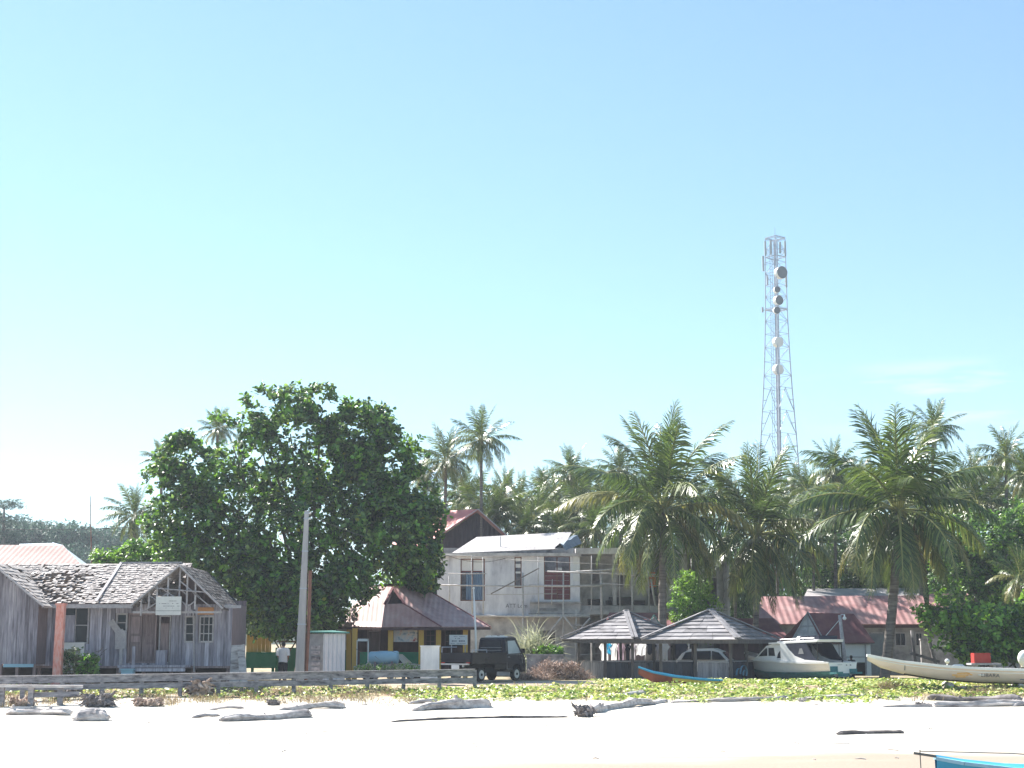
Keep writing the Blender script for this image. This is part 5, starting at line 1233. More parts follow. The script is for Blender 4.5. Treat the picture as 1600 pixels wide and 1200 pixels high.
# ---- bright blue boat afloat at the lower right
bb_ = thing('blue_boat', 'bright blue boat with dark box on deck at the water edge, lower right corner', 'boat', local=True)
BS = [(-4.6, .7, .62, -.2, .5), (-2.5, .78, .6, -.25, .5), (0, .78, .62, -.25, .52), (1.6, .66, .68, -.2, .6), (2.6, .4, .78, .0, .75), (3.1, .1, .86, .4, 1)]
mb = MB(); hull_loft(mb, BS, 11); hl = mb.build('hull', M['boat_blue'], bb_, True)
mb = MB(); mb.loft([[(x, -hb, zs), (x, -hb * .9, zs + .05), (x, 0, zs + .09), (x, hb * .9, zs + .05), (x, hb, zs)] for x, hb, zs, _, _ in BS], False, False); mb.build('deck', M['boat_blue'], bb_)
mb = MB()
for k in range(len(BS) - 1):
    for sg in (-1, 1): mb.beam((BS[k][0], sg * BS[k][1], BS[k][2] + .02), (BS[k + 1][0], sg * BS[k + 1][1], BS[k + 1][2] + .02), .07, .07)
mb.build('gunwale', M['blue_paint'], bb_)
mb = MB(); mb.bb(-2.0, .6, -.42, .42, .66, .84); mb.bb(-2.1, .7, -.46, .46, .84, .88); ch = mb.build('hatch', M['blue_paint'], bb_)
mb = MB(); mb.tube([(-2.2, .1, .95), (-1.0, 0, .92), (.2, -.1, .9)], [.06, .08, .05], 8); mb.tube([(-1.8, -.2, .93), (-.4, -.3, .92)], [.05, .06], 8); mb.build('folded_sail', M['navy_canvas'], bb_)
mb = MB(); mb.tube([(3.0, 0, .9), (3.55, 0, .98)], .03, 6); mb.tube([(3.4, 0, -.4), (3.42, 0, 1.05)], .012, 5); mb.build('bow_stick', M['rope'], bb_)
mb = MB(); mb.tube([(3.42, 0, 1.02), (1.5, 0, .98), (.6, .2, .92)], .01, 5); mb.build('mooring_rope', M['rope'], bb_)
bp_ = W(1462, 1186, 33.0); rot_ = Euler((0, 0, R(180 - 3)))
place(bb_, bp_ - rot_.to_matrix() @ Vector((3.1, 0, .86)), R(180 - 3))

# ---- bits behind the long boat
mb = MB(); rr_ = random.Random(5); q = gbase(1497, 1050, 72)
rings = []
for i in range(12):
    t = i / 11; h = .75 * math.sin(math.pi * min(1, t * 1.05 + .02)) ** .6; rings.append([(q.x - 1.0 + 2.1 * t, q.y - .6 + 1.2 * k / 8, q.z + h * math.sin(math.pi * (k / 8 * .9 + .05)) + rr_.uniform(-.03, .05)) for k in range(9)])
mb.loft(rings, False, True)
for o_ in (-.3, .4): pass
solo(mb, 'tarpaulin', M['tarp'], 'blue-grey tarpaulin over a heap behind the long cream boat', 'tarpaulin', q, smooth=True)
cr_ = thing('red_crate', 'bright red plastic crate sitting on planks behind the long cream boat', 'crate', gbase(1533, 1045, 71)); c0 = gbase(1533, 1045, 71)
mb = MB(); zt_, zb_ = Z(1020.5, 71), Z(1036, 71); x0, x1 = X(1521, 71), X(1546, 71)
mb.bb(x0, x1, 71, 71.04, zb_, zt_); mb.bb(x0, x1, 71.5, 71.54, zb_, zt_); mb.bb(x0, x0 + .04, 71.04, 71.5, zb_, zt_); mb.bb(x1 - .04, x1, 71.04, 71.5, zb_, zt_); mb.bb(x0 + .04, x1 - .04, 71.04, 71.5, zb_, zb_ + .04)
for zz in (zt_ - .03, zt_ - .15): mb.bb(x0 - .015, x1 + .015, 70.98, 71, zz - .02, zz + .02)
for k in range(5): xx = x0 + (x1 - x0) * k / 4; mb.bb(xx - .015, xx + .015, 70.985, 71.0, zb_, zt_ - .17)
mb.build('body', M['red_plastic'], cr_)
mb = MB(); mb.bb(X(1515, 71), X(1562, 71), 70.9, 71.7, zb_ - .09, zb_ - .005); mb.bb(X(1522, 71), X(1526, 71), 71, 71.6, c0.z, zb_ - .09); mb.bb(X(1550, 71), X(1554, 71), 71, 71.6, c0.z, zb_ - .09)
solo(mb, 'plank_bench', M['trim'], 'low plank bench carrying the red crate behind the long cream boat', 'bench', c0)
q = gbase(1480, 1045, 69.8); mb = MB(); c = W(1480, 1033, 69.8); mb.ball(c, .11, 12, 8); mb.tube([(q.x, q.y, q.z), (c.x, c.y, c.z - .1)], .03, 6)
solo(mb, 'white_float', M['gel'], 'small round white float on a stake left of the blue-grey tarpaulin', 'float', q, smooth=True)
q = gbase(1600, 1045, 68); c = W(1602, 1029, 68); mb = MB(); mb.ball(c, .34, 14, 10, (1, .7, 1.1)); mb.tube([(c.x, c.y, q.z), (c.x, c.y, c.z - .3)], .05, 6); mb.box((c.x + .1, c.y, c.z - .32), (.5, .3, .1))
solo(mb, 'outboard_motor', M['gel'], 'rounded white cowling behind the long cream boat at the right edge', 'motor', q, smooth=True)
mb = MB(); q = gbase(1575, 1045, 70); rr_ = random.Random(9)
for k in range(9): a = Vector((q.x - .9 + .2 * k, 70 + rr_.uniform(-.2, .3), q.z)); mb.tube([a + Vector((rr_.uniform(-.6, .2), 0, rr_.uniform(.1, .3))), a + Vector((0, .1, .55 + rr_.uniform(0, .1))), a + Vector((rr_.uniform(.3, .9), 0, rr_.uniform(.1, .5)))], .05, 6)
solo(mb, 'branch_pile', M['drift_dark'], 'pile of dark branches right of the red crate behind the long cream boat', 'branches', q)

# ================================================================== people
def skinned(name, verts, edges, radii, m_, parent, sub=2):
    me = bpy.data.meshes.new(name); me.from_pydata([tuple(v) for v in verts], edges, [])
    o = bpy.data.objects.new(name, me); scene.collection.objects.link(o)
    me.materials.append(m_)
    o.modifiers.new('Skin', 'SKIN').use_smooth_shade = True
    lay = me.skin_vertices[0] if me.skin_vertices else None
    if lay is None:
        me.attributes  # skin layer is made by the modifier
    for i, r_ in enumerate(radii):
        rr2 = r_ if isinstance(r_, tuple) else (r_, r_)
        me.skin_vertices[0].data[i].radius = rr2
    me.skin_vertices[0].data[0].use_root = True
    s_ = o.modifiers.new('Subsurf', 'SUBSURF'); s_.levels = sub; s_.render_levels = sub
    if parent is not None: o.parent = parent
    return o
def person(label, loc, rz, shirt, legs_m, arms='front', sit=False, h=1.66):
    """local: faces +Y, feet at z=0"""
    g = thing('person', label, 'person', local=True)
    # one body surface
    V = [(0, 0, .93), (0, -.01, 1.08), (0, -.005, 1.25), (0, 0, 1.38), (0, 0, 1.455), (0, .005, 1.50), (0, .02, 1.56), (0, .02, 1.63)]
    Rr = [(.155, .11), (.14, .10), (.155, .11), (.15, .10), (.06, .06), (.052, .055), (.075, .09), (.07, .085)]
    E = [(i, i + 1) for i in range(7)]
    def chain(start, pts, rad):
        prev = start
        for p, r_ in zip(pts, rad):
            V.append(p); Rr.append(r_); E.append((prev, len(V) - 1)); prev = len(V) - 1
        return prev
    wr = []
    for sg in (-1, 1):
        chain(0, [(sg * .095, 0, .86), (sg * .105, .02, .50), (sg * .11, -.02, .10), (sg * .11, -.01, .05), (sg * .125, .14, .03)], [(.095, .1), (.062, .065), (.042, .045), (.045, .045), (.035, .03)])
        if arms == 'front': ps = [(sg * .19, -.01, 1.38), (sg * .235, -.02, 1.11), (sg * .15, .17, .98)]
        else: ps = [(sg * .19, 0, 1.38), (sg * .24, -.02, 1.11), (sg * .235, .06, .87)]
        e_ = chain(3, ps, [.055, .042, .032]); 
        d = (Vector(ps[2]) - Vector(ps[1])).normalized(); w = Vector(ps[2])
        palm = w + d * .07; pi_ = chain(e_, [tuple(palm)], [(.035, .02)])
        for k in range(4):
            off = Vector((0, .022 * (k - 1.5), 0)) if arms != 'front' else Vector((0, 0, .022 * (k - 1.5)))
            ln = (.06, .075, .08, .065)[k]; chain(pi_, [tuple(palm + off + d * .04), tuple(palm + off * 1.1 + d * (.04 + ln * .55) + Vector((-sg * .008, 0, 0))), tuple(palm + off * 1.1 + d * (.04 + ln) + Vector((-sg * .025, 0, 0)))], [.009, .0085, .007])
        chain(e_, [tuple(w + d * .035 + Vector((-sg * .02, .03, 0))), tuple(w + d * .075 + Vector((-sg * .035, .045, 0)))], [.011, .009])
    skinned('body', V, E, Rr, M['skin'], g)
    # head details
    mb = MB(); mb.ball((0, .01, 1.615), .105, 14, 10, (.84, .98, 1.1)); 
    hd = mb.build('hair', M['hair'], g, True)
    mb = MB(); mb.ball((0, .035, 1.585), .1, 14, 10, (.78, .9, 1.08)); mb.ball((0, .128, 1.575), .018, 8, 6, (.8, 1, 1.5)); fc = mb.build('face', M['skin'], g, True)
    for sg in (-1, 1):
        mb = MB(); mb.ball((sg * .03, .117, 1.602), .011, 8, 6); mb.build('eye', M['hair'], fc)
        mb = MB(); mb.ball((sg * .086, .02, 1.585), .026, 8, 6, (.4, .8, 1.2)); mb.build('ear', M['skin'], fc, True)
    mb = MB(); mb.box((0, .122, 1.54), (.045, .012, .01)); mb.build('mouth', M['pink_paint'], fc)
    # shirt with short sleeves, shorts
    rings = []
    for z, hx, hy in ((.86, .195, .135), (1.0, .19, .13), (1.15, .19, .13), (1.28, .205, .135), (1.38, .215, .125), (1.435, .17, .1), (1.465, .075, .075)):
        rings.append([(hx * math.cos(a), hy * math.sin(a) + (-.005), z + (.012 * math.sin(3 * a) if z < .9 else 0)) for a in np.linspace(0, 2 * math.pi, 24, endpoint=False)])
    mb = MB(); mb.loft(rings, True, False)
    for sg in (-1, 1): mb.tube([(sg * .14, -.005, 1.40), (sg * .20, -.01, 1.365), (sg * .232, -.02, 1.20), (sg * .238, -.02, 1.13)], [.075, .085, .075, .078], 12, False)
    mb.build('shirt', shirt, g, True)
    mb = MB(); mb.loft([[(hx * math.cos(a), hy * math.sin(a), z) for a in np.linspace(0, 2 * math.pi, 20, endpoint=False)] for z, hx, hy in ((.98, .17, .12), (.9, .185, .135), (.8, .19, .14), (.76, .19, .13))], True, False)
    zl = .46 if legs_m == 'shorts' else .08
    for sg in (-1, 1): mb.tube([(sg * .085, 0, .86), (sg * .1, .005, .72), (sg * .105, .015, zl)], [.105, .11, .095 if zl > .3 else .06], 12, False)
    mb.build('shorts' if legs_m == 'shorts' else 'trousers', M['cloth_black'], g, True)
    k = h / 1.70; g.scale = (k, k, k); place(g, loc, rz)
    return g
pl = gbase(443, 1056, 69.6)
person('man in white t-shirt and black shorts walking away beside the utility pole', pl, R(-12), M['shirt_white'], 'shorts', h=1.8)
pl = gbase(1329, 1058, 80.8)
person('person in a dark shirt standing behind the stern of the white cabin boat', Vector((pl.x, pl.y, pl.z - .28)), R(20), M['cloth_black'], 'trousers', 'side', h=1.5)
# ================================================================== beach barrier
br = thing('plank_barrier', 'long low barrier of weathered horizontal planks along the road above the beach', 'barrier', gbase(370, 1075, 61))
P0, P1 = Vector((X(-25, 59.5), 59.5, 0)), Vector((X(742, 64.0), 64.0, 0))
def bz(t): 
    p = P0 + (P1 - P0) * t; return Z(1058 + (1046.5 - 1058) * t, p.y)
nb_ = 13
rb2 = random.Random(4); cuts = [i / nb_ for i in range(nb_ + 1)]
for i in range(nb_ + 1):
    t = cuts[i]; p = P0 + (P1 - P0) * t; zt = bz(t); mb = MB(); w = .15
    g0 = float(gz(p.x, p.y)); mb.box((p.x, p.y + .1, (zt + g0 - .3) / 2 - .02), (w, w, zt - g0 + .3)); mb.build('post', M['barrier'], br)
for row, (o0, hh) in enumerate(((0, .255), (.31, .21))):
    for i in range(0, nb_):
        a, b = P0 + (P1 - P0) * cuts[i], P0 + (P1 - P0) * cuts[i + 1]; za, zb = bz(cuts[i]) - o0, bz(cuts[i + 1]) - o0; mb = MB()
        j = [rb2.uniform(-.015, .015) for _ in range(4)]; n = 7; tp, bt_ = [], []
        dirx = (b - a); 
        rings = []
        for k in range(n):
            t = (k + .02) / (n - .96) if k == 0 else k / (n - 1) - (.003 if k == n - 1 else 0); q = a + dirx * t; z = za + (zb - za) * t
            e0, e1 = rb2.uniform(-.012, .012), rb2.uniform(-.012, .012); dy = row * .012 + (j[0] + (j[1] - j[0]) * t) * .5
            rings.append([(q.x, q.y + dy, z - hh + e0), (q.x, q.y + dy, z + e1), (q.x, q.y + dy + .06, z + e1), (q.x, q.y + dy + .06, z - hh + e0)])
        mb.loft(rings, True, True); mb.build('rail_plank', M['barrier'], br)
mb = MB()
for i in range(nb_): a, b = P0 + (P1 - P0) * cuts[i], P0 + (P1 - P0) * cuts[i + 1]; mb.beam(Vector((a.x, a.y + .06, bz(cuts[i]) + .02)), Vector((b.x, b.y + .06, bz(cuts[i + 1]) + .02)), .2, .035)
mb.build('top_cap', M['trim'], br)
b2 = thing('plank_barrier', 'short lower broken plank barrier in front of the long one at the far left', 'barrier', gbase(60, 1085, 57.6))
q0, q1 = Vector((X(-30, 57.4), 57.4, 0)), Vector((X(133, 58.2), 58.2, 0))
for t in (.05, .22, .5, .78):
    p = q0 + (q1 - q0) * t; mb = MB(); zt = Z(1071, p.y); g0 = float(gz(p.x, p.y)); mb.box((p.x, p.y + .08, (zt + g0 - .2) / 2), (.2, .16, zt - g0 + .2)); mb.build('post', M['barrier'], b2)
mb = MB(); mb.beam(Vector((q0.x, q0.y, Z(1071.5, q0.y))), Vector((q1.x, q1.y, Z(1073, q1.y))), .34, .09); mb.build('rail_plank', M['drift'], b2)
mb = MB(); mb.beam(Vector((X(58, 57.9), 57.9, Z(1086, 57.9))), Vector((X(128, 58.1), 58.1, Z(1084, 58.1))), .1, .18); mb.build('rail_plank', M['barrier'], b2)

# ================================================================== foliage generators (numpy)
def np_mesh(name, verts, quads, mats, mi=None, smooth=False):
    verts = np.asarray(verts, np.float32); quads = np.asarray(quads, np.int32)
    me = bpy.data.meshes.new(name)
    me.vertices.add(len(verts)); me.vertices.foreach_set('co', verts.ravel())
    k = quads.shape[1]
    me.loops.add(quads.size); me.loops.foreach_set('vertex_index', quads.ravel())
    me.polygons.add(len(quads)); me.polygons.foreach_set('loop_start', np.arange(0, quads.size, k, dtype=np.int32))
    try: me.polygons.foreach_set('loop_total', np.full(len(quads), k, dtype=np.int32))
    except Exception: pass
    if mi is not None: me.polygons.foreach_set('material_index', np.asarray(mi, np.int32))
    for m_ in mats: me.materials.append(m_)
    me.update(calc_edges=True); me.validate()
    return me
def norm(a): return a / (np.linalg.norm(a, axis=-1, keepdims=True) + 1e-9)
def leaf_arrays(P, D, N, ln, wd):
    """broad leaves: base P, axis D, normal N -> (verts, quads)"""
    n = len(P); S_ = norm(np.cross(D, N)); N = norm(np.cross(S_, D))
    ln = ln[:, None]; wd = wd[:, None]
    v = np.stack([P, P + D * ln * .38 + S_ * wd * .42 + N * wd * .10, P + D * ln * .78 + S_ * wd * .40 + N * wd * .05,
                  P + D * ln - N * ln * .10, P + D * ln * .78 - S_ * wd * .40 + N * wd * .05, P + D * ln * .38 - S_ * wd * .42 + N * wd * .10], 1)
    q = np.array([[0, 1, 2, 3], [0, 3, 4, 5]]); q = (np.arange(n)[:, None, None] * 6 + q[None]).reshape(-1, 4)
    return v.reshape(-1, 3), q
def blob_clusters(rg_, blobs, n, shell=.55):
    vol = np.array([(b[3] * b[4] * b[5]) ** (2 / 3) for b in blobs]); idx = rg_.choice(len(blobs), n, p=vol / vol.sum())
    B = np.array(blobs)[idx]; d = norm(rg_.normal(size=(n, 3))); r = rg_.uniform(shell ** 3, 1, n) ** (1 / 3) * rg_.uniform(.84, 1.2, n)
    return B[:, :3] + d * r[:, None] * B[:, 3:], d
def rosettes(rg_, C, Dn, k, ln, wd, up=.6, spread=.9):
    n = len(C); ax = norm(Dn * .7 + np.array([0, 0, up]) + rg_.normal(size=(n, 3)) * .35)
    ref = norm(rg_.normal(size=(n, 3))); a = norm(np.cross(ax, ref)); b = np.cross(ax, a)
    th = rg_.uniform(0, 2 * np.pi, (n, k)); e = rg_.uniform(.15, spread, (n, k))[..., None]
    D = norm((a[:, None] * np.cos(th)[..., None] + b[:, None] * np.sin(th)[..., None]) * 1 + ax[:, None] * (1.1 - e) * 1.2 - np.array([0, 0, .25]))
    P = C[:, None] + ax[:, None] * rg_.uniform(-.12, .08, (n, k))[..., None] * ln * 3 + rg_.normal(size=(n, k, 3)) * ln * .25
    N = norm(ax[:, None] + rg_.normal(size=(n, k, 3)) * .35)
    L = ln * rg_.uniform(.7, 1.25, n * k)
    return leaf_arrays(P.reshape(-1, 3), D.reshape(-1, 3), N.reshape(-1, 3), L, L * wd)
def merge(parts):
    V, Q, o = [], [], 0
    for v, q in parts: V.append(v); Q.append(q + o); o += len(v)
    return np.concatenate(V), np.concatenate(Q)
def npart(name, me, parent, loc=None):
    o = bpy.data.objects.new(name, me); scene.collection.objects.link(o); o.parent = parent
    ORG[o.name] = Vector((0, 0, 0)); return o
def bezier(a, b, c, n=9):
    return [a * (1 - t) ** 2 + b * 2 * t * (1 - t) + c * t * t for t in [i / (n - 1) for i in range(n)]]
def limbs(mb, base, fork, targets, r0, rgl, bad=None):
    mb.tube(bezier(base, (base + fork) / 2 + Vector((rgl.uniform(-.2, .2), rgl.uniform(-.2, .2), 0)), fork, 8), [r0 * (1 - .35 * i / 7) * (1.35 if i == 0 else 1) for i in range(8)], 10, True, .06, rgl)
    for t in targets:
        t = fork + (t - fork) * .86; m_ = fork + (t - fork) * .45 + Vector((rgl.uniform(-.6, .6), rgl.uniform(-.6, .6), rgl.uniform(.1, .9))); pts = bezier(fork - Vector((0, 0, .3)), m_, t, 9)
        if bad and bad(pts): continue
        mb.tube(pts, [r0 * .3 * (1 - .85 * i / 8) + .012 for i in range(9)], 7, True)
        for q in (4, 5, 6, 7):
            e_ = pts[q] + Vector((rgl.uniform(-1, 1), rgl.uniform(-1, 1), rgl.uniform(-.3, 1))) * .9
            mb.tube([pts[q], (pts[q] + e_) / 2 + Vector((0, 0, .12)), e_], [r0 * .14, r0 * .09, .012], 5, True)

# ---- the big sea almond tree
def pblob(px, py, rx, ry, Y, ryd=None):
    c = W(px, py, Y); s_ = S(Y); return (c.x, c.y, c.z, rx / s_, (ryd or rx) / s_, ry / s_)
TB = [(395, 622, 20, 14, 78), (512, 645, 40, 26, 78.5), (545, 700, 60, 50, 79), (505, 612, 22, 14, 78.5), (590, 648, 24, 16, 78), (285, 690, 24, 14, 77.5), (245, 745, 22, 20, 77), (345, 655, 18, 10, 78), (450, 635, 60, 34, 78.5), (565, 668, 50, 42, 78), (400, 668, 40, 24, 78), (320, 752, 66, 56, 78), (282, 715, 42, 28, 77.5), (470, 730, 110, 74, 79), (590, 735, 72, 76, 78.5), (622, 790, 62, 64, 78), (290, 815, 66, 60, 77),
      (340, 870, 80, 48, 76.5), (450, 845, 115, 80, 77), (600, 840, 84, 60, 77), (470, 925, 96, 48, 76.5), (545, 905, 55, 36, 75.8), (662, 815, 36, 40, 78.5), (655, 880, 42, 48, 79), (405, 915, 52, 50, 76), (450, 962, 70, 34, 76.5), (610, 905, 55, 40, 79.5), (520, 790, 120, 80, 80)]
rgn = np.random.default_rng(11)
bt0 = thing('sea_almond_tree', 'huge broad leaved green tree with dense glossy crown behind the plank house and utility pole', 'tree', gbase(470, 1055, 79))
base = Vector(ORG[bt0.name]); 
blobs = [pblob(a, b, c, d, e_, min(c, 75)) for a, b, c, d, e_ in TB]
C, Dn = blob_clusters(rgn, blobs, 9500, .42)
_t = (C[:, 1] - 77.2) / SUN.y; _qx = C[:, 0] - SUN.x * _t; _qz = C[:, 2] - SUN.z * _t
_sc = S(77.2); _qpx = 800 + _qx * _sc; _qpy = HOR - (_qz - CAMZ) * _sc
_n = np.sin(C[:, 0] * 1.9 + 1) * np.sin(C[:, 2] * 2.1) + .6 * np.sin(C[:, 0] * 3.7 + C[:, 1] * 1.1) * np.sin(C[:, 2] * 4.1 + C[:, 1] * .7) + .25 * rgn.normal(size=len(C))
keep = ~((C[:, 1] < 73.8)) & (_n > np.interp(C[:, 2], [3, 7, 10, 13], [-1.2, -.85, -.5, -.3])) ; 
for _a in np.linspace(0, 1, 7):  # leaves cleared along the sun's path so the hut roof gets lit
    for _b in np.linspace(0, 1, 8):
        _T = np.array((W(556, 979, 77.3) * (1 - _a) + E1 * _a) * (1 - _b) + (A1 * (1 - _a) + PK * _a) * _b); _d = C - _T; _t = _d @ np.array(SUN)
        keep &= ~((_t > 0) & (np.linalg.norm(_d - _t[:, None] * np.array(SUN), axis=1) < .48))
C, Dn = C[keep], Dn[keep]
v, q = rosettes(rgn, C, Dn, 9, .265, .62)
yl = rgn.random(len(q) // 2) < .006
mi = np.repeat(np.where(yl, 2, np.where(np.repeat(rgn.random(len(C)) < .26, 9), 1, 0)), 2)
npart('crown', np_mesh('crown', v - np.array(base), q, [M['leaf_big'], M['leaf_bright'], M['leaf_yellow']], mi), bt0)
def in_sun_gap(pts):  # true for limbs that would shade the lit part of the hut roof
    for _a in (0, .35, .7, 1):
        for _b in (.1, .5, .9):
            _T = (W(556, 979, 77.3) * (1 - _a) + E1 * _a) * (1 - _b) + (A1 * (1 - _a) + PK * _a) * _b
            for q_ in pts[2:]:
                d_ = q_ - _T; t_ = d_.dot(SUN)
                if t_ > 0 and (d_ - SUN * t_).length < .7: return True
    return False
mb = MB(); rl = random.Random(2); limbs(mb, base - Vector((0, 0, .3)), base + Vector((.2, 0, 3.4)), [Vector(b[:3]) + Vector((0, 0, b[5] * .05)) for b in blobs], .42, rl, in_sun_gap); mb.build('trunk', M['bark'], bt0, True)

# ---- generic leafy trees and shrubs, from pixel blobs
def leafy(name, label, cat, blobs_px, Y, nclus, k, ln, wd, mats, seed, trunk=.12, shell=.4, group=None, mixp=(.12,), basepx=None):
    rg_ = np.random.default_rng(seed); bl = [pblob(a, b, c, d, Y + (e_[0] if e_ else 0)) for a, b, c, d, *e_ in blobs_px]
    bx = basepx if basepx else sum(b[0] for b in blobs_px) / len(blobs_px)
    t = thing(name, label, cat, gbase(bx, 1055, Y), group); org = np.array(ORG[t.name])
    C, Dn = blob_clusters(rg_, bl, nclus, shell); C[:, 2] = np.maximum(C[:, 2], org[2] + .08)
    v, q = rosettes(rg_, C, Dn, k, ln, wd)
    m_ = rg_.random(len(C)); idx = np.zeros(len(C), int); acc = 0
    for i, p_ in enumerate(mixp[:len(mats) - 1]): idx[(m_ >= acc) & (m_ < acc + p_)] = i + 1; acc += p_
    npart('crown' if cat == 'tree' else 'foliage', np_mesh('crown', v - org, q, mats, np.repeat(idx, 2 * k)), t)
    mb = MB(); rl = random.Random(seed); o = Vector(org.tolist()); zt = min(b[2] for b in bl)
    f_ = Vector((o.x, o.y, max(o.z + .3, (o.z + zt) / 2)))
    limbs(mb, o - Vector((0, 0, .2)), f_, [Vector(b[:3]) for b in bl], trunk, rl); mb.build('trunk' if cat == 'tree' else 'stem', M['bark'], t, True)
    return t
LB, LD, LG = M['leaf_bright'], M['leaf_dark'], M['leaf_big']
leafy('shrub', 'bright green feathery young tree between the two gazebo roofs and the palm trunk', 'tree', [(1080, 925, 30, 30), (1070, 960, 30, 32), (1100, 950, 26, 36), (1063, 985, 26, 22), (1098, 985, 24, 22), (1075, 905, 18, 14)], 89.8, 900, 11, .19, .36, [M['leaf_lime'], LB], 31, .09, .2, None, (.35,))
leafy('sea_almond_shrub', 'broad glossy leaved shrub spreading over the dark wall above the long cream boat', 'shrub', [(1480, 965, 42, 24), (1540, 975, 60, 32), (1600, 985, 50, 40), (1500, 995, 40, 26), (1570, 1008, 60, 26), (1450, 960, 22, 14), (1640, 960, 50, 50), (1540, 1020, 55, 18)], 79, 1050, 9, .27, .6, [LG, LB, M['leaf_lime']], 32, .2, .3, None, (.4, .2))
leafy('broadleaf_tree', 'dense dark tree with bright leaf tips right of the big right hand palm', 'tree', [(1530, 850, 60, 50), (1585, 870, 60, 60), (1500, 900, 50, 50), (1560, 930, 70, 50), (1620, 820, 60, 50), (1640, 900, 60, 80), (1480, 840, 40, 40)], 93, 2400, 9, .26, .5, [LD, LB, M['leaf_lime']], 33, .3, .4, None, (.2, .08))
leafy('broadleaf_tree', 'dark tree filling the gap behind the trunk of the big right hand palm', 'tree', [(1400, 880, 80, 50), (1330, 885, 70, 45), (1460, 900, 50, 40), (1290, 900, 50, 40), (1380, 840, 90, 30)], 106, 1800, 9, .26, .45, [LD, LG], 34, .3, .4, None, (.3,))
leafy('green_shrub', 'round bright green shrub standing on the low concrete planter beside the pickup', 'shrub', [(858, 1018, 20, 8), (848, 1020, 10, 7), (872, 1019, 10, 6)], 80, 130, 9, .15, .6, [LB, LG], 35, .03, .2)
leafy('garden_shrub', 'pale leaved potted shrub beside the foot of the salmon post', 'shrub', [(113, 1026, 15, 13), (108, 1040, 13, 12), (122, 1040, 10, 12)], 65.8, 130, 8, .15, .45, [M['reed'], LG], 36, .03, .2, None, (.4,))
leafy('garden_shrub', 'bright green leafy shrub right of the salmon post against the plank house', 'shrub', [(138, 1036, 13, 12), (142, 1046, 12, 9), (130, 1048, 10, 8)], 65.6, 130, 8, .16, .6, [LB, LG], 37, .03, .2, None, (.2,))
leafy('broadleaf_shrub', 'bright leafy shrubs rising behind the ridge of the plank house', 'shrub', [(180, 880, 30, 24), (220, 865, 30, 24), (250, 880, 36, 30), (160, 870, 16, 12), (200, 900, 40, 30), (290, 900, 40, 30)], 83, 750, 9, .24, .55, [LB, LG, M['leaf_lime']], 38, .1, .3, None, (.3, .35))
leafy('green_shrub', 'tuft of low green weeds in front of the pale blue drum', 'shrub', [(570, 1044, 14, 6), (600, 1045, 14, 6), (630, 1045, 20, 7), (655, 1046, 10, 5)], 70, 190, 7, .12, .35, [M['reed'], LB], 39, .02, .1, None, (.5,))
leafy('broadleaf_shrub', 'dark shrub mass under the broad tree right of the plank house', 'shrub', [(400, 960, 40, 30), (440, 975, 40, 24), (500, 960, 40, 30)], 79, 500, 9, .24, .55, [LD, LG], 41, .1, .3)
# low concrete planter
mb = MB(); mb.pbox(823, 1024, 881, 1052, 79.4, .35); mb.pbox(821, 1022, 883, 1024.8, 79.35, .45)
solo(mb, 'low_wall', M['concrete_dark'], 'low stained concrete wall behind the brush heap right of the pickup', 'wall', gbase(852, 1055, 79.4))

# ---- blades: reeds, brush heaps
def blades(rg_, P, D, ln, w, droop=1.0, seg=4):
    n = len(P); S_ = norm(np.cross(D, np.array([0, 0, 1.0])) + rg_.normal(size=(n, 3)) * .3); rows = []
    cur = P.copy(); d = D.copy(); st = (ln / seg)[:, None]
    for i in range(seg + 1):
        ww = (w * (1 - .85 * (i / seg) ** 1.5))[:, None] * S_ * .5
        rows.append(cur - ww); rows.append(cur + ww); cur = cur + d * st; d = norm(d - np.array([0, 0, 1]) * droop * .3)
    V = np.stack(rows, 1); m_ = 2 * (seg + 1); q = np.array([[2 * i, 2 * i + 1, 2 * i + 3, 2 * i + 2] for i in range(seg)])
    return V.reshape(-1, 3), (np.arange(n)[:, None, None] * m_ + q[None]).reshape(-1, 4)
rg_ = np.random.default_rng(51); b = gbase(832, 1055, 81)
n = 300; az = rg_.uniform(0, 2 * np.pi, n); el = rg_.uniform(.85, 1.52, n); D = np.stack([np.cos(az) * np.cos(el), np.sin(az) * np.cos(el), np.sin(el)], 1)
P = rg_.normal(size=(n, 3)) * [.35, .35, 0]; P[:, 2] = rg_.uniform(0, 1.5, n)
v, q = blades(rg_, P, D, rg_.uniform(1.2, 2.4, n), rg_.uniform(.05, .09, n), .85, 7)
o = bpy.data.objects.new('reed_clump', np_mesh('reed_clump', v, q, [M['reed']])); scene.collection.objects.link(o); o.location = b
tag(o, 'pale arching reed clump in front of the unfinished concrete building', 'reeds')
def heap(name, label, cat, px, Y, w, h, dpt, n, m_, seed, ln=(.25, .6), bw=.025):
    rg_ = np.random.default_rng(seed); b = gbase(px, 1055, Y); x = rg_.uniform(-1, 1, n); y = rg_.uniform(-1, 1, n); k = np.clip(1 - x ** 2 - y ** 2, 0, 1) ** .6
    lump = .75 + .25 * np.sin(x * 7 + seed) * np.cos(y * 5)
    P = np.stack([x * w, y * dpt, rg_.uniform(.15, 1, n) * k * h * lump], 1); D = norm(rg_.normal(size=(n, 3)) * [1, 1, .6] + [0, 0, .25])
    v, q = blades(rg_, P, D, rg_.uniform(*ln, n), rg_.uniform(bw * .6, bw * 1.6, n), .7, 2)
    o = bpy.data.objects.new(name, np_mesh(name, v, q, [m_])); scene.collection.objects.link(o); o.location = b
    return tag(o, label, cat)
heap('brush_heap', 'big heap of dry brown brush between the pickup and the left gazebo', 'brush heap', 872, 77.5, 1.6, 1.15, 1.0, 6000, M['dry_brush'], 61, (.2, .5), .03)
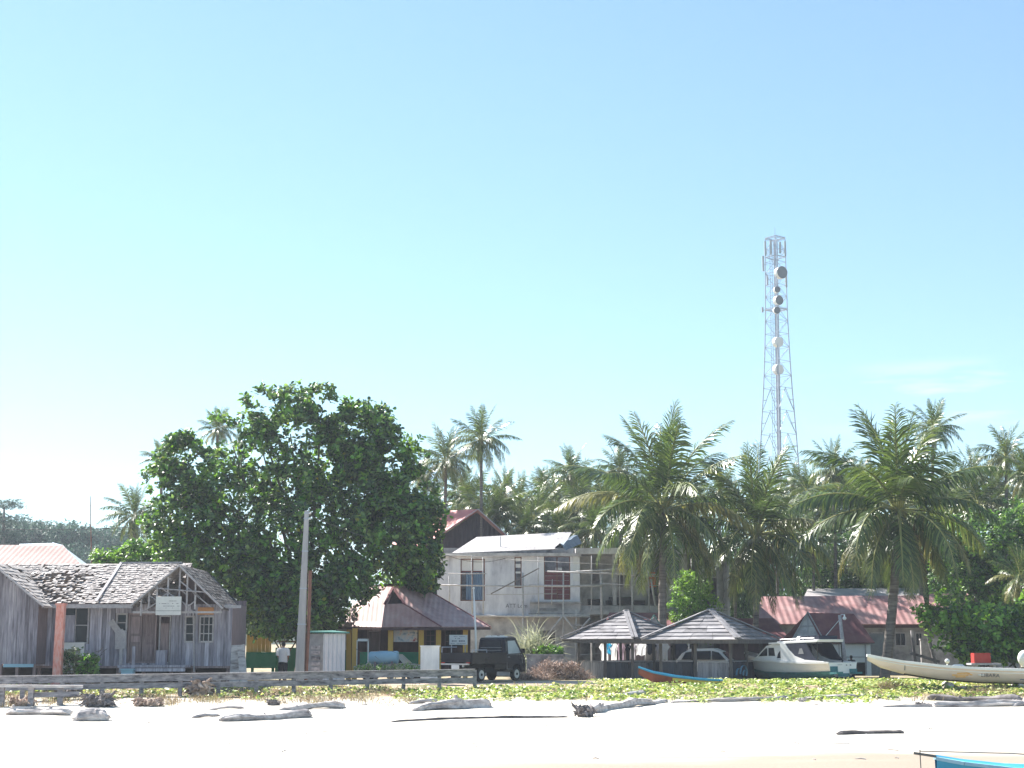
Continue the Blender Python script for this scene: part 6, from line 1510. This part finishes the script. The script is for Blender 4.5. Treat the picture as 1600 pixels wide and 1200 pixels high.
heap('brush_heap', 'low spread of dry brush just right of the front of the pickup', 'brush heap', 832, 75, .9, .4, .6, 1500, M['dry_brush'], 62)
heap('grass_tuft', 'dry grass tuft under the bow of the long cream boat', 'grass', 1392, 64.0, .8, .38, .4, 700, M['dry_grass'], 63, (.2, .45), .02)
heap('grass_tuft', 'dry twiggy tuft on the sand edge below the middle of the long cream boat', 'grass', 1545, 61.5, 1.1, .35, .4, 800, M['dry_grass'], 64, (.2, .4), .02)

# ---- coconut palms
def palm_crown(seed, nf=26, nl=46, dead=3, spread=1.0, L=1.0, lw=.021):
    rg_ = np.random.default_rng(seed); V, Q, MI, o = [], [], [], 0
    def put(v, q, m_):
        nonlocal o
        V.append(v); Q.append(q + o); MI.append(np.full(len(q), m_)); o += len(v)
    for f_ in range(nf + dead):
        isd = f_ >= nf; fr = min(1, f_ / (nf - 1)); az = f_ * 2.39996 + rg_.uniform(-.3, .3)
        e0 = R((88 - 75 * fr if fr < .2 else 56 - 100 * (fr - .2) / .8 * spread) + rg_.uniform(-7, 7)) if not isd else R(-45 - rg_.uniform(0, 30))
        bend = R(22 + 62 * min(1, fr * 1.7) + rg_.uniform(-14, 16)) if not isd else R(35)
        if e0 - bend < R(-88): bend = e0 + R(86)
        ylw = fr > .35 and rg_.random() < .10
        Lf = L * (.82 + .2 * math.sin(math.pi * min(1, fr + .25)) + rg_.uniform(-.08, .06)) * (.8 if isd else 1)
        n = 16; pts = [np.array([0.03 * L * math.cos(az), .03 * L * math.sin(az), .02 * L])]; T = []
        for i in range(n):
            a = e0 - bend * ((i + .5) / n) ** 1.3; t = np.array([math.cos(a) * math.cos(az), math.cos(a) * math.sin(az), math.sin(a)]); T.append(t); pts.append(pts[-1] + t * Lf / n)
        T.append(T[-1]); pts = np.array(pts); T = np.array(T); side = np.array([-math.sin(az), math.cos(az), 0]); tw = rg_.uniform(-.5, .5)
        # rib: a narrow three sided strip
        upv = np.cross(T, side); w = np.linspace(.016, .003, n + 1)[:, None] * L
        sd = side * math.cos(tw) + upv * math.sin(tw); nn_ = np.cross(sd, T)
        rib = np.stack([pts - sd * w, pts + nn_ * w * -.9, pts + sd * w, pts + nn_ * w * -.9], 1)[:, :3].reshape(-1, 3)
        rq = np.array([[i * 3 + a, i * 3 + b_, i * 3 + 3 + b_, i * 3 + 3 + a] for i in range(n) for a, b_ in ((0, 1), (1, 2), (2, 0))])
        put(rib, rq, 2 if isd else 1)
        k = np.linspace(.14, .995, nl); ii = k * n; i0 = np.clip(ii.astype(int), 0, n - 1); fr_ = (ii - i0)[:, None]
        pk = pts[i0] * (1 - fr_) + pts[i0 + 1] * fr_; tk_ = norm(T[i0] * (1 - fr_) + T[np.minimum(i0 + 1, n)] * fr_)
        for sg in (-1, 1):
            S_ = norm((sd[i0]) * sg); N_ = nn_[i0] * -1; N_ = np.where(N_[:, 2:] < 0, -N_, N_)
            yg = max(0., 1 - fr * 4) if not isd else 0
            D = norm(S_ * (.85 - .5 * yg) + tk_ * (.35 + .6 * yg + .7 * k[:, None]) + N_ * rg_.uniform(.0, .25, (nl, 1)) + rg_.normal(size=(nl, 3)) * .13 - np.array([0, 0, .22]))
            ll = (Lf * .235 * np.sin(np.pi * (.10 + .86 * k)) ** .7 * rg_.uniform(.82, 1.1, nl) + .02 * L)[:, None]
            ll = ll * (1 - .25 * yg)
            if isd: ll = ll * .7
            D2 = norm(D - np.array([0, 0, 1.0]) * rg_.uniform(.55, 1.2, (nl, 1)) * (1.5 if fr > .3 else .6)); D1 = norm(D - np.array([0, 0, .12]))
            w = (lw * L * np.clip(ll / (Lf * .2), .45, 1.1)); a = pk; b_ = pk + D1 * ll * .5; c = b_ + D2 * ll * .5
            q_ = tk_ * .5
            v = np.stack([a - q_ * w * .6, a + q_ * w * .6, b_ - q_ * w, b_ + q_ * w, c - q_ * w * .15, c + q_ * w * .15], 1).reshape(-1, 3)
            qq = (np.arange(nl)[:, None, None] * 6 + np.array([[0, 1, 3, 2], [2, 3, 5, 4]])[None]).reshape(-1, 4)
            put(v, qq, 2 if isd else (3 if ylw else 0))
    return np_mesh('palm_crown', np.concatenate(V), np.concatenate(Q), [M['palm_leaf'], M['palm_rib'], M['palm_dead'], M['palm_yellow']], np.concatenate(MI))
def palm_trunk(base, top, r0, seed):
    rr = random.Random(seed); mb = MB(); n = max(10, int((top - base).length / .28)); off = Vector((rr.uniform(-.12, .12), rr.uniform(-.2, .2), 0)); P, Rd = [], []
    for i in range(n + 1):
        t = i / n; P.append(base + (top - base) * t + off * math.sin(math.pi * t)); Rd.append(r0 * (1 - .3 * t + .5 * max(0, .06 - t) * 8) * (1.06 if i % 2 else .97))
    mb.tube(P, Rd, 9, True, .02, rr); return mb
variants = [palm_crown(100 + i, 30 + i % 3, 36, 1 + i % 2, 1.08 - .06 * (i % 2), 1.0, .022) for i in range(5)]
def palm(name, label, px, py, Lpx, Y, var=None, rz=0, basepx=None, group=None, r0=.17, me=None, nuts=0, tilt=(0, 0), cat='palm'):
    top = W(px, py, Y); bx = basepx if basepx is not None else px; b = gbase(bx, 1055, Y)
    L = Lpx / S(Y); t = thing(name, label, cat, b, group)
    c = bpy.data.objects.new('crown', me if me is not None else variants[var % 5]); scene.collection.objects.link(c); c.parent = t
    c.location = top - b; c.scale = (L,) * 3; c.rotation_euler = (tilt[0], tilt[1], rz)
    palm_trunk(b - Vector((0, 0, .3)), top, r0, int(px)).build('trunk', M['palm_bark'], t, True)
    rn = random.Random(int(px) + 1)
    for i in range(nuts):
        a = i * 2.4 + .4; mb = MB(); q = top + Vector((.3 * math.cos(a), .3 * math.sin(a), -.28 - .12 * (i % 3))); mb.ball(q, .125, 9, 7, (.9, .9, 1.15)); mb.build('coconut', M['coconut'], t, True)
    return t
palm('coconut_palm', 'big coconut palm in front of the unfinished building, bare trunk reaching down behind the gazebos', 1038, 800, 172, 87, rz=.5, basepx=1036, me=palm_crown(201, 38, 62, 2, 1.1, 1.0, .017), r0=.26, nuts=5)
palm('coconut_palm', 'lower drooping coconut palm between the big centre palm and the telecom tower', 1182, 838, 150, 89, rz=1.9, basepx=1176, me=palm_crown(202, 33, 60, 4, 1.2, 1.0, .017), r0=.19, nuts=3)
palm('coconut_palm', 'big leaning coconut palm on the right in front of the salmon roof', 1404, 800, 172, 80, rz=2.6, basepx=1378, me=palm_crown(207, 40, 62, 3, 1.25, 1.0, .017), r0=.27, nuts=6)
PALMS = [  # px, py, L, Y, variant, label, group
 (340, 672, 40, 112, 0, 'small palm head standing in the sky gap left of the big tree top'), (252, 722, 38, 108, 1, 'small palm showing above the upper left side of the big tree'),
 (210, 808, 56, 100, 2, 'palm with drooping dark fronds at the left edge of the big tree'), (374, 692, 20, 125, 3, 'tiny palm head close beside the top left of the big tree'),
 (752, 690, 60, 104, 4, 'tallest slim palm against the sky right of the big tree'), (697, 722, 62, 106, 2, 'ragged palm just left of the tallest slim palm'),
 (893, 742, 50, 110, 1, 'palm with upright spear fronds left of the big centre palm'), (847, 748, 20, 118, 3, 'thin stunted palm with tiny crown and straight bare trunk'),
 (1302, 735, 55, 104, 0, 'grey-green palm right of the telecom tower foot'), (1458, 672, 52, 106, 4, 'tall palm head rising directly behind the big right hand palm'),
 (1572, 715, 56, 102, 1, 'palm with arching fronds near the right edge of the photo'), (1520, 745, 50, 108, 3, 'palm between the big right palm and the right edge palms'),
 (1606, 745, 55, 97, 2, 'pale palm cut by the right edge of the photo'), (1262, 770, 50, 110, 3, 'low palm immediately right of the telecom tower'),
 (1338, 760, 50, 112, 2, 'palm half hidden behind the left fronds of the big right palm'), (1596, 905, 60, 86, 0, 'young low palm among dark leaves at the right edge'),
 (968, 735, 46, 112, 4, 'palm partly hidden by the left fronds of the big centre palm'), (1125, 770, 50, 104, 0, 'palm between the big centre palm and the lower drooping palm'),
 (663, 745, 44, 108, 0, 'palm peeping over the right shoulder of the big tree'), (1440, 760, 58, 100, 1, 'full palm close behind the right side of the big right palm')]
for i, (px, py, Lp, Y, vr, lab) in enumerate(PALMS):
    palm('coconut_palm', lab, px, py, Lp, Y, vr, i * 1.3, group='coconut palms in the grove', r0=.14)
GROVE = [(735, 790, 55, 112), (775, 805, 60, 108), (812, 790, 50, 116), (838, 812, 60, 110), (868, 790, 55, 114), (905, 800, 62, 108), (945, 790, 55, 115), (790, 770, 40, 122), (930, 830, 55, 104), (985, 800, 50, 112), (880, 830, 50, 106),
         (820, 830, 45, 105), (1090, 810, 50, 110), (1150, 800, 50, 114), (1215, 800, 50, 112), (1240, 830, 55, 105), (1300, 800, 55, 110), (1345, 810, 60, 108), (1470, 800, 60, 106), (1500, 790, 50, 112), (1550, 790, 50, 110), (1590, 800, 50, 108), (1270, 850, 50, 103), (680, 800, 45, 112), (720, 770, 40, 120), (1060, 790, 45, 116), (1010, 780, 45, 118), (1620, 780, 55, 104), (1560, 760, 45, 116), (1530, 790, 55, 103), (1610, 830, 55, 100), (1490, 770, 45, 118), (1415, 780, 50, 118), (1370, 760, 45, 120), (1320, 770, 45, 119), (1285, 800, 50, 113), (1190, 780, 40, 121), (1240, 760, 40, 122), (960, 770, 45, 119), (915, 770, 40, 123), (855, 775, 42, 121), (765, 815, 50, 107), (700, 830, 50, 109)]
for i, (px, py, Lp, Y) in enumerate(GROVE):
    palm('coconut_palm', 'mid height coconut palm in the dense grove behind the roofs', px, py, Lp * 1.12, Y, i * 2 + i // 5, i * 2.1, group='dense palm grove behind the roofs', r0=.13)
# broadleaf undergrowth behind the grove so that no bare horizon shows through
small = []
for s_ in range(4):
    rg_ = np.random.default_rng(300 + s_); bl = [(rg_.uniform(-.5, .5), rg_.uniform(-.4, .4), rg_.uniform(.35, .8), rg_.uniform(.3, .5), rg_.uniform(.3, .5), rg_.uniform(.22, .36)) for _ in range(7)]
    C, Dn = blob_clusters(rg_, bl, 420, .4); v, q = rosettes(rg_, C, Dn, 8, .06, .55); v[:, 2] = np.maximum(v[:, 2], .02)
    small.append((v, q))
sm_near = [np_mesh('crown', v, q, [LD]) for v, q in small]; sm_far = [np_mesh('crown', v, q, [M['leaf_hill_haze']]) for v, q in small]
def bush_tree(name, label, px, ytop, Y, wpx, meshes, i, group, zb=None):
    b = gbase(px, 1055, Y); 
    if zb is not None: b.z = zb
    t = thing(name, label, 'tree', b, group); c = bpy.data.objects.new('crown', meshes[i % 4]); scene.collection.objects.link(c); c.parent = t
    h = (Z(ytop, Y) - b.z) / 1.05; c.scale = (wpx / S(Y), wpx / S(Y), h); c.rotation_euler = (0, 0, i * 1.7)
    mb = MB(); mb.tube([b - Vector((0, 0, .3)), b + Vector((.1, 0, h * .25)), b + Vector((0, 0, h * .6))], [.22, .17, .06], 7); mb.build('trunk', M['bark'], t, True)
UG = [(650 + 42 * i, 812 + 16 * math.sin(i * 2.3), 124 + 3 * (i % 3)) for i in range(24)]
UG += [(640 + 50 * i, 868 + 12 * math.sin(i * 1.7), 116 + 2 * (i % 3)) for i in range(20)]
for i, (px, yt, Y) in enumerate(UG): bush_tree('undergrowth_tree', 'dark leafy tree in the shaded back row behind the palms', px, yt, Y, 52, sm_near, i, 'shaded back row of leafy trees')
for i, (px, py, Lp, Y) in enumerate([(1690, 740, 55, 102), (1740, 790, 58, 98), (1800, 730, 55, 106), (1870, 770, 56, 100), (1940, 740, 52, 108)]):
    palm('coconut_palm', 'mid height coconut palm in the dense grove behind the roofs', px, py, Lp * 1.1, Y, i, i * 1.9, group='dense palm grove behind the roofs', r0=.13)
for i in range(12): bush_tree('undergrowth_tree', 'dark leafy tree in the shaded back row behind the palms', 1660 + 42 * i, 850 + 20 * math.sin(i * 2.1), 98 + 4 * (i % 3), 60, sm_near, i, 'shaded back row of leafy trees')
for i in range(9): bush_tree('undergrowth_tree', 'dark leafy tree in the shaded back row behind the palms', -60 - 45 * i, 870 + 15 * math.sin(i * 2.1), 92 + 4 * (i % 3), 62, sm_near, i, 'shaded back row of leafy trees')
hx = list(np.linspace(-190, -40, 40)); hy = list(np.linspace(150, 420, 40))
def hill_z(x, y):
    e = np.clip((-38 - x) / 20, 0, 1); e = e * e * (3 - 2 * e); f = np.clip((y - 165) / 60, 0, 1); return -.5 + 14 * e * f + 2.0 * e * f * math.sin(x * .1) * math.cos(y * .07)
hm_ = mat('wooded_hill_floor', [(.03, .05, .03), (.05, .08, .04)], .2, .95)
grid_sheet('hills', hx, hy, lambda x, y: float(hill_z(x, y)), hm_)
rh_ = random.Random(44); hts = []
for i in range(110):
    Y = rh_.uniform(180, 245); px = rh_.uniform(-30, 235); x = X(px, Y, 830); hts.append((x, Y))
for i, (x, Y) in enumerate(hts):
    zb = float(hill_z(x, Y)); t = thing('hillside_tree', 'haze-blue tree on the distant wooded hillside at the far left', 'tree', (x, Y, zb), 'distant hillside trees on the left')
    w = rh_.uniform(4.2, 6.5); h = rh_.uniform(3.6, 6.5); c = bpy.data.objects.new('crown', sm_far[i % 4]); scene.collection.objects.link(c); c.parent = t; c.scale = (w, w, h); c.rotation_euler = (0, 0, i * 1.7)
    mb = MB(); b = Vector((x, Y, zb)); mb.tube([b - Vector((0, 0, .3)), b + Vector((.1, 0, h * .25)), b + Vector((0, 0, h * .7))], [.25, .2, .08], 6); mb.build('trunk', M['bark'], t, True)
x, Y = X(6, 200, 800), 200.0; zb = float(hill_z(x, Y)); t = thing('hillside_tree', 'taller distant tree with flat layered top at the left edge of the photo', 'tree', (x, Y, zb)); zt = Z(778, Y)
for k, (f_, w) in enumerate(((1.0, 3.2), (.85, 4.4), (.68, 4.0))):
    c = bpy.data.objects.new('foliage_tier', sm_far[k]); scene.collection.objects.link(c); c.parent = t; c.scale = (w, w, 1.9); c.location = (0, 0, (zt - zb) * f_ - 1.9)
mb = MB(); b = Vector((x, Y, zb)); mb.tube([b, Vector((x + .2, Y, (zb + zt) / 2)), Vector((x, Y, zt - 1.2))], [.35, .28, .12], 7); mb.build('trunk', M['bark'], t, True)

# ---- beach creeper and dry grass: ground cover
rg_ = np.random.default_rng(71); n = 60000
x = rg_.uniform(-24, 26, n); y = rg_.uniform(56.8, 66.6, n)
pxs = 800 + x * S(60)
edge = 58.6 + .7 * np.sin(x * .9) + .5 * np.sin(x * 2.3 + 1) + .35 * np.sin(x * 5.1) + .25 * np.sin(x * 11.3) + np.where(pxs < 620, 1.2, 0) + np.where(pxs > 1380, 2.0, 0) + np.where((pxs > 860) & (pxs < 1060), .5, 0)
dens = np.clip((y - edge) / .9, 0, 1) * np.clip((66.0 + .45 * np.sin(x * 1.7) + .3 * np.sin(x * 4.3 + 2) - y) / .8, 0, 1)
dens *= np.where(pxs < 640, .28, np.where(pxs < 700, .5, .8)) * np.where((pxs < 900) & (y > 64.3), .04, 1); dens *= np.clip(.32 + .95 * (np.sin(x * 1.3 + y * .7) * np.sin(y * 1.9 - x * .6) + .6), .12, 1)
dens = np.where((pxs > 880) & (pxs < 1370) & (y > 65), dens * 1, dens)
k = rg_.random(n) < dens; x, y = x[k], y[k]
x2, y2 = rg_.uniform(3.4, 27, 26000), rg_.uniform(65.8, 74, 26000)
k = rg_.random(26000) < np.clip(.3 + .6 * np.sin(x2 * 1.1 + y2) * np.sin(y2 * 1.3 - x2 * .5), .15, 1) * np.clip((x2 - 3.4) / 1.5, 0, 1)
x, y = np.concatenate([x, x2[k]]), np.concatenate([y, y2[k]]); n = len(x)
z = np.array([gz(a, b_) for a, b_ in zip(x, y)]); hgt = rg_.uniform(.02, .22, n) * np.where(y > 65.6, .45, 1) * (.6 + .5 * np.sin(x * 2.1) * np.cos(y * 3))
P = np.stack([x, y, z + np.maximum(.02, hgt)], 1); az = rg_.uniform(0, 2 * np.pi, n); D = norm(np.stack([np.cos(az), np.sin(az), rg_.uniform(-.1, .6, n)], 1)); N = norm(rg_.normal(size=(n, 3)) * .45 + [0, -.25, 1])
L = rg_.uniform(.09, .17, n); v, q = leaf_arrays(P, D, N, L, L * .9)
o = bpy.data.objects.new('beach_creeper', np_mesh('beach_creeper', v, q, [M['creeper']])); scene.collection.objects.link(o); tag(o, 'bright green beach creeper covering the bank above the sand', 'ground cover', kind='stuff')
n = 90000; x = rg_.uniform(-24, 24, n); y = rg_.uniform(56.8, 66.8, n); pxs = 800 + x * S(60)
dens = np.where(pxs < 660, .7, .1) * np.clip((y - np.where(pxs < 660, 57.5, 58.6) - .5 * np.sin(x * 1.1) - .4 * np.sin(x * 3.1)) / 1.5, 0, 1) * np.where((pxs < 760) & (y > 64.0), .1, 1) * np.clip((66.6 - y) / .8, 0, 1) * np.clip(.6 + np.sin(x * .9 + 1.2 * y) * np.sin(x * 2.3), .12, 1)
k = rg_.random(n) < dens; x, y = x[k], y[k]; n = len(x); z = np.array([gz(a, b_) for a, b_ in zip(x, y)])
az = rg_.uniform(0, 2 * np.pi, n); el = rg_.uniform(.3, 1.4, n); D = np.stack([np.cos(az) * np.cos(el), np.sin(az) * np.cos(el), np.sin(el)], 1)
v, q = blades(rg_, np.stack([x, y, z], 1), D, rg_.uniform(.12, .34, n), rg_.uniform(.015, .035, n), .9, 3)
o = bpy.data.objects.new('dry_grass', np_mesh('dry_grass', v, q, [M['dry_grass']])); scene.collection.objects.link(o); tag(o, 'straggling dry grass along the foot of the barrier', 'grass', kind='stuff')

# ================================================================== driftwood on the beach
def gpt(px, py):   # the point of the ground seen at that pixel
    lo, hi = 30., 70.
    for _ in range(40):
        m_ = (lo + hi) / 2
        if Z(py, m_) > gz(X(px, m_), m_): hi = m_
        else: lo = m_
    # Z at that pixel falls below the ground nearer to the camera
    return lo
def gp(px, py):
    best = min(np.linspace(30, 70, 801), key=lambda Y: abs(Z(py, Y) - float(gz(X(px, Y), Y)))); return Vector((X(px, best), best, float(gz(X(px, best), best))))
def driftlog(label, a, b, r0, r1, seed, m_='drift', bend=.1, flat=1.0, group='driftwood logs on the sand', name='driftwood_log', knots=2, lift=0, cat='log'):
    rr = random.Random(seed); A, B = gp(*a), gp(*b); d = B - A; Ln = d.length; n = max(12, int(Ln / .13)); u = d.normalized(); sd = Vector((-u.y, u.x, 0)).normalized(); nk = 14
    ph = [rr.uniform(0, 6.3) for _ in range(12)]; r0 *= .72; r1 *= .72; rings = []
    big = max(r0, r1) > .1; wig = .10 if big else .03
    for i in range(n + 1):
        t = i / n; s_ = t * Ln; r_ = r0 + (r1 - r0) * t
        r_ *= 1 + .13 * math.sin(s_ * 2.1 + ph[0]) + .09 * math.sin(s_ * 5.3 + ph[1]) + .05 * math.sin(s_ * 11 + ph[2])
        e_ = min(t, 1 - t) * Ln / max(r0, r1); r_ *= min(1, .55 + .6 * e_)
        c = A + d * t + sd * (wig * math.sin(s_ * 1.3 + ph[3]) + wig * .4 * math.sin(s_ * 3.7 + ph[4])); c.z = float(gz(c.x, c.y)) + r_ * .42 + bend * .5 * math.sin(math.pi * t) + .04 * big * math.sin(s_ * 1.9 + ph[5]); ring = []
        for k in range(nk):
            th = 2 * math.pi * k / nk; f_ = 1 + .10 * math.sin(3 * th + ph[6] + s_ * .5) + .12 * math.sin(5 * th + ph[7] - s_ * .35) + .06 * math.sin(7 * th + ph[8] + s_ * 2) + rr.uniform(-.05, .05)
            jag = rr.uniform(-.16, .16) * (1 if i in (0, n) else 0) * min(1, 5 * r_)
            ring.append(c + sd * (r_ * f_ * 1.15 * math.cos(th)) + Vector((0, 0, r_ * f_ * .92 * math.sin(th))) + u * jag)
        rings.append(ring)
    mb = MB(); mb.loft(rings, True, True)
    for k in range(knots if big else 0):
        i = rr.randrange(2, n - 1); c = sum((Vector(q) for q in rings[i]), Vector()) / nk; R_ = r0 + (r1 - r0) * i / n; e_ = c + (u * rr.uniform(-1, 1) - sd * rr.uniform(-.5, .6) + Vector((0, 0, rr.uniform(.6, 1.1)))).normalized() * R_ * rr.uniform(1.15, 1.7)
        mb.tube([c, (c + e_) / 2, e_], [R_ * .5, R_ * .42, R_ * .25], 8, True, .2, rr)
    c = (A + B) / 2
    return solo(mb, name, M[m_], label, cat, c, group)
driftlog('long pale flat log lying at the far left edge of the beach', (16, 1117), (118, 1117), .20, .26, 1)
driftlog('short thick sawn log with a dark hollow end on the left of the beach', (119, 1126), (174, 1126), .27, .31, 2, knots=1)
driftlog('medium grey log tapering to the right on the open sand left of centre', (346, 1127), (488, 1120), .14, .2, 3)
driftlog('thin flat drift plank just left of the medium grey log', (306, 1122), (346, 1119), .07, .09, 4, knots=0)
driftlog('big pale knotty log at the edge of the creeper left of centre', (645, 1111), (762, 1104), .2, .36, 5, bend=.06)
driftlog('very long thin dark pole lying straight across the sand in the centre', (612, 1129), (886, 1121), .055, .075, 6, 'drift_dark', .01, knots=0)
driftlog('pale log stretching right from the gnarled stump in the centre', (925, 1114), (1042, 1097), .26, .13, 7)
driftlog('dark wet plank lying alone on the open sand at lower right', (1302, 1148), (1406, 1146), .09, .12, 8, 'drift_dark', .0, knots=1)
driftlog('long pale log along the creeper edge right of centre', (1046, 1098), (1240, 1092), .07, .12, 9, knots=1)
driftlog('pale log lying at the creeper edge below the white cabin boat', (1240, 1094), (1400, 1091), .1, .1, 10, knots=1)
driftlog('grey log with a forked end on the sand below the long cream boat', (1375, 1105), (1450, 1104), .06, .13, 11, 'drift', .02)
driftlog('long heavy grey log in front of the long cream boat, nearer one', (1455, 1105), (1600, 1103), .2, .15, 12)
driftlog('long dark log in front of the long cream boat, farther one', (1445, 1093), (1592, 1098), .16, .2, 13, 'drift_dark')
driftlog('thin pale log just under the keel of the long cream boat', (1485, 1077), (1640, 1076), .09, .12, 14, knots=0)
driftlog('curled white root at the right edge of the beach', (1578, 1104), (1615, 1103), .1, .12, 15, knots=2, bend=.12)
driftlog('short pale log at the sand edge below the left half of the barrier', (440, 1110), (540, 1106), .13, .18, 16)
driftlog('small pale branch on the sand left of the short log', (330, 1110), (385, 1107), .06, .09, 17)
driftlog('thin twig on the sand below the dark wet plank', (1296, 1162), (1322, 1162), .02, .03, 18, 'drift', 0, knots=0)
driftlog('small twig lying near the blue boat bow', (1380, 1171), (1398, 1173), .018, .022, 19, 'drift_dark', 0, knots=0)
driftlog('pale branch lying behind the gnarled stump in the centre', (935, 1092), (1010, 1087), .1, .16, 20)
driftlog('grey slab half buried in the creeper edge left of centre', (640, 1100), (700, 1096), .08, .1, 21)
def rootball(label, px, py, r, n, seed, m_='drift_dark', sq=(1.3, .8, .9), cat='stump', name='root_stump'):
    rr = random.Random(seed); g_ = gp(px, py); c = g_ + Vector((0, 0, r * .3)); mb = MB(); mb.ball(c, r * .62, 12, 9, (sq[0] * .95, sq[1], sq[2] * .8), .3, rr)
    for k in range(n * 2):
        a = rr.uniform(0, 6.28); h0 = rr.uniform(-.2, .8); p = c + Vector((math.cos(a) * sq[0] * .45, math.sin(a) * sq[1] * .45, h0 * sq[2] * .55)) * r; pts = [p]
        v_ = Vector((math.cos(a) * sq[0], math.sin(a) * sq[1], rr.uniform(-.3, .9) * sq[2])).normalized()
        L = r * rr.uniform(.09, .19)
        for q in range(5):
            v_ = (v_ + Vector((rr.gauss(0, .5), rr.gauss(0, .5), rr.gauss(-.18, .45)))).normalized(); p = p + v_ * L; p.z = max(p.z, g_.z + .01); pts.append(p.copy())
        w = r * rr.uniform(.08, .17); mb.tube(pts, [w, w * .95, w * .8, w * .6, w * .4, w * .2], 6, True, .15, rr)
    return solo(mb, name, M[m_], label, cat, g_, 'root stumps along the beach edge')
rootball('gnarled dark root stump at the left end of the centre log', 912, 1120, .46, 13, 1, 'drift_dark', (1.1, .8, 1.0))
rootball('dark tangled root ball in front of the left end of the barrier', 158, 1104, .56, 46, 2)
rootball('pale root heap leaning against the barrier left of the walking man', 316, 1088, .58, 44, 3, 'dry_brush', (1.15, .7, 1.35))
rootball('small dark upright stump in the dry grass below the barrier', 430, 1102, .26, 18, 4)
rootball('dark wreckage of roots behind the short lower barrier at far left', 110, 1088, .5, 36, 5)
rootball('scrubby grey root tangle at the far left edge of the beach', 40, 1103, .38, 36, 6, 'dry_brush', (1.9, .8, .7))
rootball('small grey root on the sand below the long cream boat', 1432, 1104, .2, 14, 7, 'drift_dark')
rootball('small twisted root at the creeper edge below the cabin boat', 1252, 1096, .18, 14, 8, 'drift')
rootball('low scrubby tangle of dry roots right of the dark root ball', 235, 1103, .42, 40, 9, 'dry_brush', (1.9, .8, .55))
rg_ = np.random.default_rng(81); mbx = MB(); rr = random.Random(80)
for i in range(70):
    px, py = rr.uniform(0, 1600), 1100 + 88 * rr.random() ** 2.2; c = gp(px, py); L = rr.uniform(.05, .28); a = rr.uniform(0, 3.1); d = Vector((math.cos(a), math.sin(a), 0)) * L; mbx.tube([c + Vector((0, 0, .01)), c + d * .5 + Vector((0, 0, .03)), c + d + Vector((0, 0, .012))], [.012, .016, .008], 5)
tag(mbx.build('beach_litter', M['drift'], None), 'scattered small twigs and wrack on the sand', 'wrack', kind='stuff')

# ================================================================== sea air: one closed box of even haze round camera and scene
hz = MB(); hz.bb(-960, 960, -930, 2560, -11, 70)
hm = bpy.data.materials.new('haze'); hm.use_nodes = True
hn = hm.node_tree.nodes; hn.clear()
ho = hn.new('ShaderNodeOutputMaterial'); hp = hn.new('ShaderNodeVolumePrincipled')
hp.inputs['Color'].default_value = (.80, .88, 1.0, 1); hp.inputs['Density'].default_value = 0.00036; hp.inputs['Anisotropy'].default_value = 0.25
hm.node_tree.links.new(hp.outputs[0], ho.inputs['Volume'])
tag(hz.build('haze', hm), 'thin pale sea haze over the whole scene', 'haze', kind='stuff')
scene.cycles.volume_bounces = 0
